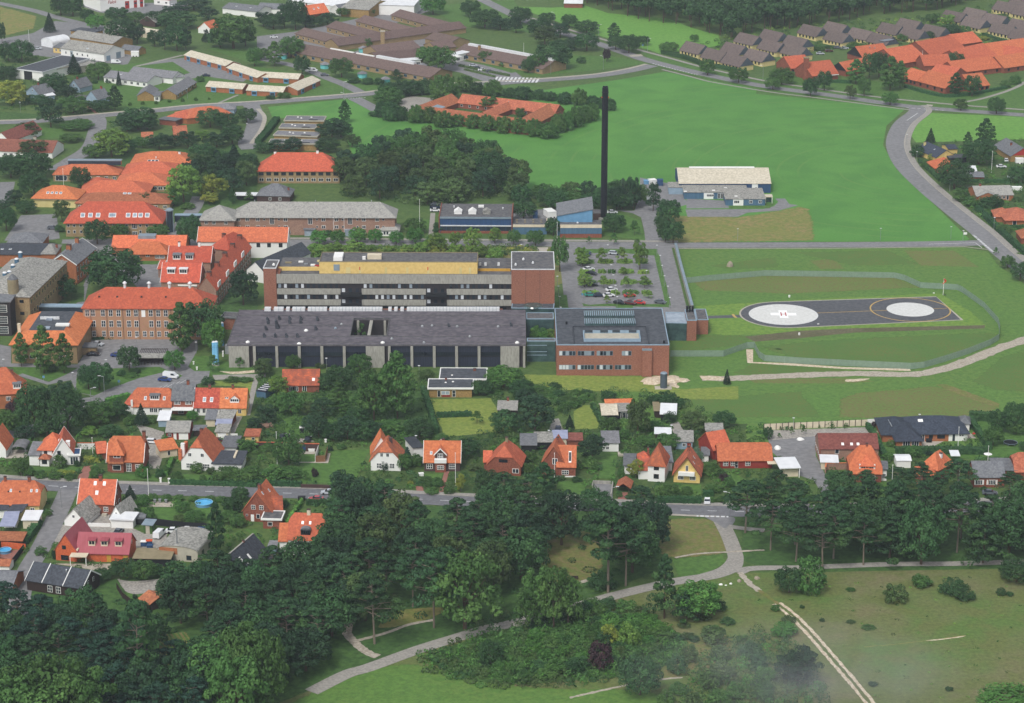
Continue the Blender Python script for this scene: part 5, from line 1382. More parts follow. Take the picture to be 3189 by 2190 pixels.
terrace('cream roofed terrace in the middle of the front row above the road',(-95,812),(235,830),2)
h=terrace('cream roofed terrace turned diagonally with pale blue bays on the lawn',(366,814),(572,722),2,d=9)
fr(0,0)
w=house('low orange tiled nursery with a long bent roof beside the road',(1512,1050),(1700,1068),2.9,12,2.2,'hip','orange_brick','tile_orange',name='nursery',cat='building')
add(w,(1690,1068),(2095,1022),3.0,15,2.8,'hip');add(w,(1960,985),(2115,985),2.8,10,1.8,'hip','pale_blue','roof_grey');add(w,(1440,1080),(1590,1095),2.4,5,0,'flat','brick','roof_slate')
house('small faded red roofed house half hidden by garden trees',(1570,1215),(1690,1210),2.8,9,3,'gx','brick','tile_salmon',cat='cottage').chim(.3,.5)
house('small pinkish roofed hut among the garden trees',(1280,1238),(1380,1235),2.4,6,1.6,'gx','white','tile_salmon',name='hut',cat='hut')
house('white house with an orange gabled roof among tall trees by the track',(1790,250),(1905,262),3,9,3.4,'gy','white','tile_orange',cat='house').win([.5],.8,1.4,1.4)
house('grey roofed low barn left of the long grey sheds',(945,262),(1230,290),3,10,2,'gx','concrete_light','roof_weathered',name='barn',cat='barn')
house('long pale roofed shed between the trees in the industrial area',(1240,285),(1540,335),2.8,10,1.6,'gx','cream','roof_cream',name='shed',cat='shed')
house('grey gabled barn just below the fire station forecourt',(1265,185),(1400,200),3,18,3,'gy','brick_dark','roof_weathered',name='barn',cat='barn')
house('brown roofed hut with pale gable beside the white workshop',(1090,440),(1240,460),2.6,7,1.8,'gx','mustard','roof_slate',name='hut',cat='hut')
w=house('large brown tiled community building at the left edge',(-60,1358),(470,1376),3,16,3.4,'gx','white','tile_maroon',name='community_building',cat='building');w.chim(.62,.5,1.2,1.4,'concrete_light');w.win([.2,.3,.9],.8,1.6,1.2,2)
add(w,(-60,1260),(90,1275),3,26,3.6,'gy')
for i,(A,B,lab)in enumerate([((2010,70),(2330,105),'long dark roofed shed at the top edge among trees'),]):
 house(lab,A,B,3.5,14,2,'gx','white','roof_slate',name='shed',cat='shed').sky([(.3,.5),(.7,.5)],1,1)
fr(800,0)
house('long dark roofed shed at the top left of the orange roofed house',(0,70),(330,88),3.2,12,2,'gx','white','roof_slate',name='shed',cat='shed')
house('long white roofed hall at the very top left of centre',(280,0),(760,60),4,26,2,'gx','white','roof_white',name='hall',cat='hall')
h=house('bright orange roofed house with white skylights among trees at the top',(478,128),(650,104),3.2,10,4.2,'gx','brick','tile_orange_bright',cat='house');h.sky([(.35,.5),(.6,.55)],1,1.2);h.chim(.1,.5)
house('big grey roofed industrial hall at the top edge',(760,70),(1010,90),5,30,3,'gx','mustard','roof_weathered',name='hall',cat='hall')
house('wide white walled warehouse at the top edge of the picture',(1090,40),(1420,50),6,30,1,'gx','white','roof_white',name='warehouse',cat='warehouse')
house('dark gabled house with white verges between the big halls',(660,80),(760,100),3,9,3,'gy','white','roof_slate',cat='house',trim='trim')
fr(1600,0)
house('white roofed bungalow beside the dark wood at the top edge',(455,28),(620,30),2.8,10,1,'gx','brick','roof_white',name='bungalow',cat='bungalow')
fr(800,0)
w=house('sprawling brown tiled care home with comb shaped wings and white rooflight ridges',(230,452),(1560,697),3,17,3,'gx','ochre_brick','tile_brown',name='care_home',cat='care home',ogab=.6)
w.slab('rooflight','white',w.L*.26,w.L*.42,8.1,9.0,5.6,6.35,w.robj);w.slab('rooflight','white',w.L*.44,w.L*.56,8.1,9.0,5.6,6.35,w.robj);w.slab('rooflight','white_metal',w.L*.58,w.L*.83,7.6,9.8,5.6,6.9,w.robj)
w.win(16,.9,2.0,1.3,2,1,'blue_panel')
for A,B in(((350,303),(680,385)),((632,240),(1050,350)),((896,188),(1330,300)),((1216,134),(1650,250))):
 a_=add(w,A,B,3,13,2.4,'gx',ogab=.8);a_.win(7,.8,1.8,1.3,2,1,'cream')
a_=add(w,(735,412),(1890,250),3.0,13,2.6,'gx');a_=add(w,(1100,560),(1500,530),3.1,20,3.2,'gx');a_=add(w,(1100,480),(1480,430),3,16,2.6,'gx')
a_=add(w,(1290,556),(1480,541),3.6,5,0,'flat','white','roof_white');a_.win(4,.6,2.2,2,2,glass='glass_blue')
a_=add(w,(1790,505),(1968,462),3.6,5,0,'flat','white','roof_white');a_.win(3,.6,2.2,2,2,glass='glass_blue')
a_=add(w,(1620,440),(1800,420),3,14,2.4,'gx');a_=add(w,(1520,345),(1740,395),3,14,2.6,'gx')
a_=add(w,(1780,470),(2580,622),3,18,3,'gx',ogab=.6);a_.win(10,.9,2,1.3,2,1,'blue_panel')
a_.slab('rooflight','white_metal',a_.L*.04,a_.L*.15,8,10,5.6,6.7,a_.robj);a_.slab('rooflight','white_metal',a_.L*.17,a_.L*1.0,8,10,5.6,6.9,a_.robj)
a_.chim(.2,.35,1,2,'mustard')
for u in(.34,.41):w.slab('white_canopy','white',w.L*(u+.38),w.L*(u+.44),36,42,4.6,5.2)
c_=bld('square_chimney','square brown brick chimney rising from the care home courtyard',(1138,428),'chimney')
b=MB();b.box(-1.1,1.1,-1.1,1.1,0,8.5);b.build('shaft','ochre_brick',c_);b=MB();b.box(-1.25,1.25,-1.25,1.25,8.5,8.9);b.build('cap','concrete_light',c_)
for i,(x,y,lab)in enumerate([(615,618,'pavilion on the lawn left of the round tree'),(953,702,'pavilion in front of the long brown roof'),(1160,752,'pavilion behind the dark hedge'),(232,530,'pavilion behind the birch trees'),(962,472,'pavilion inside the inner yard'),(1495,628,'pavilion left of the big round trees'),(1573,660,'pavilion at the end of the front wing'),(2092,553,'pavilion under the small round tree'),(2205,570,'pavilion right of the car park lawn')]):
 g=P((x,y));e=empty('garden_pavilion',(g.x,g.y,0),label='turquoise garden '+lab,cat='pavilion',group='turquoise garden pavilions')
 b=MB();b.cyl(0,0,0,2.3,2.4,n=8);b.build('wall','cyan',e);b=MB();b.cyl(0,0,2.3,3.5,2.9,.2,n=8);b.build('roof','roof_grey',e)
w=house('square red tiled courtyard home ringed by round trees in the field',(1815,925),(2690,1025),2.8,10,3.2,'gx','brick','tile_salmon',name='courtyard_home',cat='building')
w.win(12,.9,1.2,1.2,1);add(w,(1530,1030),(1840,915),2.83,10,3.2,'gx');add(w,(1530,1045),(2500,1172),2.86,10,3.2,'gx');add(w,(2430,1165),(2740,1000),2.78,10,3.2,'gx');add(w,(2100,1062),(2350,962),2.75,7,2.3,'gx')
w.vent([(.5,.3),(.25,.3)],'metal',.3,.6)
s_=house('grey solar panel lying on the red courtyard roof',(1585,968),(1650,985),4.4,3,.5,'shed',None,'steel_blue',name='solar_array',cat='solar array')
for i,(A,B,dd,lab)in enumerate([((250,1094),(600,1098),9,'backmost'),((205,1160),(522,1166),8,'second from the back'),((155,1226),(540,1240),8,'third from the back'),((110,1302),(540,1306),8,'frontmost')]):
 h=house(f'stepped flat roofed terrace with pale edges, {lab} of four',A,B,2.9,dd,0,'flat','mustard','roof_grey',name='flat_roof_terrace',cat='terrace',group='stepped flat terraces',trim='concrete_light')
 h.vent([(.3,.7),(.4,.5),(.65,.7)],'white',.45,.4,'dome');h.slab('light_slot','black_wood',h.L*.62,h.L*.85,.5,1.8,3.3,3.42,h.robj)
h=house('long red hipped roof school hall with yellow brick walls beside the grove',(5,1540),(745,1541),5.6,15,6,'hip','ochre_brick','tile_red',name='school_hall',cat='school');h.win(11,3.4,2.0,1.4,2,1,'wood_dark');h.win(11,.9,2.0,1.4,2);h.chim(.2,.5,1,.9,'white');h.chim(.72,.5,1,.9,'white')
fr(0,450)
w=house('rambling orange tiled school with saw tooth rows of hipped roofs',(1180,166),(1735,166),3.2,16,3.2,'hip','ochre_brick','tile_orange',name='school',cat='school')
add(w,(1100,262),(1610,262),3.2,17,3.2,'hip');a_=add(w,(1035,364),(1520,364),3.1,17,3.2,'hip');a_.win([.75,.85,.95],.9,1.8,1.4,2)
w.sky([(.3,.15),(.36,.15),(.42,.15)],1.5,2,'glass_blue');w.chim(.77,.4,.9,1,'white');w.vent([(.4,.2),(.6,.9)],'white',.4,.7)
a_=add(w,(480,268),(1070,270),3.2,13,2.8,'hip');a_.slab('clerestory','glass_blue',a_.L*.19,a_.L*1.0,7,9.4,5.4,7.2,a_.robj);a_.slab('clerestory_roof','steel_blue',a_.L*.18,a_.L*1.01,6.8,9.6,7.2,7.5,a_.robj);a_.win(8,1,1.4,1.2,2);a_.win([.08,.16],.3,2.6,2.4,2,glass='glass_blue')
w=house('orange tiled school annex with low hipped roofs in front of the main school',(682,527),(1532,531),3.1,14,2.6,'hip','ochre_brick','tile_salmon',name='school_annex',cat='school')
add(w,(712,440),(1340,440),3.2,16,3.4,'hip',rm='tile_orange');add(w,(745,380),(985,380),3,12,2.6,'hip',rm='tile_orange');w.win(10,.9,1.6,1.2,2);w.sky([(.5,.9),(.55,.9)],1.4,1.4)
h=house('small yellow hall with an orange hipped roof and four skylights',(300,473),(690,481),4.3,13,3.4,'hip','yellow_pale','tile_orange_bright',name='hall',cat='hall',oh=.9);h.sky([(.31,.35),(.41,.35),(.51,.35),(.61,.35)],1.1,1.5);h.slab('white_band','white',0,h.L,-.03,-.005,3.2,4.2)
h=house('two storey brown brick school with a big red hipped roof and many skylights',(590,694),(1455,694),6.2,15,6,'hip','ochre_brick','tile_red',name='school_building',cat='school',oh=.8)
h.win([.03,.09,.16,.22,.5,.56,.64,.78,.85,.93],3.9,1.0,1.1,1);h.win([.03,.09,.16,.22,.5,.56,.64,.78,.85,.93],1.4,1.0,1.2,1);h.win([.72],3.2,2.0,2.2,3);h.win([.72],.3,2.0,1.8,3);h.win([.22],3.5,1,2,2)
h.sky([(.175,.3),(.255,.3),(.335,.3),(.47,.3),(.5,.3),(.65,.3),(.72,.3),(.78,.3),(.85,.3)],1.7,2.1)
h=house('low orange brick building with a bright orange hipped roof and grey glazed patch',(1150,975),(1515,977),3.3,8,3.2,'hip','orange_brick','tile_orange_bright',name='kitchen_building',cat='building',oh=.7);h.win([.14,.24],1,1.8,1.3,4);h.win([.5],1.6,1.4,.9,2);h.win([.74,.86],1,1.8,1.3,4)
a_=add(h,(1010,926),(1672,926),3.6,12,3.0,'gx');a_.slab('roof_glazing','steel_blue',a_.L*.34,a_.L*.58,4.0,7.5,5.6,6.8,a_.robj)
fr(600,650)
h=house('white walled two storey building with a long orange tiled roof and white verges',(45,290),(850,294),6.6,11,4.0,'gx','white','tile_orange',name='white_wing',cat='building',trim='trim')
h.win([.44,.56,.68,.8,.93],4.2,1.4,1.6,2,1,'wood_dark');h.win([.44,.56],1.0,1.4,1.1,2,1,'wood_dark')
h=house('black roofed white assembly hall behind the beer garden lawn',(487,545),(650,572),4.4,30,3.4,'gy','white','roof_black',name='assembly_hall',cat='hall')
h=house('three storey brick hospital range with a weathered grey hipped roof',(375,66),(1826,69),7.7,12,4.2,'hip','pink_brick','roof_stone',name='old_hospital_range',cat='hospital building',oh=.7)
us=[(x-375)/1450 for x in(410,492,587,838,1180,1297,1545,1665)];us2=[(x-375)/1450 for x in(645,778,1122,1355,1487,1720)];us3=[(x-375)/1450 for x in(715,1060,1420)]
h.win(us,5.6,1.5,1.3,2);h.win(us,2.7,1.5,1.3,2);h.win(us2,5.9,.8,.8,1);h.win(us2,3.0,.8,.8,1);h.win(us3,4.4,1.7,2.9,2);h.win(us,.5,1.3,.8,2)
for u in(us3[1]-.003,us3[2]):h.slab('porch','glass_pale',u*h.L-2,u*h.L+2,-1.5,-.01,0,2.6)
h.slab('porch_roof','roof_slate',us3[1]*h.L-2.6,us3[1]*h.L+2.2,-2,-.01,2.6,2.9);h.vent([(.12,.5),(.5,.5),(.85,.5)],'metal',.25,.7)
a_=add(h,(70,93),(372,96),7.5,13,4.0,'hip',oh=.7);a_.win([.17,.4,.76],5.4,1.4,1.2,2);a_.win([.17,.4,.76],2.6,1.4,1.2,2)
h=house('small white pavilion with a grey pyramid roof beside the brick hospital range',(1690,186),(1862,186),2.8,7,2.0,'hip','white','roof_stone',name='pavilion',cat='pavilion',oh=.5);h.win([.25,.4],.6,.8,1.4,1,glass='glass_blue')
fr(0,0,1)
h=house('brown walled villa with a slate hipped roof behind the carport',(800,607),(902,609),3.2,11,3.6,'hip','brick_dark','roof_slate',name='villa',cat='house');h.chim(.9,.5);h.win([.4,.7],1,1.2,1.2)
fr(0,450)
h=house('flat roofed dark carport beside the slate roofed villa',(2125,462),(2315,464),2.4,4,0,'flat',None,'roof_white',name='carport',cat='carport')
for u in(.2,h.L/2,h.L-.2):h.slab('post','black_wood',u-.1,u+.1,.2,.4,0,2.4)
h.slab('back_wall','black_wood',0,h.L,3.6,3.8,0,2.4)
e=bld('lift_tower','slender glass lift tower with a domed blue grey cap between two schools',(1540,790),'tower')
b=MB();b.cyl(0,0,0,8.6,1.2,n=14);b.build('shaft','glass_blue',e);b=MB();b.cyl(0,0,8.6,9.0,1.6,n=14);b.cyl(0,0,9.0,9.7,1.6,.5,n=14);b.build('cap','steel_blue',e)
b=MB()
for sg in(-1.3,1.3):b.box(sg-.12,sg+.12,-.4,-.2,0,8.6)
b.build('post','steel_blue',e)
for(A,B,lab)in(((1402,598),(1500,600),'short covered walkway from the red roofed school to the lift tower'),((1578,630),(1836,630),'long covered walkway from the lift tower to the grey roofed range')):
 g=P(A,5.8);e=empty('covered_walkway',(g.x,g.y,0),label=lab,cat='walkway');q=P(B,5.8);l=q.x-g.x
 b=MB();b.box(0,l,-.8,1.4,5.3,5.7);b.build('roof','pale_blue',e);b=MB();b.box(0,l,-.6,1.2,2.8,5.3);b.build('glazing','glass_blue',e)
 for x in(l*.2,l*.85):b=MB();b.box(x-.15,x+.15,0,.3,0,2.8);b.build('post','steel_blue',e)
w=house('red roofed hospital villa with stepped chimney gables and white dormers',(1455,1232),(1800,1236),5.2,12,5.2,'gx','pink_brick','tile_red',name='hospital_villa',cat='hospital building',trim='trim')
w.dorm([.24,.56],.38,2.8,1.7,'roof_white','trim',3)
a_=add(w,(1518,1054),(1900,1056),6.0,12,4.2,'gx',trim='trim');a_.dorm([.2,.5],.1,2.8,1.7,'roof_slate','trim',3);a_.chim(.22,.5,.8,1.4,'white');a_.chim(.7,.5,.8,1.4,'white')
a_=add(w,(1778,1302),(1952,1308),6.6,56,4.4,'gy',rm='tile_red');a_.win(16,4.0,1.3,1.6,2,face='r');a_.win(16,1.2,1.3,1.6,2,face='r')
for k in(.08,.3,.52,.74,.95):a_.chim(.5,k,1.6,.5,'brick');
a_.dorm([],0)
for k in(.05,.28,.5,.72):a_.slab('gable_parapet','trim',a_.L-.1,a_.L+.2,k*56,k*56+4,6.0,8.2)
a_=add(w,(1428,1118),(1470,1120),3.6,8,2,'gx',trim='trim');a_=add(w,(1620,1275),(1770,1278),3.4,4,0,'flat','pink_brick','roof_felt',trim='trim')
a_=add(w,(1900,925),(2075,950),6.4,14,4,'hipy');a_.chim(.3,.4,1.2,1.6)
w=house('long three storey brick hospital building with red hipped roof above the car park',(745,1470),(1905,1474),11.4,14,5,'hip','tan_brick','tile_red',name='old_hospital',cat='hospital building',oh=.5)
xs=[785,837,927,997,1068,1158,1226,1360,1427,1495,1590,1680,1780]
us=[(x-745)/1160 for x in xs]
w.win(us,8.2,1.45,2.3,2,2);w.win(us[1:],4.4,1.45,2.3,2,2,glass=['glass','glass','glass_pale']);w.win(us[1:]+[(1297-745)/1160],1.0,1.3,2.0,2,2);w.slab('white_hatch','trim',(1275-745)/1160*w.L,(1310-745)/1160*w.L,-.06,-.01,8.0,10.4)
w.vent([(.31,.5),(.5,.5),(.66,.5),(.82,.5)],'white_metal',.8,2.0);w.vent([(.12,.25),(.26,.25),(.45,.25),(.64,.25)],'brick_dark',.3,.4,'box')
for i in range(8):w.slab('downpipe','brick_dark',(.06+i*.125)*w.L,(.06+i*.125)*w.L+.12,-.12,-.01,0,11)
w=house('orange brick gabled building with slate roof and white verges on the left side',(440,1068),(686,1080),7.8,22,3.4,'gy','orange_brick','roof_slate',name='gabled_building',cat='hospital building',trim='trim')
w.win([.2],4.8,1,1.6,1);w.win([.5],8.4,.7,1.0,1);w.win(7,4.6,1.1,1.6,1,face='r');w.win(7,1.4,1.1,1.6,1,face='r');w.chim(.5,.35,1.6,1.4,'orange_brick');w.chim(.5,.75,1.2,1.6,'orange_brick')
a_=add(w,(-60,990),(420,992),5.0,15,1.6,'gx','orange_brick','roof_black');a_.sky([(.13,.5),(.28,.5)],1,1);a_=add(w,(375,985),(500,985),5.6,12,2.2,'hip','orange_brick','roof_stone');a_.chim(.9,.5,.7,1.4)
a_=add(w,(70,880),(380,882),4.2,12,2.2,'hip','orange_brick','roof_slate')
h=house('flat black carport joined to the gabled brick building',(752,1010),(860,1000),3.0,16,0,'flat','black_wood','roof_felt_dark',name='carport',cat='carport')
w=house('big mustard hospital block with a mossy hipped roof and blue ventilators at the left edge',(-250,1356),(264,1374),12,44,4,'hipy','ochre_brick','roof_weathered',name='west_block',cat='hospital building')
w.win(14,9,1.2,1.6,1,1,'yellow_pale',face='r');w.win(14,5,1.2,1.6,1,1,'yellow_pale',face='r');w.win([.86],9.6,1.5,1.1,1,1,'wood_dark');w.win([.86],5.3,1.5,1.1,1,1,'wood_dark')
for(x,y)in((183,965),(150,1025),(117,1080),(85,1138),(42,1150)):
 p=P((x,y+25),15);b=MB();bl=w.base;b.cyl(p.x-bl.x,p.y-bl.y,13,15.6,.8,n=12);o=b.build('ventilator','blue_wall',w.robj);b=MB();b.cyl(p.x-bl.x,p.y-bl.y,15.6,16.0,.85,.4,n=12);b.build('cap','white_metal',o)
p=P((120,1300),14);b=MB();b.cyl(p.x-w.base.x,p.y-w.base.y,12,17.4,1.9,n=16);o=b.build('turret','roof_tan',w.robj);b=MB();b.cyl(p.x-w.base.x,p.y-w.base.y,17.4,19,1.9,.3,n=16);b.build('turret_roof','roof_slate',o)
h=house('dark clad stair block with white window stripes at the left edge',(-160,1424),(88,1426),12,9,0,'flat','brown_black','roof_slate',name='stair_block',cat='building');h.win([.7],8.4,3.4,2.6,1,4,'trim');h.win([.7],4.4,3.4,2.6,1,4,'trim');h.win([.7],.8,3.4,2.6,1,4,'trim')
h=house('narrow grey roofed passage between the west block and the brick hospital',(268,1470),(745,1474),5.2,3,0,'flat','glass_blue','pale_blue',name='passage',cat='passage',oh=.2)
fr(0,950)
w=house('brown brick hospital wing with an orange roof skirt around a flat grey roof',(100,354),(692,357),6.6,31,3.2,'mansard','ochre_brick','tile_orange_bright',name='canteen_wing',cat='hospital building',oh=.7)
w.win([.1,.2,.3,.4],1.6,1.2,1.3,1);w.win([.75,.85],1.6,1.2,1.3,1);w.slab('skylight','white',13,17.5,9,11,9.9,10.5);
for k in range(6):w.vent([(.32+.05*k,.55)],'white_metal',.5,.9,'box')
for k in(.4,.44):w.slab('skylight','glass_pale',w.L*k,w.L*(k+.1),15 if k==.4 else 6,17 if k==.4 else 8,9.9,10.3)
w.slab('chimney','cream',.6,1.6,8,9,6.5,11)
h=house('small flat roofed porch in the car park beside the brown brick wing',(735,385),(865,383),2.7,4,0,'flat','ochre_brick','roof_slate',name='porch',cat='porch')
for i,(x,y,hh,lab)in enumerate(((1938,545,8.0,'pale blue oxygen tank standing in front, left of the pair'),(1962,548,8.2,'pale blue oxygen tank standing in front, right of the pair'),(2013,378,8.4,'pale blue oxygen tank standing alone behind the pair'))):
 g=P((x,y));e=empty('gas_tank',(g.x,g.y,0),label=lab,cat='tank',group='pale blue gas tanks');r=.62 if i<2 else .55
 b=MB();b.cyl(0,0,.5,hh,r,n=18);b.build('shell','sky_blue_tank',e,smooth=False);b=MB();b.cyl(0,0,hh,hh+.35,r,r*.4,n=18);b.build('dome','white_metal',e)
 b=MB()
 for z in(1.2,hh-1.8,hh-1.3):b.cyl(0,0,z,z+.12,r+.03,n=18)
 b.build('band','blue_panel',e);b=MB();b.cyl(0,0,0,.5,r+.2,n=12);b.build('base','concrete',e)
h=house('flat concrete roofed bicycle shelter in the hospital forecourt',(1240,478),(1490,478),2.6,3.5,.3,'shed',None,'roof_weathered',name='bicycle_shelter',cat='shelter',oh=.15)
for k in range(9):h.slab('post','wood_dark',k*(h.L-.2)/8,k*(h.L-.2)/8+.14,.1,.24,0,2.6)
h.slab('back_wall','wood_dark',0,h.L,3.3,3.4,0,2.6);h.slab('side_wall','concrete',-.2,-.02,0,3.4,0,2.6)
h=house('brown wooden pergola behind the bicycle shelter',(1262,436),(1500,436),2.4,5,0,'flat',None,None or 'wood_dark',name='pergola',cat='pergola',oh=0,par=.06)
h.robj.hide_render=False
bpy.data.objects.remove(h.robj)
for k in range(16):h.slab('beam','wood_dark',k*(h.L)/15-.06,k*(h.L)/15+.06,0,5,2.3,2.5)
for k in range(5):h.slab('post','wood_dark',k*(h.L)/4-.07,k*(h.L)/4+.07,0,.14,0,2.3)
for v in(0,4.86):h.slab('rail','wood_dark',0,h.L,v,v+.14,2.15,2.29)
# ================================================================ HOUSES SOUTH AND EAST
fr(0,950)
h=house('tall red roofed brick villa cut by the left edge with a white dormer',(-150,800),(222,782),5.4,11,6.5,'hip','orange_brick','tile_orange',name='villa');h.dorm([.82],.12,2.4,1.6,'roof_slate','trim',4);h.win([.6,.95],2.6,1.5,1.4,3);h.chim(.7,.5)
h=house('white terrace house with an orange roof, leftmost of the terrace, round dormer',(1190,907),(1545,911),3.1,9,4.3,'hx','white','tile_orange',name='terrace_house',group='terrace beside the hospital',cut=.35)
h.dorm([.57],.3,2.9,1.5,'roof_slate','trim',4);h.sky([(.33,.4),(.81,.4)],.8,1.2);h.win([.5,.6,.72],.9,1.2,1.4,2);h.slab('gable_pier','white',-.2,.4,-.35,.1,0,4.9)
add(h,(1130,885),(1195,900),2.6,7,2,'gx')
h=house('narrow terrace house with a dark slate roof and white awning',(1550,852),(1750,853),4.9,9,3.6,'gx','brick','roof_slate',name='terrace_house',group='terrace beside the hospital');h.win([.25,.75],3.2,1.9,1.3,4);h.chim(.68,.5,.8,1)
h.slab('awning','white',0,h.L,-3.0,-.02,2.2,2.4);h.win([.4],.2,1.8,1.9,3,glass='glass');h.slab('awning_post','trim',.1,.2,-2.9,-2.8,0,2.2)
h=house('terrace house with brick red roof between the slate roof and the yellow house',(1755,914),(1985,916),3.1,9,4.5,'gx','white','tile_brick',name='terrace_house',group='terrace beside the hospital',trim='trim');h.win([.15,.38],.9,1.0,1.5,2);h.sky([(.38,.35),(.66,.35)],1.0,1.5);h.chim(.55,.5,.8,1)
h=house('yellow terrace end house with an orange roof and gabled white dormer',(1988,917),(2222,918),3.1,9,4.5,'gx','yellow','tile_orange_bright',name='terrace_house',group='terrace beside the hospital');h.dorm([.55],.2,2.8,1.3,'tile_orange_bright','trim',4,'gable');h.win([.53,.75],.9,1.0,1.3,2);h.chim(.45,.5);h.sky([(.2,.45),(.27,.45)],.5,.6,'glass');h.win([.3,.7],1,1,1.3,face='r')
for(A,B,he,d,rh,rf,wl,rm,lab)in[((1500,1142),(1708,1142),2.7,9,1.8,'gx','red_wall','roof_stone','grey roofed double garage with red walls and white doors'),((1430,1040),(1520,1040),2.3,6,.7,'shed','pale_blue','roof_white','pale blue shed below the white terrace house'),((1860,1032),(1940,1032),2.5,6,.8,'shed','cream','roof_slate','small dark roofed outhouse behind the terrace'),((1960,1030),(2090,1036),2.5,6,.8,'shed','brick','roof_weathered','grey patchwork roofed outhouse behind the yellow house'),((1950,1145),(2060,1147),2.5,5,.5,'shed','cream','roof_weathered','low grey roofed garage with a white door'),((1750,1130),(1850,1130),2.1,3,.3,'shed','wood_dark','roof_slate','low dark shelter between the garages'),((2215,1182),(2335,1184),2.3,4,.6,'shed','yellow','tile_salmon','small yellow shed with a flat red roof'),((2000,1288),(2132,1290),2.4,9,0,'flat','white','roof_slate','white flat roofed garage with dark car parked behind')]:
 h=house(lab,A,B,he,d,rh,rf,wl,rm,name='outbuilding',cat='outbuilding')
 if 'double' in lab:h.door(.75,2.8,2.1);h.door(.38,.9,2.1);h.win([.15],1,1,1,2)
 elif 'white door' in lab:h.door(.5,2.4,2.1)
 elif 'yellow' in lab:h.win([.6],1,1,.8,1)
h=house('light blue canvas awning behind the yellow terrace house',(1955,1080),(2080,1080),2.6,3.5,.3,'shed',None,'roof_lilac',name='awning',cat='awning')
wallrun('white board fence beside the low garage door',[(2040,1210),(2148,1210)],1.7,.12,'white',name='board_fence',cat='fence')
h=house('white house with orange roofs, bay window and blue roofed conservatory',(345,1299),(560,1302),4.6,9,3.6,'hip','white','tile_orange');h.win([.3,.65],3.0,1.0,1.3,1,1,'wood_dark',glass='glass')
a_=add(h,(480,1335),(655,1328),4.0,10,4.4,'gy',trim='trim');a_.chim(.75,.15,1.4,.6,'white','trim');a_.win([.3],3.2,1,1.3,1,1,'wood_dark')
a_=add(h,(262,1352),(350,1354),3.4,6,1.6,'shed','white','roof_grey');a_=add(h,(358,1378),(440,1380),2.8,2,.8,'hip','white','tile_salmon');a_.win([.5],.8,1.5,1.6,1,1,'wood_dark')
a_=add(h,(622,1362),(715,1358),2.9,4.5,0,'flat','trim','blue_dark',trim='trim');a_.win([.5],.1,2.3,2.4,3);h.sky([(.85,.5)],.8,.9,'white')
h=house('red brick villa with orange half hipped roof and a projecting gable',(968,1402),(1290,1404),3.6,10.5,5.6,'hx','brick','tile_orange',trim='trim',cut=.3);h.win([.6],.1,1.5,2.6,3,3);h.win([.86],.9,1.6,1.4,3,2);h.chim(.98,.5,.9,1.4)
a_=add(h,(985,1334),(1110,1336),6.2,5,3.2,'hipy');a_.win([.55],4.6,2.1,1.1,2);a_.win([.5],.8,2.4,1.6,1);a_.slab('bay_roof','tile_salmon',-.2,a_.L+.2,-.8,-.01,3.0,3.4)
h2=add(h,(880,1330),(965,1322),2.6,6,2.2,'gx')
h=house('white house with a steep orange half hipped gable and white chimney stack',(1636,1396),(1925,1410),3.2,12,6.4,'hy','white','tile_orange',cut=.38);h.win([.28,.67],4.3,1.0,1.1,2);h.win([.26,.78],.7,2.0,1.5,4,2);h.slab('chimney','white',-.3,.8,1.2,2.2,0,7.6);h.chim(.42,.75,.9,1)
h.slab('tile_hanging','tile_orange',-.9,.0,.5,8,2.8,6.0)
a_=add(h,(1448,1314),(1600,1292),2.6,5,1.2,'shed','cream','tile_orange_bright');a_.win([.5],.7,.8,1.4,1)
a_=add(h,(1922,1436),(2180,1440),2.7,10,0,'flat','white','roof_black');a_.win([.28,.68],.7,1.4,1.5,3,2);a_.slab('roof_strip','cream',a_.L*.65,a_.L*.72,4,9.5,3.06,3.5)
h=house('white gable of a house cut by the left picture edge',(-120,1290),(50,1292),3.2,9,4.6,'gy','white','tile_orange')
h=house('arched clear roofed carport beside the white gable at the left edge',(100,1300),(230,1302),2.2,6,.9,'arch',None,'roof_grey',name='carport',cat='carport')
for u in(.1,h.L-.1):
 for v in(.2,5.8):h.slab('post','metal',u-.06,u+.06,v-.06,v+.06,0,2.2)
wallrun('white garden wall with orange tile coping between two villas',[(700,1304),(925,1304)],2.0,.3,'white',cap='tile_orange')
fr(0,1380)
h=house('yellow house with a long orange half hipped roof beside the side street',(-60,545),(352,549),3.2,10,5,'hx','yellow_pale','tile_orange',cut=.5);h.chim(.73,.5,.8,1);h.chim(.2,.5);h.sky([(.35,.55),(.8,.55),(.92,.55)],.6,.8);h.vent([(.3,.25),(.55,.25)],'brick_dark',.2,.3,'box');h.win([.6,.85],.9,1.2,1.1,2)
h=house('small black roofed yellow outhouse behind the yellow house',(80,612),(188,622),2.4,5,.8,'shed','yellow_pale','roof_black',name='outhouse',cat='outbuilding')
h=house('black roofed white garage at the left edge behind the yellow house',(-40,606),(68,600),2.5,6,.8,'shed','white','roof_black',name='garage',cat='garage')
h=house('lilac roofed lean-to terrace cover at the left edge',(35,695),(148,692),2.3,4.5,.4,'shed','white','roof_lilac',name='terrace_roof',cat='terrace roof')
h=house('blue grey roofed garden shelter at the left edge',(4,748),(125,748),2.2,4,.3,'shed',None,'roof_lilac',name='garden_shelter',cat='shelter')
for u in(.1,h.L-.1):h.slab('post','wood_dark',u-.08,u+.08,0,.16,0,2.2)
h=house('white flat roofed garage beside the side street hedge',(205,694),(340,694),2.6,6,.2,'shed','cream','roof_white',name='garage',cat='garage')
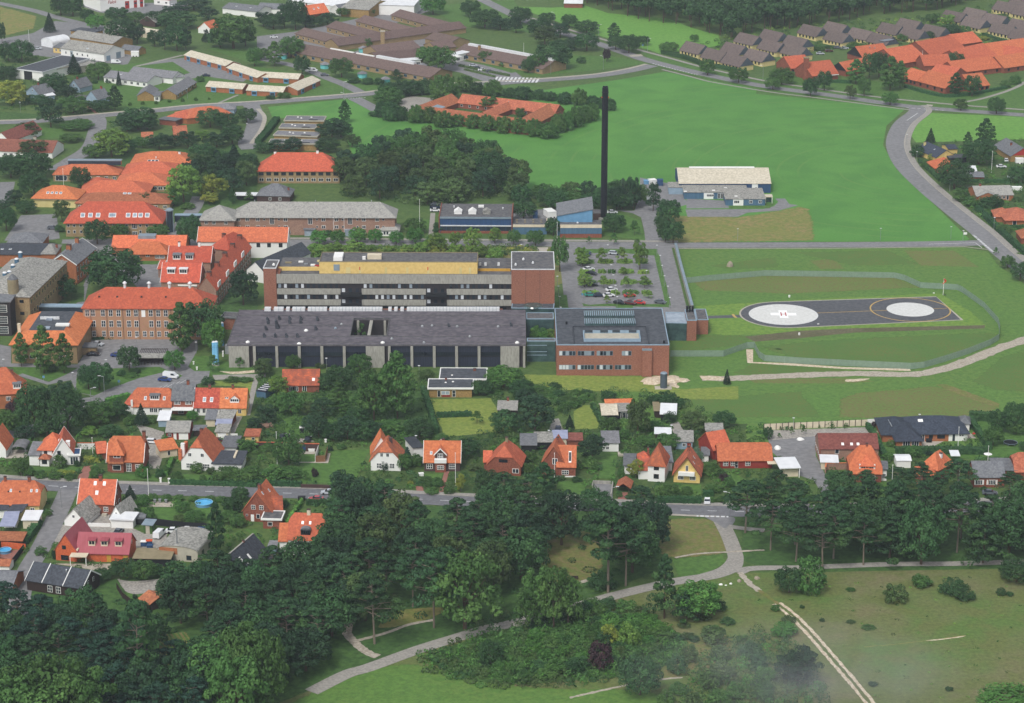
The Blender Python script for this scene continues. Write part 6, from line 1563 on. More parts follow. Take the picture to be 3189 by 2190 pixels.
h=house('red brick house with an orange roof and white verges on the street corner',(705,530),(1024,540),3.6,9,5.2,'gx','brick','tile_orange',trim='trim');h.win([.52],.3,.9,2,1,2);h.win([.78],.9,1.3,1.4,3,2);h.win([.35,.7],1,1,1.3,2,face='r');h.win([.5],4.4,1,1.2,2,face='r');h.chim(.56,.5,.9,1.1);h.sky([(.42,.8),(.68,.8),(.5,.4)],.8,1);h.slab('steps','concrete_light',h.L*.68,h.L*.82,-1.3,-.01,0,.5)
h=house('white barn with a weathered tile roof gable facing the gravel yard',(580,684),(764,704),2.0,10,3.4,'gy','white','roof_weathered',name='barn',cat='barn');h.win([.47],2.6,.7,.8,2)
h=house('smaller white barn gable beside the white flat garage',(996,655),(1108,672),1.9,8,3.2,'gy','white','roof_weathered',name='barn',cat='barn');h.win([.5],2.4,.5,.7,1)
h=house('white flat roofed garage with white parapet in the gravel yard',(1002,692),(1200,700),2.4,5,0,'flat','white','roof_white',name='garage',cat='garage')
wallrun('low white yard wall between the white barn and the garage',[(765,752),(1000,758)],1.0,.25,'white')
h=house('dark green metal shed with a pale double door in the gravel yard',(1293,735),(1372,740),2.7,3,.2,'shed','lawn_dark','steel_blue',name='metal_shed',cat='shed');h.door(.5,1.1,2.3,'concrete_light')
h=house('small grey garden shed behind the black fence',(1217,680),(1300,680),1.8,3,.2,'shed','wood_dark','roof_slate',name='garden_shed',cat='shed')
h=house('orange walled workshop house with a dark pink metal roof and three dormers',(690,980),(1160,992),2.8,9,3.8,'gx','orange_wall','roof_pink',name='workshop_house')
h.dorm([.28,.52,.79],.3,1.8,1.5,'roof_pink','cream',2);h.slab('yellow_gate','yellow_paint',h.L*.58,h.L*.66,-.06,-.01,.1,2.4);h.slab('yellow_gate','yellow_paint',h.L*.9,h.L*.99,-.06,-.01,.1,2.4);h.win([.5],3.6,.5,1,1,face='r')
a_=add(h,(500,950),(688,966),3.4,12,4.4,'gy');a_.win([.42],3.3,1.1,1.1,1,1,'wood_dark');a_.slab('glass_door','glass',a_.L*.25,a_.L*.62,-.06,-.01,.2,1.6);a_.slab('fascia','cream',a_.L-.05,a_.L+.4,0,8,3.1,3.5)
h.slab('pergola_roof','cream',-1.2,3.4,-3.2,-.4,2.5,2.65);
for u in(-1,3.2):h.slab('pergola_post','trim',u-.08,u+.08,-3.1,-2.95,0,2.5)
h=house('weathered grey arch roofed old factory with peeling white walls',(1420,950),(1785,984),3.1,13,1.3,'arch','concrete_light','roof_weathered',name='old_factory',cat='factory');h.win([.78],.5,1.4,1.3,1,1,'wood_dark');h.win([.3,.7],.6,1.6,1.5,2,1,'wood_dark',face='r');h.slab('brick_infill','orange_brick',.5,h.L*.5,-.05,-.01,1.8,3.6)
h=house('low tan roofed store in front of the old factory',(1210,1038),(1535,1045),2.3,5.5,.3,'shed','black_wood','roof_tan',name='store',cat='store')
e=bld('flue_pipe','tall thin metal flue standing in front of the old factory',(1606,1045),'flue');b=MB();b.cyl(0,0,0,8.3,.2,n=10);b.build('pipe','metal',e);b=MB();b.cyl(0,0,8.3,8.6,.3,.1,n=10);b.build('cap','metal',e)
h=house('black steep roofed house half hidden by the wood',(1900,1165),(2240,1215),2.0,15,5.6,'gy','black_wood','roof_black');h.sky([(.3,.8),(.45,.75),(.2,.7)],.8,1.4,'white');h.chim(.5,.6,.5,.4);h.slab('ridge','concrete',h.L/2-.2,h.L/2+.2,0,15,7.55,7.75)
h=house('dark brown timber house with a black roof in three white edged steps',(240,1226),(740,1304),3.2,9,3.0,'gx','wood_dark','roof_black',trim='trim');h.win([.42,.57],.5,1.4,1.8,2,2);h.win([.35,.65],2.6,.8,1.1,2,2,face='r');h.vent([(.62,.35)],'metal',.3,.8)
for u in(.29,.665):
 b=MB();L_=h.L*u
 for s0,s1,z0,z1 in((-.4,4.5,h.he-.27,h.he+3.0),):b.prism([h.T(L_-.1,s0,z0+.2),h.T(L_+.1,s0,z0+.2),h.T(L_+.1,s1,z1+.2),h.T(L_-.1,s1,z1+.2)],.3)
 b.build('barge_board','trim',h.root)
h=house('grey roofed orange timber house at the lower left edge',(-80,1286),(108,1294),2.7,10,1.9,'gx','orange_brick','roof_slate');
h=house('long low red roofed shed at the left edge behind the pool garden',(-30,876),(196,880),2.2,4.5,.4,'shed','wood_dark','tile_salmon',name='shed',cat='shed')
h=house('small red roofed hut with white gable at the left edge',(-30,1098),(82,1102),1.9,4,.9,'gx','white','tile_salmon',name='hut',cat='hut')
h=house('red roofed garden hut beside the dark wood',(1248,632),(1345,700),2.0,6,1.4,'gx','wood_dark','tile_salmon',name='garden_hut',cat='hut')if False else None
fr(0,1640)
h=house('red roofed garden hut beside the dark wood',(1262,640),(1352,700),2.0,5.5,1.3,'gx','wood_dark','tile_salmon',name='garden_hut',cat='hut')
wallrun('dark timber fence running down beside the red roofed hut',[(1055,560),(1110,650),(1260,765),(1400,745)],1.6,.12,'wood_dark',name='timber_fence',cat='fence')
wallrun('dark plank fence around the blue pool garden at the left edge',[(-30,160),(-20,330),(110,350),(238,185)],1.7,.12,'black_wood',name='plank_fence',cat='fence')
wallrun('orange painted screen wall behind the blue pool',[(-30,185),(235,215)],1.8,.15,'orange_wall',name='screen_wall',cat='wall')
def pool(label,p,r,h=1.1):
 g=P(p);e=empty('swimming_pool',(g.x,g.y,0),label=label,cat='pool');b=MB();b.cyl(0,0,0,h,r,n=24,cap=False);b.build('pool_wall','blue_panel',e)
 b=MB();b.cyl(0,0,h-.25,h-.2,r-.05,n=24);b.build('water','pool_water',e)
 b=MB()
 for i in range(24):
  a1,a2=2*pi*i/24,2*pi*(i+1)/24;b.prism([((r-.12)*cos(a1),(r-.12)*sin(a1),h+.05),((r+.12)*cos(a1),(r+.12)*sin(a1),h+.05),((r+.12)*cos(a2),(r+.12)*sin(a2),h+.05),((r-.12)*cos(a2),(r-.12)*sin(a2),h+.05)],.12)
 b.build('rim','sky_blue_tank',e);return e
area('terrace',[(-30,215),(230,215),(110,330),(-20,320)],'brick_paving')
pool('round blue paddling pool behind the orange screen wall',(47,235),1.6,.9)
fr(0,1380)
pool('round bright blue garden pool beside the main street',(1843,560),2.4,.9)
wallrun('long black timber fence behind the gravel yard',[(1195,735),(1390,740),(1660,775),(1900,790)],2.0,.12,'black_wood',name='timber_fence',cat='fence')
fr(700,1100)
h=house('red brick house with a steep orange gable roof facing the street crossing',(165,1412),(425,1428),3.4,10,5.4,'gy','brick','tile_orange');h.win([.36,.64],3.6,1.2,1.3,2,2);h.win([.52],1.0,1.0,1.3,1);h.door(.32,.9,2.0);h.win([.13],1.5,.6,.6,1);h.chim(.5,.3,.8,1.1);h.sky([(.25,.62),(.7,.7)],.7,.8)
a_=add(h,(345,1502),(503,1506),2.7,5,0,'flat','brick','roof_felt',trim='trim',oh=.5);a_.win([.4],.8,1.3,1.2,1);add(h,(430,1412),(520,1408),3.0,7,2.6,'gx',rm='tile_mixed')
h=house('low red brick house with a long weathered orange roof by the hospital',(522,283),(850,280),2.8,9,3.6,'gx','brick','tile_mixed',name='brick_house');h.win([.25,.35],.5,1.8,1.6,3);h.win([.6],.3,1.4,2,2);h.sky([(.85,.3)],.9,1.1,'white')
h=house('yellow brick bungalow with an angular dark flat roof and white edge',(1846,322),(2232,322),2.9,8,0,'flat','mustard','roof_felt_dark',name='bungalow',cat='bungalow',trim='trim',oh=.5);h.win([.23],.2,1.0,2.1,1);h.win([.38],.9,2.6,1.3,2,glass='glass_pale');h.win([.58],.2,1.1,2.2,1,2);h.slab('red_panel','red_wall',h.L*.3,h.L*.5,-.05,-.01,.2,.85);h.chim(.38,.95,.6,.6)
a_=add(h,(1950,238),(2352,240),2.91,10,0,'flat','mustard','roof_felt_dark',trim='trim',oh=.5);a_.vent([(.25,.3)],'white',.35,.3,'dome');a_.chim(.75,.8,.9,.6);h.vent([(.55,.7),(.38,.6)],'white',.35,.3,'dome')
h=house('blue covered solar shed with white stripes beside the narrow path',(285,340),(368,352),2.2,7,.5,'shed','blue_wall','navy',name='solar_shed',cat='shed',oh=.1)
for k in range(5):h.slab('stripe','roof_white',.2,h.L-.2,.6+k*1.4,.9+k*1.4,2.5+k*.1,2.62+k*.1,h.robj)
h=house('small brick outhouse with orange coped wall, blue door and terrace',(650,820),(850,822),2.4,.4,0,'flat','brick_dark','tile_orange',name='garden_wall',cat='wall',oh=.12,par=.12);h.door(.33,.9,1.9,'blue_dark')
wallrun('long brick garden wall with orange coping left of the blue door',[(285,862),(640,866)],2.0,.25,'brick_dark',cap='tile_orange')
e=bld('wooden_screen','pale timber windbreak screen standing on the lawn corner',(825,980),'screen')
def seg(p,q,h,m,nm,t=.1):
 A,B=P(p),P(q);o=e.location;d=(B-A).normalized();n=Vector((-d.y,d.x,0))*t/2
 b=MB();b.prism([(A.x-n.x-o.x,A.y-n.y-o.y,h),(B.x-n.x-o.x,B.y-n.y-o.y,h),(B.x+n.x-o.x,B.y+n.y-o.y,h),(A.x+n.x-o.x,A.y+n.y-o.y,h)],h-.05);b.build(nm,m,e)
seg((822,985),(905,982),2.0,'wood','panel');seg((908,982),(930,900),2.0,'wood','panel');seg((818,982),(850,880),2.0,'trim','panel')
h=house('white half hipped house with orange and brown roof next to the big lawn',(1318,962),(1588,968),3.4,9,5.0,'hy','white','tile_mixed',cut=.5,oh=.5);h.win([.37,.57],4.4,.8,1.1,2);h.win([.28,.71],.8,1.5,1.6,3,2);h.chim(.62,.55,.9,1.2,'brick_dark')
add(h,(1325,900),(1500,896),3.2,7,5.0,'gy',rm='tile_orange_bright')
h=house('dark brick villa with a red roof, white gable dormer and balcony',(1802,972),(2124,974),3.3,9,4.6,'gx','brick_dark','tile_orange_bright',name='villa',trim='trim');h.win([.15,.78],.8,1.8,1.6,3,2);h.chim(.52,.6,.8,1.1);h.sky([(.19,.38)],.7,.9);h.slab('brick_bay','brick',h.L*.31,h.L*.61,-.9,-.01,0,3.0)
h.win([.46],.9,2.0,1.3,4,2,off=.92)
a_=add(h,(1900,905),(1995,905),5.6,7,1.6,'gy','brick_dark','tile_orange',trim='trim');a_.win([.5],3.6,1.5,1.9,3,2);h.slab('balcony','white',h.L*.29,h.L*.63,-1.3,-.01,3.0,4.1)
h=house('white annex with a black roof left of the dark brick villa',(1708,880),(1790,872),2.6,11,.9,'shedf','white','roof_black',name='annex',cat='annex',trim=None)
fr(1500,1100)
h=house('orange roofed half hipped brick house with a chimney left of the white shed',(50,998),(352,1014),3.4,9,5.2,'hy','brick','tile_orange',cut=.55);h.win([.48],4.0,2.6,1.0,3,1,'wood_dark');h.win([.85],.9,1.9,1.4,2);h.chim(.5,.6,.7,1.2,'roof_tan')
add(h,(20,975),(90,975),3.0,7,2,'gx');
h=house('brick house with steep orange gable and long window behind a tall flagpole',(540,992),(762,1004),3.8,10,5.4,'gy','brick','tile_orange');h.win([.55],3.6,1.5,1.8,2,1);h.chim(.55,.6,.7,1)
a_=add(h,(680,1016),(848,1018),3.6,9.5,4.6,'gx');a_.win([.45],.9,2.0,1.3,3,2);a_.sky([(.7,.42)],.8,3.4,'glass');a_.slab('plinth','white',0,a_.L,-.03,-.005,0,.5)
for(A,B,he,d,rh,rf,wl,rm,lab)in[((357,830),(490,830),2.5,8,.5,'shed','black_wood','roof_slate','black timber shed with a dark roof behind the orange half hipped house'),((492,802),(640,800),2.5,7,.4,'shed','black_wood','roof_weathered','grey roofed lean-to between the dark shed and the lilac roof'),((648,768),(768,768),2.5,5,.5,'shed','cream','roof_lilac','lilac roofed garden room behind the steep orange gable'),((775,785),(905,785),2.0,5,.3,'shed','brick','tile_maroon','low maroon roofed store beside the lilac roofed room'),((1095,808),(1238,808),2.9,8,.6,'shed','white','roof_grey','white outbuilding with a blue grey roof and small windows'),((1570,725),(1705,728),2.4,4,.3,'shed','wood_dark','roof_white','white roofed shelter strip among the garden trees'),((1755,795),(1905,798),2.6,8,.4,'shed','pale_blue','roof_weathered','grey roofed shed with pale blue wall and red door'),((2030,695),(2175,697),2.7,5,.3,'shed','red_wall','roof_weathered','grey roofed red and white summerhouse'),((1290,1018),(1395,1020),2.6,9,0,'flat','white','roof_slate','dark flat roofed annex left of the white tower house'),((1655,985),(1722,985),2.8,12,.3,'shed','white','roof_slate','slate roofed link between the white house and the yellow house'),((1990,918),(2050,920),2.2,5,.4,'shed','white','roof_slate','little dark roofed hut behind the yellow gable house'),((145,505),(318,508),2.4,8,1.5,'gx','wood_dark','roof_stone','stone grey roofed cottage with a small brick chimney among garden trees')]:
 h=house(lab,A,B,he,d,rh,rf,wl,rm,name='outbuilding',cat='outbuilding')
 if 'small windows' in lab:h.win([.3],.8,.9,.9,2)
 if 'red door' in lab:h.door(.8,1.2,2.0,'red_wall');h.win([.5],1,1,1,2)
 if 'summerhouse' in lab:h.slab('white_front','white',0,h.L*.3,-.05,-.01,0,2.6);h.win([.6],.8,1,1,1)
 if 'stone' in lab:h.chim(.5,.5)
h=house('black timber cottage with a cream corrugated roof and white doors',(1092,552),(1224,550),2.6,10,1.4,'gx','black_wood','roof_cream',name='cottage',cat='cottage',trim='cream');a_=add(h,(1228,525),(1345,522),2.6,7,.4,'shed','black_wood','roof_stone');a_.win([.4,.65],.1,1.2,2.1,2);
add(h,(1125,452),(1370,446),3.0,2.2,.3,'shed','wood_dark','tile_orange_bright')
h=house('dark hut with a slanting white roof behind the round bush',(1620,548),(1750,552),2.5,7,.8,'shed','black_wood','roof_white',name='hut',cat='hut');add(h,(1565,520),(1635,520),2.4,7,.2,'shed','wood_dark','roof_tan')
h=house('white tower like house with square black windows and an orange hipped roof',(1503,990),(1656,1001),5.7,8,4.6,'hipy','white','tile_mixed',name='white_house');h.win([.5],3.6,1.5,1.4,2,1,'wood_dark');h.win([.5],1.0,1.5,1.4,2,1,'wood_dark')
a_=add(h,(1418,1045),(1520,1045),3.3,9,3.8,'hx',rm='tile_mixed');a_.chim(.9,.5,.6,1)
h=house('yellow house with steep orange gable, white balcony and paired windows',(1736,1078),(1972,1090),3.0,9,5.2,'gy','yellow','tile_mixed',name='yellow_house',oh=.5,ogab=.6,trim='brick');h.win([.5],3.6,.8,1.7,2,1);h.slab('balcony','white',h.L*.18,h.L*.8,-1.2,-.01,2.5,3.5);h.win([.27,.73],.9,1.7,1.2,4);h.chim(.5,.6,.7,.9);h.sky([(.2,.75),(.6,.72)],.5,.8)
h=house('red walled house with orange roofs in an L shape above the flower garden',(2138,962),(2625,958),2.8,9,3.6,'hx','red_wall','tile_orange',name='red_house',cut=.25);h.win([.14,.28,.55],.8,1.5,1.5,3,2);h.win([.34],.2,.9,2.2,1,2);h.slab('porch','cream',h.L*.9,h.L*1.12,-2.6,-.02,2.2,2.35)
a_=add(h,(2092,868),(2252,842),3.4,9,3.8,'gx');a_.win([.85],2.0,.8,1.1,1)
h=house('small orange roofed open carport at the street',(1226,1203),(1334,1210),2.2,5.5,1.1,'gy',None,'tile_salmon',name='carport',cat='carport',oh=.5)
for u in(.1,h.L-.1):
 for v in(.1,5.3):h.slab('post','wood_dark',u-.1,u+.1,v-.1,v+.1,0,2.2)
h.slab('gable_board','wood_dark',0,h.L,5.3,5.42,0,2.2)
wallrun('grey retaining wall around the sunken driveway',[(1000,1215),(1010,1180),(1185,1185),(1170,1300)],1.0,.35,'concrete')
wallrun('grey stone street wall in front of the lawn beside the pines',[(660,1300),(930,1318)],1.0,.4,'concrete')
fr(800,1400)
h=house('white house with an orange roof and arched black dormer at the wood edge',(282,796),(606,806),4.4,9,5.4,'hx','white','tile_orange',name='white_house',cut=.35);h.dorm([.48],.12,2.6,1.4,'roof_slate','black_wood',4,'arch');h.chim(.52,.5,.9,1,'cream');h.sky([(.37,.6),(.58,.6)],.6,.7);h.win([.24,.46],2.2,1.0,1.1,1,1,'wood_dark');h.win([.32],1.9,1,1.8,2,1,'wood_dark');h.win([.3,.7],3,1,1.6,1,1,'wood_dark',face='r');h.slab('bay','white',h.L*.1,h.L*.5,-1.8,-.01,0,1.8)
add(h,(204,822),(275,822),3.4,5,2.6,'shed');h=house('small grey garden shed left of the white house at the wood edge',(105,885),(165,887),2.2,3.5,.3,'shed','pale_blue','roof_grey',name='garden_shed',cat='shed')
fr(2389,1100)
h=house('white flat carport roof beside the asphalt yard',(118,1046),(300,1040),2.9,8.5,0,'flat',None,'roof_white',name='carport',cat='carport',oh=.2,par=.25)
h.slab('room','cream',h.L*.25,h.L*.95,1,8,0,2.8)
for u in(.2,h.L-.2):h.slab('post','trim',u-.1,u+.1,.0,.2,0,2.9)
h=house('long brick barn with a maroon roof and three skylights beside the asphalt yard',(472,855),(1008,856),4.0,10,2.8,'gx','pink_brick','tile_maroon',name='barn',cat='barn',ogab=.1);h.sky([(.4,.25),(.55,.25),(.66,.25)],.8,1.1,'white');h.win([.3],2.2,1.2,1.6,1);h.slab('buttress','brick',0,.4,-.4,-.01,0,3.6);h.win(5,1.5,.8,.8,1,face='l')
w=house('long black tiled bungalow with hipped roofs and a paved terrace',(1240,722),(1815,716),2.8,14,3.0,'hip','orange_brick','roof_navy',name='bungalow',cat='bungalow',oh=.6);w.sky([(.28,.7),(.31,.7)],.9,1.4,'white')
w.win([.28],.1,1.6,2.3,3);w.win([.42,.55,.61],.9,1.2,1.2,1,1,'wood_dark');w.slab('white_front','white',w.L*.7,w.L-.05,-.05,-.01,.1,2.7);w.slab('dark_door','glass',w.L*.76,w.L*.8,-.08,-.051,.1,2.4);w.win([.88,.92],1.6,.5,.5,1)
add(w,(1045,726),(1300,726),2.8,14,3.0,'hip',oh=.6);a_=add(w,(1170,779),(1398,777),2.8,12,2.7,'hipy',oh=.6);a_.win([.4,.75],.1,2.2,2.3,3);a_.slab('valley','metal',-.6,-.3,6,12,4.6,4.75)
h=house('small black hipped garage behind the bungalow end',(1745,628),(1830,632),2.6,6,1.4,'hip','white','roof_slate',name='garage',cat='garage')
h=house('bright orange hipped villa with a white framed front gable above the pines',(748,1070),(1035,1074),3.2,9.5,6.4,'hx','brick','tile_orange_bright',name='villa',cut=.8);h.win([.75],.6,1.2,1.4,2);
a_=add(h,(845,1004),(965,1006),5.2,6,2.2,'hipy','brick','tile_orange_bright');a_.win([.2,.8],3.6,1.3,1.4,2,glass='glass');a_.slab('white_frame','trim',-.4,0,-.2,.1,2.6,5.3);a_.slab('white_frame','trim',a_.L,a_.L+.4,-.2,.1,2.6,5.3)
h.chim(.55,.5,.6,.5);a_=add(h,(1036,1052),(1082,1054),3.4,6,0,'flat','white','roof_slate');a_.win([.5],.8,1.0,1.4,2,2)
h=house('white flat roofed shed in front of the maroon roofed barn',(490,982),(636,986),2.3,5,.2,'shed','cream','roof_white',name='shed',cat='shed')
wallrun('orange coped brick wall beside the bright orange villa',[(525,1090),(530,1055),(715,1050)],2.0,.35,'pink_brick',cap='tile_orange_bright')
h=house('white canvas pavilion roof behind the pines',(1172,968),(1300,968),2.4,5,.5,'gx','white','roof_white',name='garden_pavilion',cat='pavilion',oh=.2)
h=house('orange gabled house mostly hidden behind the pines',(1395,1002),(1545,1042),4.8,8,3.6,'hipy','brick','tile_orange');h.chim(.7,.5,.8,.9,'white');add(h,(1345,1090),(1545,1100),3.2,6,2.0,'hip')
h=house('low red brick house with a dark roof and white shuttered windows',(1870,1112),(2148,1112),3.4,9,3.0,'gx','brick','roof_slate');h.win([.17,.6],.8,2.0,1.5,4);h.slab('shutter','trim',h.L*.02,h.L*.06,-.07,-.01,.8,2.3);h.slab('shutter','trim',h.L*.29,h.L*.33,-.07,-.01,.8,2.3);h.slab('shutter','trim',h.L*.73,h.L*.77,-.07,-.01,.8,2.3);h.slab('shutter','trim',h.L*.42,h.L*.46,-.07,-.01,.8,2.3)
add(h,(2050,1055),(2250,1058),3,7,.8,'shed','brick','roof_slate')
h=house('orange roof corner of a house at the right picture edge',(2240,1062),(2480,1062),3,9,4,'hx','brick','tile_salmon')
h=house('white awning roof in the garden behind the hedge',(1672,925),(1732,925),2.0,3,.3,'shed',None,'roof_white',name='awning',cat='awning')
fr(2389,350)
h=house('yellow brick house with a dark blue grey gabled roof beside the curved road',(1532,404),(1700,388),2.7,17,2.8,'gy','yellow','roof_navy');h.chim(.3,.9,.8,1.4,'yellow_pale');add(h,(1650,415),(1800,410),2.5,5,0,'flat',None or 'black_wood','roof_felt_dark');add(h,(1640,330),(1720,326),2.6,8,1,'gx');h.sky([(.4,.3)],.7,.7)
h=house('orange roofed house partly hidden by a big dark tree beside the curved road',(1518,500),(1740,492),2.6,11,3.2,'hip','brick','tile_orange_bright')
h=house('dark roofed bungalow with a bright red gable at the right edge',(2205,392),(2420,382),2.9,20,3.2,'gy','mustard','roof_slate',name='bungalow',cat='bungalow');b=MB();b.poly([h.T(0,-.02,h.he),h.T(h.L,-.02,h.he),h.T(h.L/2,-.02,h.he+3.1)]);b.build('gable_board','red_paint',h.root);h.chim(.35,.5)
h=house('white flat roofed garage behind the big dark tree',(1800,528),(1890,530),2.4,8,.2,'shed','white','roof_white',name='garage',cat='garage')
h=house('red shed with a grey barrel roof',(1835,582),(1958,584),2.2,5,.8,'shed','red_wall','roof_slate',name='shed',cat='shed')
h=house('grey tiled yellow bungalow below the red barrel roofed shed',(1890,748),(2225,742),2.6,13,2.3,'gx','orange_brick','roof_stone',name='bungalow',cat='bungalow');h.chim(.2,.5,.8,.8);a_=add(h,(1905,758),(2080,756),2.6,5,1.6,'gy');h.win([.85],.4,1,2,1);h.win([.65,.75],.8,1.2,1.2)
h=house('salmon hip roofed bungalow at the right edge beside the curved road',(2160,968),(2420,966),2.7,15,3.0,'hip','orange_brick','tile_salmon',name='bungalow',cat='bungalow',oh=.7);add(h,(2065,932),(2200,934),2.7,9,2.2,'hip',oh=.7);h.win([.3],.3,1.6,2,1)
h=house('red roofed corner of a house at the right edge below the salmon bungalow',(2300,1130),(2500,1130),2.7,10,3,'hip','brick','tile_salmon')
fr(2389,0)
w=house('sprawling orange tiled school complex with many angular roofs at the upper right',(1200,574),(1450,532),3,24,5.6,'gx','brick','tile_orange',name='school_complex',cat='school')
for A,B,d,rh in(((1420,592),(1665,582),13,4.2),((1215,690),(1350,728),12,3.8),((1356,728),(1612,796),15,4.6),((1466,655),(1672,692),13,3.6),((1712,655),(2130,604),15,4.4),((2142,612),(2480,562),15,4.6),((1840,782),(2010,764),15,4.6),((1785,572),(2085,505),20,5.4),((2075,505),(2420,455),19,5),((1480,500),(1800,440),22,5.6),((1730,400),(1940,372),16,4),((1960,470),(2300,520),14,3.6)):
 a_=add(w,A,B,3,d,rh,'gx');
 if A[1]>600:a_.win(4,.8,1.4,1.4,2,1,'wood_dark')
w.slab('light_slot','glass_blue',w.L*.9,w.L*1.3,30,34,7.2,7.6)
h=house('orange roofed school hall with a tall brick chimney at the road',(405,684),(642,660),3.2,17,5.2,'gx','brick','tile_orange',name='school_hall',cat='school');a_=add(h,(215,615),(400,598),3.2,15,4.6,'gx');a_.win(4,.8,1.6,1.6,2,1,'wood_dark');h.slab('gutter','white',h.L*.2,h.L,-.8,-.5,2.4,2.7)
c_=bld('brick_chimney','square red brick chimney standing in front of the orange roofed hall',(348,722),'chimney');b=MB();b.box(-1.3,1.3,-1,1,0,11);b.build('shaft','brick',c_);b=MB();b.box(-1.45,1.45,-1.15,1.15,11,11.5);b.build('cap','roof_tan',c_)
h=house('orange roofed hall with black gable behind the birch trees',(715,640),(960,590),3,10,3.6,'gx','brick','tile_orange',name='hall',cat='school');b=MB();b.poly([h.T(-.3,-.4,h.he-.2),h.T(-.3,10.4,h.he-.2),h.T(-.3,5,h.he+3.6)]);b.build('gable_board','black_wood',h.root)
h=house('orange roofed wing with a black triangular gable beside the car park',(862,518),(1110,488),3,13,4.6,'gx','brick','tile_orange',name='wing',cat='school');b=MB();b.poly([h.T(-.3,-.4,h.he-.2),h.T(-.3,13.4,h.he-.2),h.T(-.3,6.5,h.he+4.6)]);b.build('gable_board','black_wood',h.root);h.vent([(.45,.35),(.6,.3)],'metal',.4,.8)
def rowhouse(cx,cy):
 w0=Wing(empty('row_house',(0,0,0)),(cx-113,cy+24),(cx+60,cy+62),2.7,9.5,4.4,'gx',None,'tile_house_brown')
proto=None;RH=[]
fr(1600,0)
L1=[(P(p),p)for p in((1635,418),(1820,478),(2000,525),(1990,425),(2195,485),(2110,340))]
fr(2389,0)
L2=[(P(p),p)for p in((40,310),(30,400),(250,365),(235,440),(385,265),(600,240),(615,320),(820,295),(1000,340),(1085,250),(1250,210),(1280,290),(1470,265),(1650,138),(1835,115),(1830,195),(2010,165),(2080,250),(2110,55),(2240,215),(2255,305),(2250,10),(2280,95))]
allp=sorted([q[0]for q in L1]+[q[0]for q in L2],key=lambda v:v.x/v.y)
fr(2389,0)
root=empty('row_house',(0,0,0),group='brown roofed row houses')
pw=Wing(root,(385-113,265+27),(385+60,265+66),2.7,9,4.2,'gx','yellow_pale','tile_house_brown',oh=.35)
pw.win([.15,.32,.49,.66,.84],.8,1.1,1.5,1,1,'wood_dark')
for U,nm in((pw.L+.27,'gable_board'),(-.27,'gable_board')):
 b=MB();b.poly([pw.T(U,-.35,pw.he-.1),pw.T(U,9.35,pw.he-.1),pw.T(U,4.5,pw.he+4.2)]);b.build(nm,'black_wood' if U<0 else 'tank_grey',root)
off=P((385,265));kids=[c for c in bpy.data.objects if c.parent==root]
grand={c:[g for g in bpy.data.objects if g.parent==c]for c in kids}
for i,p in enumerate(allp):
 d=Vector((p.x-off.x,p.y-off.y,0))
 lab=f'brown roofed row house with a dark gable below the wood, {ordn(i)} from left'
 if i==0:r=root;first=d;tag(r,lab,'row house');continue
 r=root.copy();C.objects.link(r);tag(r,lab,'row house','brown roofed row houses');r.location=d
 for c in kids:
  k=c.copy();C.objects.link(k);k.parent=r
  for g in grand[c]:
   q=g.copy();C.objects.link(q);q.parent=k
root.location=first
# ================================================================ TREES AND SHRUBS (code x base-y top-y width)
def TR_(where,group,s):trees(where,group,[(t.split()[0],)+tuple(float(v)for v in t.split()[1:])for t in s.split(';')if t.strip()])
fr(0,0)
TR_('by the fire station yard','trees in the industrial area','C 450 295 115 110;D 550 140 -30 150;D 660 145 -30 170;G 870 270 130 150;D 790 200 80 110;D 1060 200 60 180;B 1220 200 100 150;D 1100 400 160 240;E 1240 400 220 150')
TR_('behind the cream terraces','trees behind the cream terraces','D 1400 420 270 120;E 1490 450 260 120;D 1600 460 220 180;E 1680 450 270 110;D 1430 220 90 230;D 1600 260 90 300;B 2110 440 130 330;D 1990 430 260 200;D 2220 420 230 160;C 1870 380 260 100;B 2300 600 430 120;E 1750 90 -20 320;E 1560 150 40 180;E 1880 180 60 160')
TR_('near the left edge below the warehouse','trees around the grey cottages','D 20 390 210 60;D 80 560 380 150;D 200 560 360 190;D 60 720 590 180;Y 110 950 720 270;D 490 850 660 220;E 620 890 780 180;C 670 670 490 130;B 890 720 560 180;C 1075 780 640 50;J 1040 1000 780 130;B 740 750 670 110;B 660 1020 860 250;D 330 930 850 200;D 900 1000 900 180;E 460 1150 890 230')
TR_('between the nursery and the orange school','trees north of the orange school','N 250 1240 1100 200;D 1250 1170 960 300;E 1150 1190 1030 200;D 1330 1170 1040 180;B 700 1160 1080 260;B 640 1280 1200 180;N 300 1420 1260 260;L 1010 1420 1160 330;B 860 1430 1300 180;D 1150 1380 1250 150;D 1900 1150 980 220;D 2050 1170 1020 180;D 2230 1110 970 150;E 1440 1350 1200 200;E 1700 1340 1180 200;L 1830 1270 1170 140;E 1960 1330 1190 200;E 1580 1330 1220 160;D 2100 1300 1130 180;D 1830 1500 1290 220;I 1960 1540 1350 160;C 2120 1560 1300 200;E 2240 1500 1380 160;B 1290 1330 1230 150;D 60 1500 1400 220')
TR_('on the lawn below the grey nursing home','clipped lawn bushes','s 1175 955 925 34;s 1290 945 915 34;s 1410 940 910 34;s 1530 925 895 34;s 1650 920 885 34;s 1770 910 880 34;s 1890 900 880 24;s 1725 810 765 40;s 1810 740 680 70;d 980 750 720 60;d 1150 750 725 60;d 860 755 725 50')
fr(800,0)
TR_('in the tree belt behind the care home','tree belt behind the care home','E 60 240 100 160;D 150 260 120 170;E 250 250 40 150;D 350 270 0 180;E 440 250 130 150;D 520 240 140 130;E 640 220 110 170;B 790 150 60 120;B 990 150 60 130;B 1160 110 30 130;G 1590 130 -60 190;D 1930 150 0 150;D 2060 250 80 230;E 2200 270 150 190')
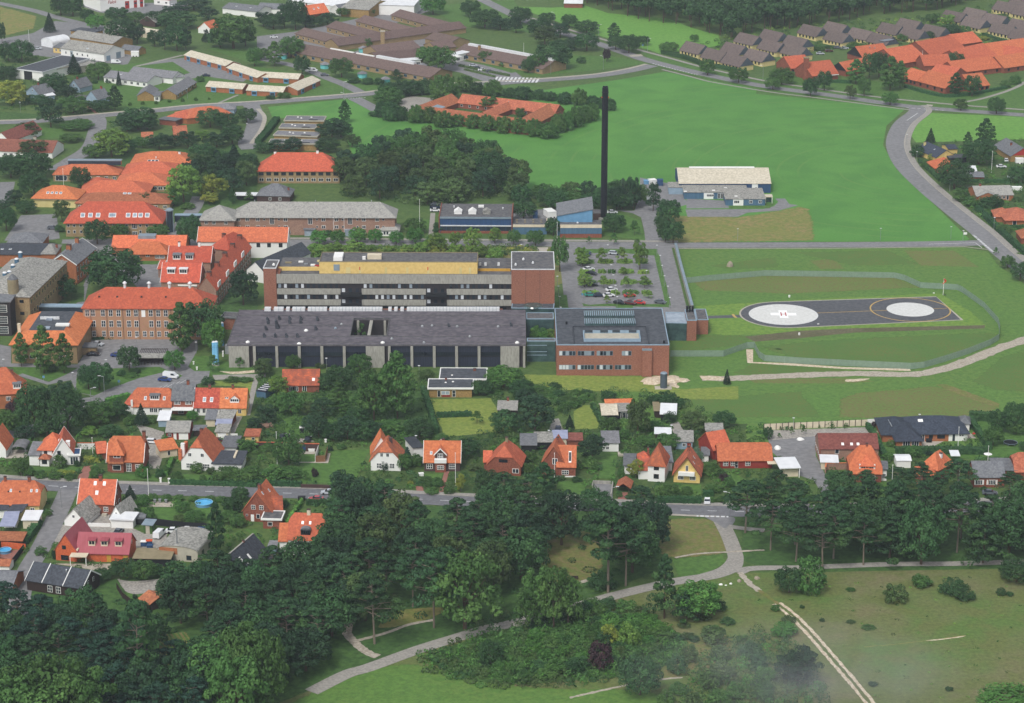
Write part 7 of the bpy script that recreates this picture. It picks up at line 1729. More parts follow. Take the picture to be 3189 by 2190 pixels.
TR_('in front of the brown care home','trees in front of the care home','B 310 520 330 200;K 160 600 380 140;D 410 680 500 130;B 765 700 520 190;R 1260 720 620 130;B 1560 590 410 200;B 1665 640 420 230;B 2070 560 460 120;B 40 540 430 120;s 2230 600 550 90;s 1000 420 345 80;d 880 750 690 110;d 1000 760 700 110;d 1110 765 700 100;B 245 890 830 110;d 125 900 850 80')
TR_('around the red courtyard home','round trees around the courtyard home','Z 1180 840 740 150;Z 1310 870 720 170;Z 1420 860 720 160;Z 1530 850 710 150;H 1690 900 670 230;H 1880 830 680 150;Z 1990 850 740 130;H 2130 870 720 160;Z 2280 880 790 130;H 1190 940 780 230;d 1060 1050 1000 100;Z 1120 1060 920 100;Z 1210 1090 920 150;Z 1305 1090 960 120;H 1440 1110 950 140;H 1560 1110 965 120;H 1685 1150 1000 160;H 1820 1140 1030 120;H 1955 1160 1030 130;H 2080 1180 1035 140;H 2225 1200 1050 150;F 2100 1000 870 160;Z 2406 900 775 160;Z 2551 900 805 110;Z 2651 910 825 120;Z 2781 940 830 130;H 2916 950 800 130;Z 3031 950 860 90;Z 3101 980 875 120;Z 3191 1000 890 100;H 2371 1210 1060 140;H 2501 1230 1070 140;H 2631 1245 1105 180;H 2721 1200 1030 130;H 2801 1180 1010 110;H 2886 1150 960 130;H 2961 1110 950 110;H 3031 1090 935 120;s 2381 1060 970 90')
TR_('beside the stepped flat terraces','trees beside the flat terraces','J 795 1110 915 110;E 680 1260 1070 250;D 760 1240 1100 180;N 860 1330 1210 150;D 640 1370 1240 200;E 200 1360 1260 180;E 330 1370 1240 160;D 60 1380 1280 150;E 700 1600 1400 220')
zf()
scatter('in the grove north of the boiler house','grove north of the boiler house',[(770,440),(790,395),(900,345),(1020,345),(1130,375),(1175,425),(1190,450),(1000,468),(860,455)],'EDNBEO',9.5,(9,14),(9,13),3)
scatter('in the thicket behind the boiler house','thicket behind the boiler house',[(1150,470),(1170,455),(1260,450),(1360,455),(1440,455),(1450,478),(1360,482),(1260,480)],'EDOB',7,(6,9),(7,10),5)
scatter('in the young wood by the old hospital','young wood by the old hospital',[(430,395),(500,380),(560,385),(570,430),(520,450),(430,440)],'DEOD',9,(8,12),(8,11),9)
fr(1600,0)
TR_('along the diagonal road at the top','trees along the diagonal road','D 60 220 60 170;E 20 300 150 110;D 230 330 160 180;D 300 210 110 130;E 420 340 200 170;D 500 250 130 120;N 280 400 230 200;D 460 450 350 200;D 660 460 290 190;E 540 400 330 150;D 660 300 180 190;J 905 360 210 120;D 920 450 320 130;D 1040 480 310 170;D 1170 410 320 110;U 840 560 440 60;D 350 620 380 300;B 220 640 480 180;D 130 660 530 110;d 610 570 510 80;B 1400 480 375 150;B 1750 680 530 130;B 2030 750 610 150;B 1630 380 310 70')
fr(2389,0)
TR_('along the road by the orange school','roadside trees by the orange school','B 50 810 700 130;D 390 870 700 120;D 515 820 640 120;N 750 900 770 100;B 875 870 700 100;B 1110 950 830 130;N 1750 1000 890 110;D 2070 1030 880 140;J 1700 870 660 130;D 1850 870 680 140;D 1700 610 470 130;K 800 760 540 160;D 920 720 480 130;D 1010 700 470 130;K 1110 820 520 200;K 1200 800 560 120;C 765 640 540 60;B 220 640 540 120;B 130 760 610 200;s 2240 760 670 100;s 2150 790 720 90')
TR_('among the brown row houses','trees among the row houses','B 1490 210 120 110;L 1620 250 130 160;D 1660 310 210 150;s 430 440 390 160;d 560 430 400 120;s 770 430 370 100;s 870 440 380 100;B 1060 390 310 110;B 1240 370 300 120;D 1440 360 280 120;s 1130 370 330 80;s 210 520 460 130;s 480 460 410 80;s 1320 350 300 80;y 1960 360 320 90;s 1780 300 230 120;B 2120 200 120 110')
zf()
fs=MB();rg=random.Random(5);ft=MB()
got=[];poly=[(1300,0),(1345,12),(1450,47),(1560,62),(1625,82),(1660,92),(1720,75),(1850,58),(2000,34),(2140,25),(2200,0),(2340,-30),(2340,-75),(1240,-75)]
pw_=[P(p)for p in poly];xs=[p.x for p in pw_];ys=[p.y for p in pw_]
ins=lambda x,y,q:sum((q[i].y>y)!=(q[i-1].y>y)and x<(q[i-1].x-q[i].x)*(y-q[i].y)/(q[i-1].y-q[i].y)+q[i].x for i in range(len(q)))%2==1
f_=0
while f_<1500:
 x,y=rg.uniform(min(xs),max(xs)),rg.uniform(min(ys),max(ys))
 if not ins(x,y,pw_)or any((x-a)**2+(y-b)**2<52 for a,b in got):f_+=1;continue
 got.append((x,y));f_=0;H=rg.uniform(12,17);W=rg.uniform(4.2,6.0)
 fs_n=len(fs.f)
 for k in range(6):
  a=k*2.4;rr=W*rg.uniform(.4,.6);lobe(fs,(x+cos(a)*(W-rr),y+sin(a)*(W-rr),H*rg.uniform(.45,.85)),rr,rr,rr*.9,80,.62,rg)
 lobe(fs,(x,y,H*.75),W*.6,W*.6,H*.26,110,.7,rg);ft.bar((x,y,0),(x,y,H*.5),.3,.2,5)
w_=empty('far_wood',(0,0,0),label='dense dark wood filling the top right background',cat='wood',kind='stuff')
leafmat('wood','2c4a2a','223c26','38592f');o=fs.build('crown',LEAF['wood'],w_,kind='stuff');ft.build('trunk','trunk',w_,kind='stuff')
fr(2389,350)
TR_('in the gardens beside the curved road','trees in the gardens by the curved road','C 1475 290 140 90;J 1810 330 180 80;J 1970 300 60 160;D 1910 470 240 260;D 1690 690 420 280;d 1360 400 290 130;s 1450 500 430 120;y 1475 440 375 50;D 2270 640 480 170;s 1750 800 680 150;s 1850 850 750 150;d 2020 860 730 200;V 2065 1290 1220 50;B 2170 1410 1290 110;D 2285 1520 1350 150;s 2000 930 870 100;s 2250 800 760 90;B 2140 1080 1010 120')
fr(0,450)
TR_('around the orange school and its annexes','trees around the orange school','D 300 300 60 300;D 100 300 100 220;D 730 410 200 160;D 310 470 250 230;E 130 540 410 160;D 240 620 500 160;L 1660 520 185 320;Y 1930 500 270 220;Y 1890 540 440 150;N 560 700 495 150;N 920 530 430 140;N 1320 560 430 130;V 1440 400 350 60;K 1570 560 400 100;D 60 780 570 170;E 30 640 500 150;C 2120 250 20 180;D 2060 380 240 140;J 2100 540 400 70;V 2250 530 420 80;D 1860 330 90 200')
TR_('around the old brick hospital courts','trees in the old hospital courts','D 880 900 675 200;B 1080 850 715 150;B 1430 850 720 170;D 1715 920 635 190;D 1030 1330 930 440;J 560 1250 1030 150;D 560 1400 1180 230;E 2200 1450 1130 260;s 1700 580 520 120;d 540 790 720 80')
fr(600,650)
TR_('beside the grey roofed brick range','trees by the brick range','D 950 180 -50 250;D 1230 250 190 60;B 2010 220 80 170')
TR_('along the street behind the ward block','young street trees behind the ward block','G 1145 320 190 135;G 1310 315 190 120;G 1490 310 170 140;G 1650 310 180 115;G 1840 320 200 115;G 2010 320 170 140;L 2200 410 220 170;L 1120 455 310 160;L 1280 415 300 150;L 1460 410 280 170;L 1600 415 320 130;L 1780 415 330 120;L 1940 415 320 130;L 2080 415 300 140;l 1800 410 350 140;l 1600 400 350 120;y 1380 405 350 120;y 1960 410 350 140;y 2120 415 350 140;y 1700 405 360 110')
TR_('in the sunken courts of the hospital','plants in the hospital courts','V 1520 1190 1010 120;d 1330 905 815 150;s 1850 905 880 80;k 2060 905 850 50;s 2460 905 850 120')
TR_('left of the long block','trees at the left end of the long block','D 90 1230 820 330;G 190 1300 1000 180;V 185 1480 1320 120;V 425 1440 1340 110;N 650 1500 1340 150')
fr(1300,550)
TR_('along the street beside the boiler house','street trees by the boiler house','G 160 655 520 160;L 340 645 500 110;L 500 705 460 165;L 700 605 460 115;L 340 730 600 130;L 560 735 610 130;L 40 720 590 130;B 870 615 480 105;B 1065 625 480 135;y 180 720 620 150;l 700 740 640 150;y 960 730 650 140;V 1550 610 540 50;V 1775 620 510 80;V 1985 620 560 70;B 1285 860 540 135;D 1230 530 370 130;D 760 500 410 40;d 440 560 500 80;d 200 500 400 110;D 960 380 210 190;y 1210 720 640 80')
TR_('beside the black chimney','trees by the chimney','D 1780 500 330 180;V 1960 530 400 100;D 2200 470 350 110;D 2240 590 400 130;D 2270 420 200 180;W 1880 280 20 120;E 1950 300 0 130;E 1800 300 80 180;D 2310 600 390 180;E 2130 315 60 120')
TR_('in the hospital car park','young car park trees','L 1485 795 635 120;X 1660 785 645 105;X 1845 785 640 115;L 2010 845 585 140;X 1860 890 815 90;X 1680 1005 895 110;X 1885 1005 900 100;X 2050 1005 895 130;L 1510 1000 870 130;X 1710 1150 1070 70;X 2090 1100 1040 90;X 1920 1120 1020 60;L 1490 810 710 110')
scatter('in the green hospital court','green court shrubs',[(1010,1340),(1235,1340),(1240,1475),(1008,1478)],'ggl',3.0,(3.5,5.2),(3.5,5),4)
for i,(x0,x1,y)in enumerate([(1430,1600,780),(1620,1775,777),(1795,1950,777),(1965,2080,780),(1450,1610,872),(1635,1700,868),(1722,1785,868),(1808,1962,868),(1988,2090,872),(1460,1620,965),(1645,1800,962),(1825,1985,962),(2005,2110,968),(1475,1640,1062),(1745,1822,1060),(1840,2000,1058),(2022,2120,1058)]):
 r_=0 if y<800 else 1 if y<900 else 2 if y<1000 else 3
 hedge(f'low bushy divider hedge in the {ORD[r_]} car park row from the top, {ordn(sum(1 for q in [(1430,780),(1620,777),(1795,777),(1965,780),(1450,872),(1635,868),(1722,868),(1808,868),(1988,872),(1460,965),(1645,962),(1825,962),(2005,968),(1475,1062),(1745,1060),(1840,1058),(2022,1058)] if abs(q[1]-y)<20 and q[0]<x0))} from left',[(x0+18,y),((x0+x1)/2,y+6),(x1-15,y)],2.3,1.2,'light' if i%3 else 'mid','car park hedges')
fr(0,950)
TR_('around the canteen forecourt','trees around the forecourt','K 195 560 250 130;K 400 620 190 200;K 580 620 260 160;V 370 640 440 100;s 470 600 530 100;D 800 760 530 160;D 900 770 510 220;D 1170 600 360 170;d 1100 640 580 80;d 1220 620 565 90;s 1190 650 610 120;G 1580 590 400 160;K 1640 430 -20 230;d 1880 720 640 110;s 2100 690 640 140;s 2220 690 645 120')
TR_('in the large gardens at the left','trees in the west gardens','D 320 1150 700 280;D 620 1180 750 290;E 560 900 680 230;u 140 960 830 150;B 900 1080 850 240;D 1060 1020 870 180;B 50 1180 950 160;B 150 1150 1000 150;C 1280 1090 880 130;s 1180 1080 980 110;s 1370 1070 990 80;L 810 1190 1090 130;D 1000 1190 1080 180;G 1740 1040 950 90;D 430 1180 1000 200;E 230 1210 1080 190')
TR_('in the front gardens above the main street','garden shrubs above the main street','s 540 1470 1350 120;d 700 1460 1400 60;g 1290 1560 1440 110;d 1440 1560 1470 70;s 1780 1510 1415 110;s 1600 1590 1500 110;n 1910 1530 1460 80;B 190 1540 1380 130;s 260 1540 1450 100;B 2050 1590 1460 200;B 2200 1600 1470 200;s 2200 1330 1200 150;s 2280 1120 1020 110;g 1490 1240 1170 60;s 370 1560 1490 110;s 500 1570 1500 120;y 560 1530 1485 90;y 640 1540 1490 90;s 640 1575 1510 110;l 430 1555 1500 60;s 860 1560 1450 100;s 1500 1530 1440 60;s 880 1400 1320 90;s 2050 1310 1260 90;s 1830 1590 1530 60')
fr(0,1380)
TR_('in the gardens south of the main street','gardens south of the main street','C 1180 520 370 110;D 1200 640 560 120;s 1290 560 460 120;s 1380 515 450 90;s 1500 515 455 90;s 1620 515 460 90;s 1750 520 470 90;s 1900 520 470 90;s 2000 530 475 90;D 2160 500 400 120;D 2100 620 480 160;B 1640 620 520 120;B 1760 720 600 160;n 1620 700 640 100;J 1960 1010 520 160;B 2070 720 600 140;s 1350 690 570 110;s 440 545 515 40;s 440 660 600 60;s 370 1010 930 110;k 490 1050 960 50;s 900 1030 980 120;D 1120 1210 1040 220;B 1300 1220 1060 220;D 1400 1200 1090 150;D 920 1240 1130 150;s 1020 590 540 90;B 2150 760 640 120;s 760 1060 1010 100;k 1220 1410 1360 40')
fr(700,1100)
TR_('in the orchard by the long block','orchard garden trees','K 1560 590 -10 330;F 1350 620 150 280;K 1450 470 130 200;D 1050 330 100 240;D 900 330 180 150;K 1030 520 260 170;K 1090 570 400 120;E 880 580 400 200;B 600 560 340 220;B 500 520 360 150;L 480 390 200 190;N 750 570 430 120;E 380 640 450 200;E 270 700 580 130;E 850 780 560 200;D 980 790 620 180;E 1110 790 560 200;D 1250 790 600 180;E 1350 780 600 150;B 1500 740 590 180;D 1760 770 580 230;s 1590 780 740 80;D 1680 700 600 120;N 340 220 60 150;B 620 140 10 120;n 870 130 80 100;B 1220 180 0 180;N 1820 250 140 150;D 2300 380 240 130;V 2280 640 520 120;E 760 720 560 150;D 1200 650 480 170;F 1250 540 340 180')
TR_('around the white house by the big lawn','gardens around the big lawn','I 1650 1010 840 110;k 1445 1060 970 70;u 815 1120 1030 60;V 730 1150 1060 80;B 580 1020 740 240;s 450 1130 1010 200;B 600 1130 1020 170;s 250 1120 1020 200;d 60 1090 1010 150;s 230 860 780 160;s 130 850 780 120;y 190 980 935 40;C 1040 1330 1170 80;D 150 1340 1210 120;D 80 1420 1290 150;d 530 1390 1310 90;s 1950 780 720 130;D 2200 930 760 200;N 2260 1060 1000 120;s 1820 1190 1110 130;s 1920 1200 1120 120;Y 2130 1260 1090 80;s 2030 1270 1200 90;s 1870 1270 1210 110;y 1680 1190 1150 50;s 1060 870 810 70;B 1620 1060 900 110;s 1740 1020 900 120;k 950 880 840 60;s 380 880 800 120')
fr(1500,1100)
TR_('in the gardens below the brick wing','gardens below the brick wing','G 200 310 110 280;B 100 370 330 160;D 360 420 230 200;D 30 380 240 130;E 480 710 370 320;D 210 710 510 240;E 400 500 320 200;s 740 530 430 100;C 795 690 550 90;N 1410 740 400 210;D 1150 430 340 120;D 1660 500 340 180;D 1770 500 390 110;D 1560 460 380 120;d 1700 630 510 110;N 1920 700 530 230;D 2190 660 520 180;C 2215 285 140 70;s 1150 700 560 180;s 1290 770 680 120;s 1560 690 590 160;B 1680 860 720 180;B 1490 840 740 150;E 1000 960 740 240')
TR_('around the villas above the pines','villa gardens above the pines','Y 1395 1130 960 150;G 540 850 790 130;s 440 980 870 130;J 560 1270 980 230;s 1030 1060 1000 70;d 860 1160 1110 90;D 1020 1420 1220 240;w 1950 980 840 90;s 2070 1100 960 160;s 2100 1240 1170 160;u 2190 1150 1080 80;s 2230 1200 1120 100;s 1720 1290 1180 120;s 1640 1260 1160 140;d 700 1150 1100 80;s 970 1030 930 140;s 1260 1130 1010 60;s 1240 1300 1240 60;s 420 1080 980 110;s 2080 1340 1300 90;s 2170 1340 1290 90;g 1740 1290 1230 70;s 1300 920 860 90;s 1850 1270 1200 110;P 1440 1460 1190 290;P 1330 1560 1330 260;P 200 1420 1060 330;D 60 1300 1040 190;P 620 1560 1330 250')
scatter('in the bramble bank below the brick wing','bramble bank',[(440,330),(640,300),(760,350),(960,360),(1000,420),(900,470),(820,520),(700,500),(620,420),(450,400)],'sds',3.2,(1.2,2.2),(3.5,5),8)
fr(2389,1100)
TR_('around the black tiled bungalow','trees around the black bungalow','D 5 780 660 80;D 2230 720 430 180;D 2090 710 510 160;B 2250 730 600 150;B 2040 830 660 160;U 965 675 615 40;V 220 740 660 45;V 330 740 650 50;V 110 770 720 40;V 120 700 660 24;V 470 690 645 24;V 585 690 645 30;V 700 690 645 30;B 1320 940 830 130;g 560 940 890 110;y 730 950 890 70;s 2060 1000 930 130;s 2180 1010 920 150;s 1120 840 780 80;D 2321 880 790 90;s 1100 960 890 110;k 1460 930 880 60;s 660 1010 960 90')
TR_('in front of the eastern houses','pines and trees in front of the eastern houses','D 670 1290 1050 260;P 890 1200 1040 180;P 1180 1240 1020 240;P 1370 1330 960 280;P 1720 1260 930 320;P 1560 1330 1060 260;P 2190 1330 1060 240;P 80 1250 1040 260;P 250 1470 1110 330;s 650 1290 1190 150;P 2260 1230 1090 160;s 1300 1150 1050 120;d 1960 1240 1200 60;s 1000 1210 1170 80;P 0 1500 1130 240;s 130 1340 1260 120;s 330 1330 1260 130;s 420 1330 1270 100')
zf()
scatter('in the wood at the lower left','wood at the lower left',[(-40,1425),(60,1420),(160,1430),(235,1430),(270,1480),(345,1525),(430,1560),(480,1720),(-40,1720)],'QPEQQD',6.2,(10,13.5),(9,12),11)
scatter('in the dark wood below the village','dark wood below the village',[(405,1400),(480,1350),(600,1335),(700,1325),(760,1280),(790,1400),(760,1440),(700,1520),(640,1570),(480,1590),(400,1570),(470,1500),(450,1430),(400,1425)],'PEDPE',6.8,(10,14),(9.5,13),12)
scatter('in the pine wood at the centre','pine wood at the centre',[(790,1195),(850,1195),(930,1235),(1060,1235),(1090,1190),(1240,1190),(1300,1235),(1400,1225),(1480,1225),(1500,1250),(1500,1270),(1470,1300),(1400,1300),(1370,1240),(1235,1245),(1210,1330),(1160,1370),(1060,1370),(960,1370),(880,1410),(820,1410),(780,1350),(760,1240)],'PDPNEPPD',7.8,(12,16),(10,13.5),13)
scatter('in the pine belt at the right','pine belt at the right',[(1690,1205),(1760,1225),(1860,1245),(1900,1205),(2050,1195),(2270,1225),(2360,1200),(2360,1275),(2000,1285),(1850,1295),(1760,1265),(1700,1255)],'PPRPDP',7.4,(13.5,18),(11,15),14)
TR_('standing out at the wood edge','large trees at the wood edge','Q 250 1560 1430 90;P 285 1580 1450 95;E 330 1640 1500 110;P 350 1600 1495 90;Q 260 1620 1500 110;D 395 1640 1510 110;E 440 1620 1480 120;P 300 1500 1390 80;D 340 1470 1390 80;P 316 1592 1352 112;F 60 1660 1500 130;B 130 1670 1480 140;F 200 1680 1500 130;B 20 1690 1520 120;B 500 1600 1440 130;F 560 1590 1405 130;B 590 1620 1430 110;F 540 1660 1480 120;F 1055 1430 1245 150;P 850 1462 1290 130;P 985 1425 1240 120;P 700 1420 1290 110;F 70 1700 1520 160;P 1380 1345 1130 140;P 1420 1330 1160 120')
scatter('behind the red villa by the street','trees behind the red villa',[(785,1165),(850,1155),(850,1190),(790,1205)],'DED',7,(10,13),(9,12),15)
fr(1500,1640)
TR_('at the bend of the park path','trees and thickets by the park path','F 500 900 350 300;F 650 930 330 320;F 780 900 420 240;F 440 930 520 240;R 1650 830 220 330;R 1850 860 560 240;d 1080 560 390 240;G 1960 830 480 330;D 1430 1520 1160 340;u 1070 1280 1000 200;D 80 1250 1020 200;y 1150 1050 880 160;l 1330 1100 850 200;d 2110 750 640 180;n 1250 1180 1070 120')
scatter('in the scrub mound south of the path','scrub mound',[(500,880),(760,780),(1050,700),(1300,740),(1520,850),(1600,900),(1700,1050),(1500,1130),(1150,1260),(900,1300),(500,1420),(150,1440),(60,1330),(380,1230),(420,1100),(560,1040),(450,960)],'sdsgoss',3.6,(1.6,3.6),(3.6,6),21)
scatter('in the heath scrub','heath scrub',[(100,960),(400,930),(450,1080),(350,1200),(40,1300),(-60,1150),(-30,1000)],'onds',8,(.8,1.8),(2.5,5),22)
scatter('on the bushy slope at the bottom','bushy slope',[(1650,1420),(1780,1250),(2000,1150),(1950,1050),(2150,960),(2300,1000),(2320,1080),(2550,1250),(2600,1500),(2500,1650),(1700,1680),(1620,1560)],'sgddoF',6.5,(2.6,5),(4,6.5),23)
scatter('by the sand track','bushes by the sand track',[(1680,960),(1880,840),(2150,800),(2350,1000),(2500,1000),(2480,1120),(2250,1100),(2120,930),(1900,1050)],'ndos',5.5,(.8,2),(2,4.5),24)
fr(1589,1440,1.4525)
TR_('on the open heath','single bushes on the heath','d 1320 660 643 22;d 1410 720 702 22;d 1640 1010 988 40;d 1985 1032 1012 34;s 1200 672 640 40;E 1300 1010 830 180;G 2250 1130 1010 240;n 1740 630 540 100;d 2000 590 520 110;d 2050 620 550 90;s 1860 560 500 90;d 2220 600 565 45;d 2260 605 580 30;s 1540 580 565 40;D 1260 590 470 110;s 1350 590 420 130;D 2290 540 430 140;g 1240 780 720 110;d 830 810 780 50;d 770 800 780 50;o 1260 720 690 60;s 1620 750 735 60;n 1540 725 715 40')
fr(0,0)
def hd(lab,*a,**k):hedge(lab,*a,**k)
fr(700,1100)
hd('tall dark clipped hedge running down beside the orchard lawn',[(1790,350),(1850,520),(1910,730)],1.6,2.2,cat='hedge');hd('short dark block hedge on the yellowish lawn',[(1920,580),(2225,568)],1.8,1.5)
hd('long street hedge above the main street, left of the stone wall',[(0,1190),(690,1208)],1.4,1.6);hd('hedge behind the faded red car',[(738,1370),(980,1372)],1.3,1.6);hd('narrow hedge between two driveways',[(700,1350),(650,1420),(560,1560)],1.0,1.4,'bright')
wallrun('low stone garden wall beside the street, above the silver car',[(690,1218),(860,1222),(1140,1236)],1.1,.5,'brick_dark')
hd('low hedge in front of the dark brick villa',[(1730,1195),(1960,1205)],1.4,1.2)
fr(0,1380)
hd('long clipped hedge in front of the white gabled house',[(1540,375),(2321,398)],1.3,1.5);hd('hedge along the side street at the left',[(350,740),(290,820),(215,920)],2.0,1.8);hd('small green hedge between the two left villas',[(765,165),(900,165)],2.6,1.3,'yellow')
hd('slanting hedge beside the white gabled house drive',[(1560,160),(1500,300)],1.2,1.4,'bright')
fr(1500,1100)
hd('long dark street hedge in front of the yellow house',[(1590,1352),(1985,1358)],1.4,1.9);hd('dark hedge beside the mown slope, left of the cream roofed cottage',[(1000,490),(1060,590),(1110,720)],1.3,1.6,'dark');hd('hedge stub above the white car',[(2000,1290),(2090,1290)],1.5,1.6)
fr(2389,1100)
hd('hedge on the left side of the black bungalow',[(905,670),(990,800),(1060,940)],1.3,1.6);hd('long dark hedge between the bungalow garden and the pines',[(1160,905),(1500,905),(1990,910)],2.2,2.0,'dark');hd('hedge climbing on the right side of the bungalow garden',[(1830,620),(1930,770),(2010,880)],1.6,1.9);hd('dark hedge at the meadow edge behind the small black garage',[(1830,600),(2030,610)],2.5,2.6,'dark')
fr(2389,350)
hd('hedge along the curved road beside the salmon bungalow',[(1900,880),(2100,1080),(2330,1290)],2.2,1.8);hd('hedge across the garden of the salmon bungalow',[(2120,1060),(2330,1052)],1.4,1.6);hd('dark hedge along the curved road by the tree',[(1380,450),(1560,620),(1700,660)],1.6,1.6,'dark');hd('hedge below the red barrel roofed shed',[(1830,632),(2190,640)],1.4,1.5)
fr(1600,0)
hd('hedge in front of the leftmost row houses',[(1340,485),(1560,535),(1700,590)],2.0,2.0,'dark');hd('hedge in front of the row houses right of the round tree',[(1830,610),(1960,640),(2100,640)],1.8,1.8,'dark')
fr(2389,0)
hd('clipped hedge curving around the orange school garden',[(1250,790),(1450,850),(1650,880),(1900,850),(2160,800)],1.5,1.4,curve=True);hd('short hedge beside the brick chimney lawn',[(575,745),(760,755)],2.0,1.4);hd('hedge behind the orange roofs at the right edge',[(1950,330),(2140,390),(2330,430)],2.0,2.0,'dark')
fr(800,0)
hd('long low hedge between the care home car park rows',[(1830,600),(2000,635),(2280,690)],1.5,1.0,'olive');hd('second low hedge in the care home car park',[(1880,635),(2150,700)],1.2,.9,'olive')
hd('bushy strip beside the road left of the stepped terraces',[(180,1090),(100,1200),(10,1300)],3,2)
fr(0,950)
hd('low ivy hedge at the foot of the long brick hospital wall',[(840,308),(1540,290)],1.6,.9,'dark')
hd('trimmed hedge at the forecourt edge left of the parked van',[(960,885),(1170,830)],1.8,1.4,'bright')
fr(1300,550)
hd('dark clipped hedge in the bed behind the tower',[(740,690),(800,715)],1.2,.9,'dark');hd('second dark clipped hedge in the bed behind the tower',[(910,710),(1020,712)],1.4,.9,'dark')
zf()
cover('dense low garden planting north of the main street','garden_planting',[(0,990),(2330,960),(2330,1080),(1650,1140),(1320,1130),(700,1100),(0,1075)],'sdgs',3.0,(.6,2.2),(1.6,3.6),41)
cover('dense low garden planting south of the main street','garden_planting',[(0,1130),(760,1145),(720,1240),(500,1290),(60,1290)],'sdsg',3.2,(.6,2),(1.6,3.4),42)
cover('undergrowth around the orchard garden','undergrowth',[(590,860),(960,850),(1000,990),(580,1000)],'dsds',3.4,(.8,2.5),(2,4),43,False)
cover('undergrowth in the back gardens below the brick wing','undergrowth',[(1130,850),(1500,880),(1640,960),(1630,1010),(1100,1010)],'sdso',3.2,(.8,2.2),(2,4),44)
cover('low planting beds between the old hospital and the west gardens','garden_planting',[(0,880),(330,900),(300,985),(0,985)],'sd',3.4,(.8,2.2),(2,4),45)
cover('wild scrub on the mound south of the park path','scrub',[(960,1480),(1120,1400),(1290,1385),(1400,1390),(1500,1420),(1560,1470),(1500,1520),(1300,1560),(1100,1560),(960,1525)],'sdgson',2.2,(.6,2.6),(1.8,4.2),46,False,60)
cover('wild scrub on the slope at the bottom','scrub',[(1560,1560),(1600,1490),(1720,1440),(1790,1460),(1860,1540),(1880,1640),(1540,1640)],'sdgos',2.6,(1.2,3.4),(2,4.5),47,False,60)
cover('low heather tufts scattered over the heath','heath_tufts',[(1650,1330),(2330,1300),(2330,1596),(1960,1596),(1800,1400)],'osl',6,(.08,.3),(.4,1.7),48,False,16,.17)
cover('flowering ground planting behind the ward block','shrub_bed',[(705,560),(1225,560),(1220,582),(705,584)],'ylso',2.2,(.6,1.8),(1.8,3.4),49,False)
cover('undergrowth under the northern grove','undergrowth',[(770,400),(900,350),(1120,372),(1180,440),(1000,470),(780,450)],'do',4,(1,3),(3,5),50,False)
cover('undergrowth below the pine woods','undergrowth',[(740,1180),(1480,1200),(1480,1290),(1240,1340),(820,1430),(500,1590),(0,1590),(0,1400),(500,1340)],'ddn',7,(.5,1.6),(2,5),51,False)
cover('garden planting around the cottages at the upper left','garden_planting',[(0,120),(300,150),(280,290),(0,270)],'sd',5,(.8,2.2),(2,4),52)
cover('garden planting beside the curved road','garden_planting',[(2090,300),(2330,290),(2330,620),(2200,470)],'sdg',4,(.8,2.2),(1.8,4),53)
cover('garden planting between the brown row houses','garden_planting',[(1540,120),(1700,60),(2100,40),(2330,0),(2330,110),(1800,120)],'sdl',5,(.8,2.2),(2,4),54)
# ================================================================ VEHICLES
def cars(where,group,s):
 for t in s.split(';'):
  q=t.strip().split('|');c,x,y,a=q[0].split();k=q[2]if len(q)>2 else 'car'
  car(q[1]+where,(float(x),float(y)),float(a),c,k,group)
fr(1300,550)
cars(' in the hospital car park','cars in the hospital car park','blue 1545 712 80|blue car seen from behind at the top;silver 1778 706 -14|silver estate car at the top of the lawn edge|estate;white 1548 850 25|white car above a black car;black 1572 888 -25|black car just below a white car;black 1580 990 -5|dark car half hidden by the left tree;white 1752 1035 25|white car in the fourth hedge gap;teal 1562 1082 4|turquoise green car, leftmost of the bottom row;darkblue 1640 1086 6|dark blue car second from left in the lower row;white 1728 1088 12|white rounded car third in the lower row;red 1918 1088 14|red car in front of the hedge;black 1825 1152 -25|black car left of the maroon car;maroon 1920 1158 -20|dark maroon car between black and red cars;red 2010 1153 -15|bright red hatchback by the grass edge;grey 2194 1148 -25|dark grey car alone at the right')
cars(' behind the boiler house','vehicles behind the boiler house','white 162 318 0|white car;darkblue 160 290 0|dark blue car;grey 165 262 0|grey car')
fr(0,450);cars(' on the old hospital parking lot',None,'grey 478 768 0|lone blue grey estate car|estate')
fr(0,950)
cars(' in the hospital forecourt','cars in the forecourt','silver 882 368 -22|silver grey car near the brick wall;black 845 460 -4|dark hatchback beside the porch;blue 1060 468 -2|bright blue car next to the conifer;blue 1490 690 -12|blue car beside the white van;white 1545 662 -16|white panel van|van')
cars(' in the lanes behind the villas','cars in the lanes','white 1382 1252 -4|white estate car|estate;maroon 1982 1245 0|dark maroon car')
fr(0,1380)
cars(' in the gravel yard','vehicles in the gravel yard','grey 1072 818 78|grey car beside the white garage;white 1442 845 75|white van with open rear|van;white 1570 812 4|white pickup;white 1700 806 2|white delivery car beside the old factory')
fr(700,1100)
cars(' on the main street','cars on the main street','silver 938 1276 177|silver saloon car driving;faded 825 1336 177|faded red parked car')
cars(' in the orchard garden','cars by the orchard','black 535 770 60|black car on the grass;black 752 795 85|black car at the garden gate')
fr(1500,1100)
cars('',None,'darkblue 690 698 85|dark car parked on the gravel garden drive;white 2038 1352 85|white car parked beside the street hedge')
fr(2389,1100);cars('',None,'grey 2010 1278 -4|grey green car in front of the shuttered brick house')
fr(2389,350);cars(' at the right edge houses','cars at the right edge','white 2160 445 80|white car by the red gable;white 2115 502 0|white saloon on the drive;silver 2215 600 -10|silver car half under the trees')
fr(0,0);cars(' in the industrial area','cars in the industrial area','silver 342 448 -5|silver car by the white tent;white 1050 575 -6|long white van in front of the white workshop|van;darkblue 1865 692 5|dark blue car at the cream terraces;white 1560 60 0|white car at the fire station yard')
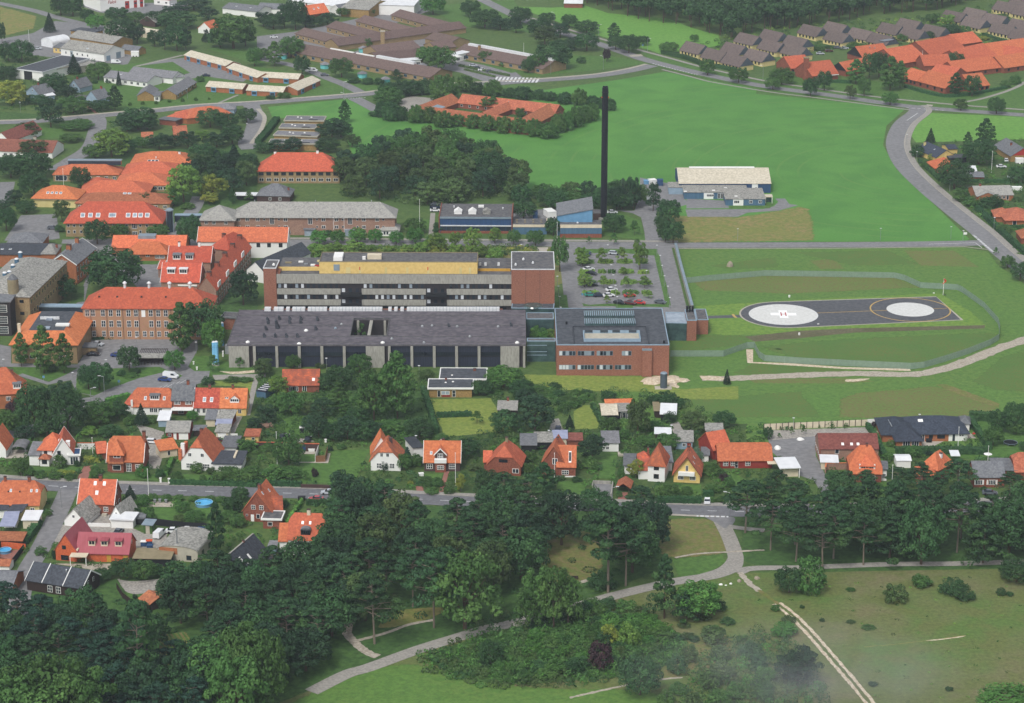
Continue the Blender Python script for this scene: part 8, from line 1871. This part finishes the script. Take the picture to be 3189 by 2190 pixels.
fr(800,0);cars(' at the brown care home','cars at the care home','silver 1955 602 0|silver car, leftmost in the row;darkblue 1995 625 0|dark blue car second in the row;white 2035 642 0|white car third in the row;grey 2105 655 0|grey car, rightmost in the row;white 155 345 0|white car at the lane corner;cream 505 650 -10|cream van on the approach drive|van;grey 612 688 0|dark grey car by the kerb'.replace('cream 505','white 505'))
fr(1900,450)
cars(' in the workshop yard','vans in the workshop yard','white 318 448 35|white van, upper of two|van;white 358 505 20|white van, lower of two|van')
cars(' by the hospital roads',None,'white 20 625 0|white car at the chimney')
fr(2389,0)
cars(' at the orange school car park','cars at the orange school','teal 785 432 0|turquoise car;grey 640 440 0|grey car;maroon 560 470 10|maroon car;silver 700 445 0|silver car;silver 480 495 0|pale silver car')
def bt(frm,name,cat,label,p,w,l,h,m,rz=0,tm=None,group=None):
 fr(*frm);e=boxthing(name,label,cat,p,w,l,h,m,rz,topm=tm,group=group)
 if name in('caravan','trailer','lorry_trailer'):
  for x in(-w*.2,w*.2):
   for y in(-l/2-.05,l/2+.05):o=mk('wheel',car_meshes('car','white')[2],e,(x,y,.25))
 return e
H_,R_=(1300,550),(1900,450)
bt(H_,'container','container','blue container behind the dark round tree',(1065,375),1.8,5,2.3,'blue_dark');bt(H_,'lorry_trailer','trailer','white box trailer in the boiler house yard',(1197,362),3.4,6,2.5,'white',20)
bt(R_,'container','container','blue open skip beside the workshop, left of two',(325,355),2,3,1.2,'blue_panel');bt(R_,'container','container','blue container at the field edge, right of two',(450,368),2.4,3,2.2,'blue_dark');bt(R_,'scrap_bin','bin','heap of white sacks between the blue containers',(382,358),3,3,1.8,'white',20)
bt(R_,'skip','bin','small blue waste bin at the low blue office wall',(718,488),1.6,1.4,1.4,'blue_dark')
bt((2389,350),'caravan','caravan','white caravan beside the red gabled bungalow',(2278,465),3.4,2.2,2.3,'white');bt((2389,350),'boat_cover','boat','white covered boat behind the grey tiled bungalow',(2255,705),4,2.2,1.3,'white')
bt((0,0),'trailer','trailer','white box trailer right of the white workshop',(1222,512),4,2.4,2.6,'white');
bt((0,1380),'waste_bin','bin','dark blue waste bin, left of the group in the yard',(1300,930),1.5,1.2,1.2,'blue_dark',tm='white');bt((0,1380),'waste_bin','bin','dark blue waste bin with orange lid in the yard',(1350,925),1.5,1.2,1.3,'blue_dark',tm='orange_paint');bt((0,1380),'waste_bin','bin','dark blue waste bin nearest the tan roof',(1355,965),1.5,1.2,1.2,'blue_dark')
for i in range(4):bt((0,1380),'barrel_rack','crate',f'blue crate behind the old factory, {ORD[i]} from left',(1805+i*28,802),.8,.8,1.1,'blue_dark',group='blue crates')
bt((700,1100),'trailer','trailer','small dark open trailer on the street',(695,1328),1.9,1.3,.8,'black_wood');bt((700,1100),'garden_cart','cart','dark garden cart with a white top on the grass',(700,718),1.4,1.6,1.6,'black_wood',tm='white')
bt((700,1100),'garden_table','table','small white table on the lawn of the dark brick villa',(1775,1110),1.3,.9,.7,'white',10);bt((2389,1100),'garden_sofa','sofa','dark garden sofa on the bungalow terrace',(1460,805),1.6,1.2,.8,'black_wood');bt((2389,1100),'garden_table','table','dark dining table on the bungalow terrace',(1345,825),2.0,1.0,.75,'black_wood')
for i,(x,y)in enumerate(((1400,520),(1445,518),(1500,522))):bt((0,1380),'garden_chair','chair',f'garden chair on the deck by the pool, {ORD[i]} from left',(x,y+20),.6,.6,.8,'metal',group='deck chairs')
bt((700,1100),'garden_bench','bench','white garden seat on the small terrace by the blue door',(785,890),1.8,.8,.7,'white')
bt((1500,1100),'plank_stack','planks','stack of pale planks in the garden beside the lawn',(1285,925),3.4,2.2,.5,'concrete_light')
for F,x,y,h,l in(((1300,550),22,522,14,'very tall white flagpole left of the boiler house'),((1300,550),1261,728,13.5,'very tall white flagpole right behind the ward block tower'),((600,650),1177,217,7.6,'white flagpole in front of the brick range, left of three'),((600,650),1275,272,8.4,'white flagpole in front of the brick range, middle of three'),((600,650),1371,274,8.2,'white flagpole in front of the brick range, right of three'),((700,1100),474,1005,10,'white flagpole in the garden beside the wooden screen'),((700,1100),2085,1200,10,'white flagpole beside the brick path of the dark brick villa'),((1500,1100),657,1150,8.3,'white flagpole in front of the steep brick gable'),((2389,1100),1722,876,7.2,'white flagpole on the lawn of the black bungalow'),((2389,1100),1124,1250,8,'white flagpole beside the bright orange villa'),((2389,1100),1728,1243,7,'white flagpole among the pines'),((2389,1100),1992,1000,5.5,'pole beside the white parasol'),((0,950),842,1392,6.6,'white flagpole beside the white orange coped wall'),((0,1380),1343,475,8,'white flagpole at the street edge by the pool garden'),((2389,350),2026,548,9.5,'thick pale mast in front of the big trees at the right'),((2389,0),1398,600,8,'flagpole in the orange school court'),((1600,0),90,555,9.5,'white mast at the end of the care home'),((0,0),265,405,8,'white mast at the junction by the dry meadow'),((0,450),576,378,7.6,'white flagpole in front of the orange school wing')):
 fr(*F);pole(l,(x,y),h)
def lamps(where,kind,h,s):
 L=sorted(tuple(float(v)for v in t.split())for t in s.split(';'))
 for i,q in enumerate(L):
  g=P(q,h);u=g.xy;
  if kind not in LM:fr0=list(FR);lamp('x',(0,0),h,kind);o=bpy.data.objects;[bpy.data.objects.remove(x)for x in list(o)if x.get('label')=='x' or(x.parent and x.parent.get('label')=='x')]
  e=empty('street_lamp',(g.x,g.y,0),label=f"{'disc headed' if kind == 'disc' else 'arm headed'} lamp post {where}"+(f', {ordn(i)} from left' if len(L)>1 else ''),cat='street lamp',group='street lamps')
  o=mk('post',LM[kind][0],e);o.scale=(1,1,h);mk('lamp_head',LM[kind][1],e,(0,0,h),pi*(i%2))
fr(1300,550);lamps('in the hospital car park','disc',4,'1752 797;1770 888;1790 985;1805 1085;2070 850;2193 712;2210 802;2233 897;2262 990;2280 1092');lamps('along the street and drive by the brick tower','disc',4,'1720 617;2165 620;1265 900;1275 990;1285 1083;1295 1180;590 612;938 613')
fr(700,1100);lamps('in front of the long low block','disc',4,'918 45;1755 113;1728 745')
fr(1500,1100);lamps('in the lane behind the villas','disc',4,'608 697;1715 650');lamps('at the main street by the pines','arm',7,'2243 1262;1183 1215')
fr(2389,1100);lamps('beside the concrete panel fence','disc',4,'240 585;1378 553')
fr(0,950);lamps('in the forecourt gardens','disc',4,'655 610;30 490;955 495;1770 335;1230 290');lamps('on the lawn by the blue sign','arm',6,'935 648;815 755')
fr(0,1380);lamps('at the side street corner','arm',6,'545 402')
fr(2389,350);lamps('along the curved road','disc',5,'1028 1048;1665 1033;1355 355;1265 200;1655 610;2055 950;1775 1070')
fr(1900,450);lamps('on the dry meadow street side','disc',5,'450 718;490 752;1155 762')
fr(1600,0);lamps('along the diagonal road','arm',7,'365 115;765 228;1210 353;335 548;810 510;2255 597');fr(800,0);lamps('at the care home junction','arm',6,'780 742;790 843')
fr(0,0);lamps('along the west road','disc',5,'180 925;1690 800;2230 1115')
fr(1989,750,1.9367)
def meshfence(label,pts,h=2.2,closed=False):
 L=wline(pts,3,False);e=empty('mesh_fence',(L[0][0],L[0][1],0),label=label,cat='fence',group='green wire mesh fence');o=e.location
 b=MB();s=0;tot=0;pp=[]
 for i in range(len(L)-1):
  p,q=Vector(L[i]),Vector(L[i+1]);d=q-p;l=d.length;u=d/l;n=Vector((-u.y,u.x))
  t=0
  while t<l:
   c=p+u*t;b.poly([(c.x-o.x-u.x*.075,c.y-o.y-u.y*.075,.1),(c.x-o.x+u.x*.075,c.y-o.y+u.y*.075,.1),(c.x-o.x+u.x*.075,c.y-o.y+u.y*.075,h),(c.x-o.x-u.x*.075,c.y-o.y-u.y*.075,h)]);t+=.19
  k=int(l/5.2);pp+=[p+u*(l*j/max(1,k))for j in range(max(1,k))]
  for z in(.15,h*.5,h):b.bar((p.x-o.x,p.y-o.y,z),(q.x-o.x,q.y-o.y,z),.04,n=4)
 b.build('mesh_panel','fence_green',e)
 pm=MB();pm.cyl(0,0,0,h+.1,.06,n=5);me=pm.mesh('post','fence_green')
 for c in pp[:98]:mk('post',me,e,(c.x-o.x,c.y-o.y,0))
 return e
mat('fence_green','869a8c','788c7f',sc=1,rough=.6)
meshfence('long green wire fence on the far side of the helipads with bent corners',[(288,258),(420,243),(760,213),(1100,218),(1540,226),(1600,240),(1700,286),(1920,298),(1950,312),(2080,405),(2165,500),(2176,540)])
meshfence('long green wire fence on the near side of the helipads down to the brick wing',[(2176,540),(2172,600),(2120,632),(2000,680),(1850,730),(1720,768),(1640,776),(1300,760),(1000,745),(760,728),(725,705),(705,665),(695,648),(655,650),(600,668),(510,700),(190,700)])
e=bld('windsock','orange windsock on a mast beyond the right helipad',(1836,328),'windsock');b=MB();b.cyl(0,0,0,6.2,.08,n=6);b.build('mast','white',e);b=MB();b.cyl(0,0,.01,.05,1.1,n=12);b.build('base','paint_white',e)
b=MB();b.bar((0,0,6.0),(.8,.2,5.2),.36,.3,10);b.bar((.8,.2,5.2),(-.3,.1,4.2),.3,.18,8);b.build('sock','orange_paint',e)
for x,y,l in((908,342,'above the white cross pad'),(968,570,'below the white cross pad'),(1780,318,'left of the windsock'),(1083,505,'at the lower edge of the helipad asphalt')):
 g=P((x,y));e=empty('marker_box',(g.x,g.y,0),label='small white marker box '+l,cat='marker');b=MB();b.box(-.3,.3,-.2,.2,0,.9 if y in(342,570)else .3);b.build('body','white',e);b=MB();b.box(-.2,.2,-.22,-.2,.2,.26);b.build('plate','metal',e)
def rock(label,frm,p,r,h,m='stone',seed=1):
 fr(*frm);g=P(p);rg=random.Random(seed);bm=bmesh.new();bmesh.ops.create_icosphere(bm,subdivisions=3,radius=1)
 for v in bm.verts:
  n=1+.13*sin(v.co.x*3+seed)+.1*cos(v.co.y*4+seed*2)+rg.uniform(-.03,.03);v.co=Vector((v.co.x*r*n,v.co.y*r*.8*n,max(-.02,v.co.z*h*n)))
 me=bpy.data.meshes.new('boulder');bm.to_mesh(me);bm.free();me.materials.append(M(m));return mk('boulder',me,None,(g.x,g.y,.02),label=label,cat='boulder')
rock('large round tan boulder alone on the meadow',(1989,750,1.9367),(549,155),1.4,1.9)
rock('pale boulder at the left of the asphalt yard',(2389,1100),(97,866),1.2,.9,'white',2);rock('pale boulder in the middle of the asphalt yard',(2389,1100),(303,785),1.1,.7,'white',3)
for i,(x,y,r)in enumerate(((918,562,.5),(952,555,.7),(975,558,.4),(997,551,.6),(1036,540,1.0),(1117,528,1.1))):rock(f'pale stone at the park road junction, {ORD[i]} from left',(1589,1440,1.4525),(x,y),r*.7,r*.6,'white' if i<4 else 'stone',4+i)
fr(1989,750,1.9367)
e=bld('storage_tank','dark grey upright steel tank on a sandy building site below the brick wing',(150,890),'tank');b=MB();b.cyl(0,0,0,5.1,1.12,n=24);b.build('shell','tank_grey',e);b=MB();b.cyl(0,0,5.1,5.35,1.16,.9,n=24);b.build('lid','steel_blue',e);b=MB();b.box(-2.8,2.6,-1.6,1.6,.0,.28);b.build('base_slab','concrete_light',e)
def heap(label,p,rx,ry,h,seed):
 g=P(p);b=MB();n=18;k=7;rg=random.Random(seed);o=[]
 for j in range(k):
  t=j/(k-1)
  for i in range(n):a=2*pi*i/n;q=(1-t)*(1+rg.uniform(-.15,.15));b.v.append((rx*q*cos(a),ry*q*sin(a),h*(t**.8)*(1+rg.uniform(-.06,.06))))
 b.f=[(j*n+i,j*n+(i+1)%n,(j+1)*n+(i+1)%n,(j+1)*n+i)for j in range(k-1)for i in range(n)]
 return b.build('sand_heap','sand',None,smooth=True,loc=(g.x,g.y,ZL[0]),label=label,cat='sand heap')
heap('pale heap of dug sand left of the grey tank',(80,850),3.4,4,.8,1);heap('pale heap of dug sand right of the grey tank',(205,838),2.6,4,.7,2);heap('low sand heap farthest right of the grey tank',(268,843),2,2,.5,3)
bt((700,1100),'rubble','rubble','heap of broken bricks beside the small yellow shed',(380,665),3.4,3,.5,'pink_brick',20)
fr(2389,1100)
e=bld('panel_fence','long pale concrete panel fence with dark posts behind the asphalt yard',(0,700),'fence');A,B=P((-30,697)),P((905,656));d=B-A;n=17;o=e.location;u=d.normalized()
for i in range(n):
 p=A+d*i/n-o;q=A+d*(i+1)/n-o;w=Vector((-u.y,u.x,0))*.06;b=MB();b.prism([tuple(p-w+Vector((0,0,2.0))),tuple(q-w+Vector((0,0,2.0))),tuple(q+w+Vector((0,0,2.0))),tuple(p+w+Vector((0,0,2.0)))],2.0);b.build('panel','cream',e)
 b=MB();b.box(p.x-.09,p.x+.09,p.y-.16,p.y+.16,0,2.15);b.build('post','wood_dark',e)
wallrun('white rendered garden wall left behind the black bungalow',[(905,662),(1110,655)],2.3,.2,'white');wallrun('white rendered garden wall behind the black bungalow roof',[(1115,655),(1510,652),(1720,655)],2.2,.2,'white')
e=bld('trampoline','round black trampoline on the lawn at the right edge',(2198,826),'trampoline');b=MB();b.cyl(0,0,.7,.76,2.0,n=24);b.build('mat','black_metal',e);b=MB()
for i in range(24):a1,a2=2*pi*i/24,2*pi*(i+1)/24;b.bar((2.05*cos(a1),2.05*sin(a1),.78),(2.05*cos(a2),2.05*sin(a2),.78),.07,n=4)
b.build('frame','steel_blue',e)
for i in range(6):a1=i*pi/3;b=MB();b.bar((2*cos(a1),2*sin(a1),0),(2*cos(a1),2*sin(a1),.75),.04,n=4);b.build('leg','steel_blue',e)
def parasol(label,frm,p,r=1.3,h=2.3,m='white',closed=False):
 fr(*frm);e=bld('parasol',label,p,'parasol');b=MB();b.cyl(0,0,0,h,.04,n=6);b.build('pole','metal',e);b=MB()
 if closed:b.cyl(0,0,.9,h+.2,.3,.05,n=8)
 else:b.cyl(0,0,h-.45,h,r,.05,n=8,cap=False)
 b.build('canopy',m,e)
parasol('white parasol in the garden behind the shuttered brick house',(2389,1100),(1992,965));parasol('red parasol at the corner of the bungalow terrace',(2389,1100),(1865,760),.6,1.6,'red_paint');parasol('closed orange parasol beside the dark street trees',(800,1400),(745,610),.5,2.6,'orange_paint',True)
parasol('white parasol on the brick hospital beer garden, upper of two',(600,650),(397,600));parasol('white parasol on the brick hospital beer garden, lower of two',(600,650),(372,645));parasol('white parasol in the orange school court',(2389,0),(1280,600),1.6)
for i in range(5):
 for j in(0,1):bt((600,650),'picnic_table','table',f'white picnic table in the {"left" if j == 0 else "right"} file, {ordn(i)} from the far end',(372+j*42-i*6,475+i*17+(j==0)*8),1.2,.7,.7,'cream',group='picnic tables')
for frm,p,l in(((0,950),(1077,740),'blue square road sign on the forecourt lawn'),((0,950),(397,700),'blue square road sign at the footpath'),((600,650),(1568,385),'blue square road sign in the planted strip behind the ward block'),((1600,0),(1165,440),'blue square sign beside the diagonal road'),((1300,550),(1490,1110),'blue square sign in the hospital car park')):
 fr(*frm);e=bld('road_sign',l,p,'sign');b=MB();b.cyl(0,0,0,2.2,.05,n=6);b.build('post','metal',e);b=MB();b.box(-.35,.35,-.06,.0,1.5,2.3);b.build('sign_panel','blue_panel',e)
fr(2389,350);e=bld('signboard','white round signboard at the field corner by the junction',(1788,1118),'sign');b=MB();b.cyl(0,0,0,1,.06,n=6);b.build('post','metal',e);b=MB();b.box(-.7,.7,-.1,0,.6,1.5);b.build('board','white',e)
e=bld('signboard','orange street works board on the kerb',(0,0),'sign')if False else None
fr(1500,1640);e=bld('park_bench','dark park bench beside the thin path',(838,478),'bench');b=MB();b.box(-1,1,-.25,.25,.4,.46);b.build('seat','wood_dark',e);b=MB();b.box(-1,1,.2,.27,.5,.9);b.build('backrest','wood_dark',e)
for x in(-.8,.8):b=MB();b.box(x-.05,x+.05,-.22,.22,0,.4);b.build('leg','black_metal',e)
fr(0,1380)
for i,(x,y)in enumerate(((1452,360),(1528,365))):bt((0,1380),'gate_post','gate post',f"white gate post at the street, {('left', 'right')[i]} of two",(x,y),.5,.5,1.3,'white')
bt((700,1100),'electric_cabinet','cabinet','white cabinet at the lane wall behind the big lawn',(912,810),.6,.5,.9,'white');fr(0,950)
for i,(x,y)in enumerate(((2045,445),(2045,470),(1750,540),(1780,590))):bt((0,950),'lamp_bollard','bollard',f'white bollard at the left end of the long block, {ORD[i]} from the top',(x-30*(i<2),y),.4,.4,.9,'white',group='white bollards')
hz=MB();hz.box(-850,850,-40,1700,-1.2,262);ho=hz.build('haze','white',kind='stuff');ho['label']='thin pale blue summer haze over the whole town'
hm=bpy.data.materials.new('haze');hm.use_nodes=True;t=hm.node_tree;t.nodes.clear();ou=t.nodes.new("ShaderNodeOutputMaterial");pv=t.nodes.new("ShaderNodeVolumePrincipled")
pv.inputs["Color"].default_value=(.78,.88,1,1);pv.inputs["Density"].default_value=HAZE;pv.inputs["Anisotropy"].default_value=.0
t.links.new(pv.outputs[0],ou.inputs["Volume"]);ho.data.materials.clear();ho.data.materials.append(hm)
fr(1589,1440,1.4525)
g=P((1330,1120));b=MB();n=24
for j in range(9):
 a=-pi/2+pi*j/8
 for i in range(n):b.v.append((48*cos(a)*cos(2*pi*i/n),26*cos(a)*sin(2*pi*i/n),9*sin(a)))
b.f=[(j*n+i,j*n+(i+1)%n,(j+1)*n+(i+1)%n,(j+1)*n+i)for j in range(8)for i in range(n)]
mo=b.build('mist','white',None,loc=(g.x,g.y,10),kind='stuff');mo['label']='faint wisp of pale mist drifting over the bushy slope at the bottom'
mm_=bpy.data.materials.new('mist');mm_.use_nodes=True;t=mm_.node_tree;t.nodes.clear();ou=t.nodes.new("ShaderNodeOutputMaterial");pv=t.nodes.new("ShaderNodeVolumePrincipled")
tc=N(t,"ShaderNodeTexCoord");mp=N(t,"ShaderNodeMapping");mp.inputs["Scale"].default_value=(1/48,1/26,1/9);t.links.new(tc.outputs["Object"],mp.inputs[0])
ln_=N(t,"ShaderNodeVectorMath",operation='LENGTH');t.links.new(mp.outputs[0],ln_.inputs[0])
r1=N(t,"ShaderNodeMapRange");r1.inputs[1].default_value=1;r1.inputs[2].default_value=0;r1.inputs[3].default_value=0;r1.inputs[4].default_value=.024;t.links.new(ln_.outputs["Value"],r1.inputs[0])
nq_=N(t,"ShaderNodeTexNoise");nq_.inputs["Scale"].default_value=.06;nq_.inputs["Detail"].default_value=3;t.links.new(tc.outputs["Object"],nq_.inputs["Vector"])
r2=N(t,"ShaderNodeMapRange");r2.inputs[1].default_value=.35;r2.inputs[2].default_value=.65;t.links.new(nq_.outputs[0],r2.inputs[0])
mu=N(t,"ShaderNodeMath",operation='MULTIPLY');t.links.new(r1.outputs[0],mu.inputs[0]);t.links.new(r2.outputs[0],mu.inputs[1]);t.links.new(mu.outputs[0],pv.inputs["Density"])
pv.inputs["Color"].default_value=(.9,.94,1,1);t.links.new(pv.outputs[0],ou.inputs["Volume"]);mo.data.materials.clear();mo.data.materials.append(mm_)
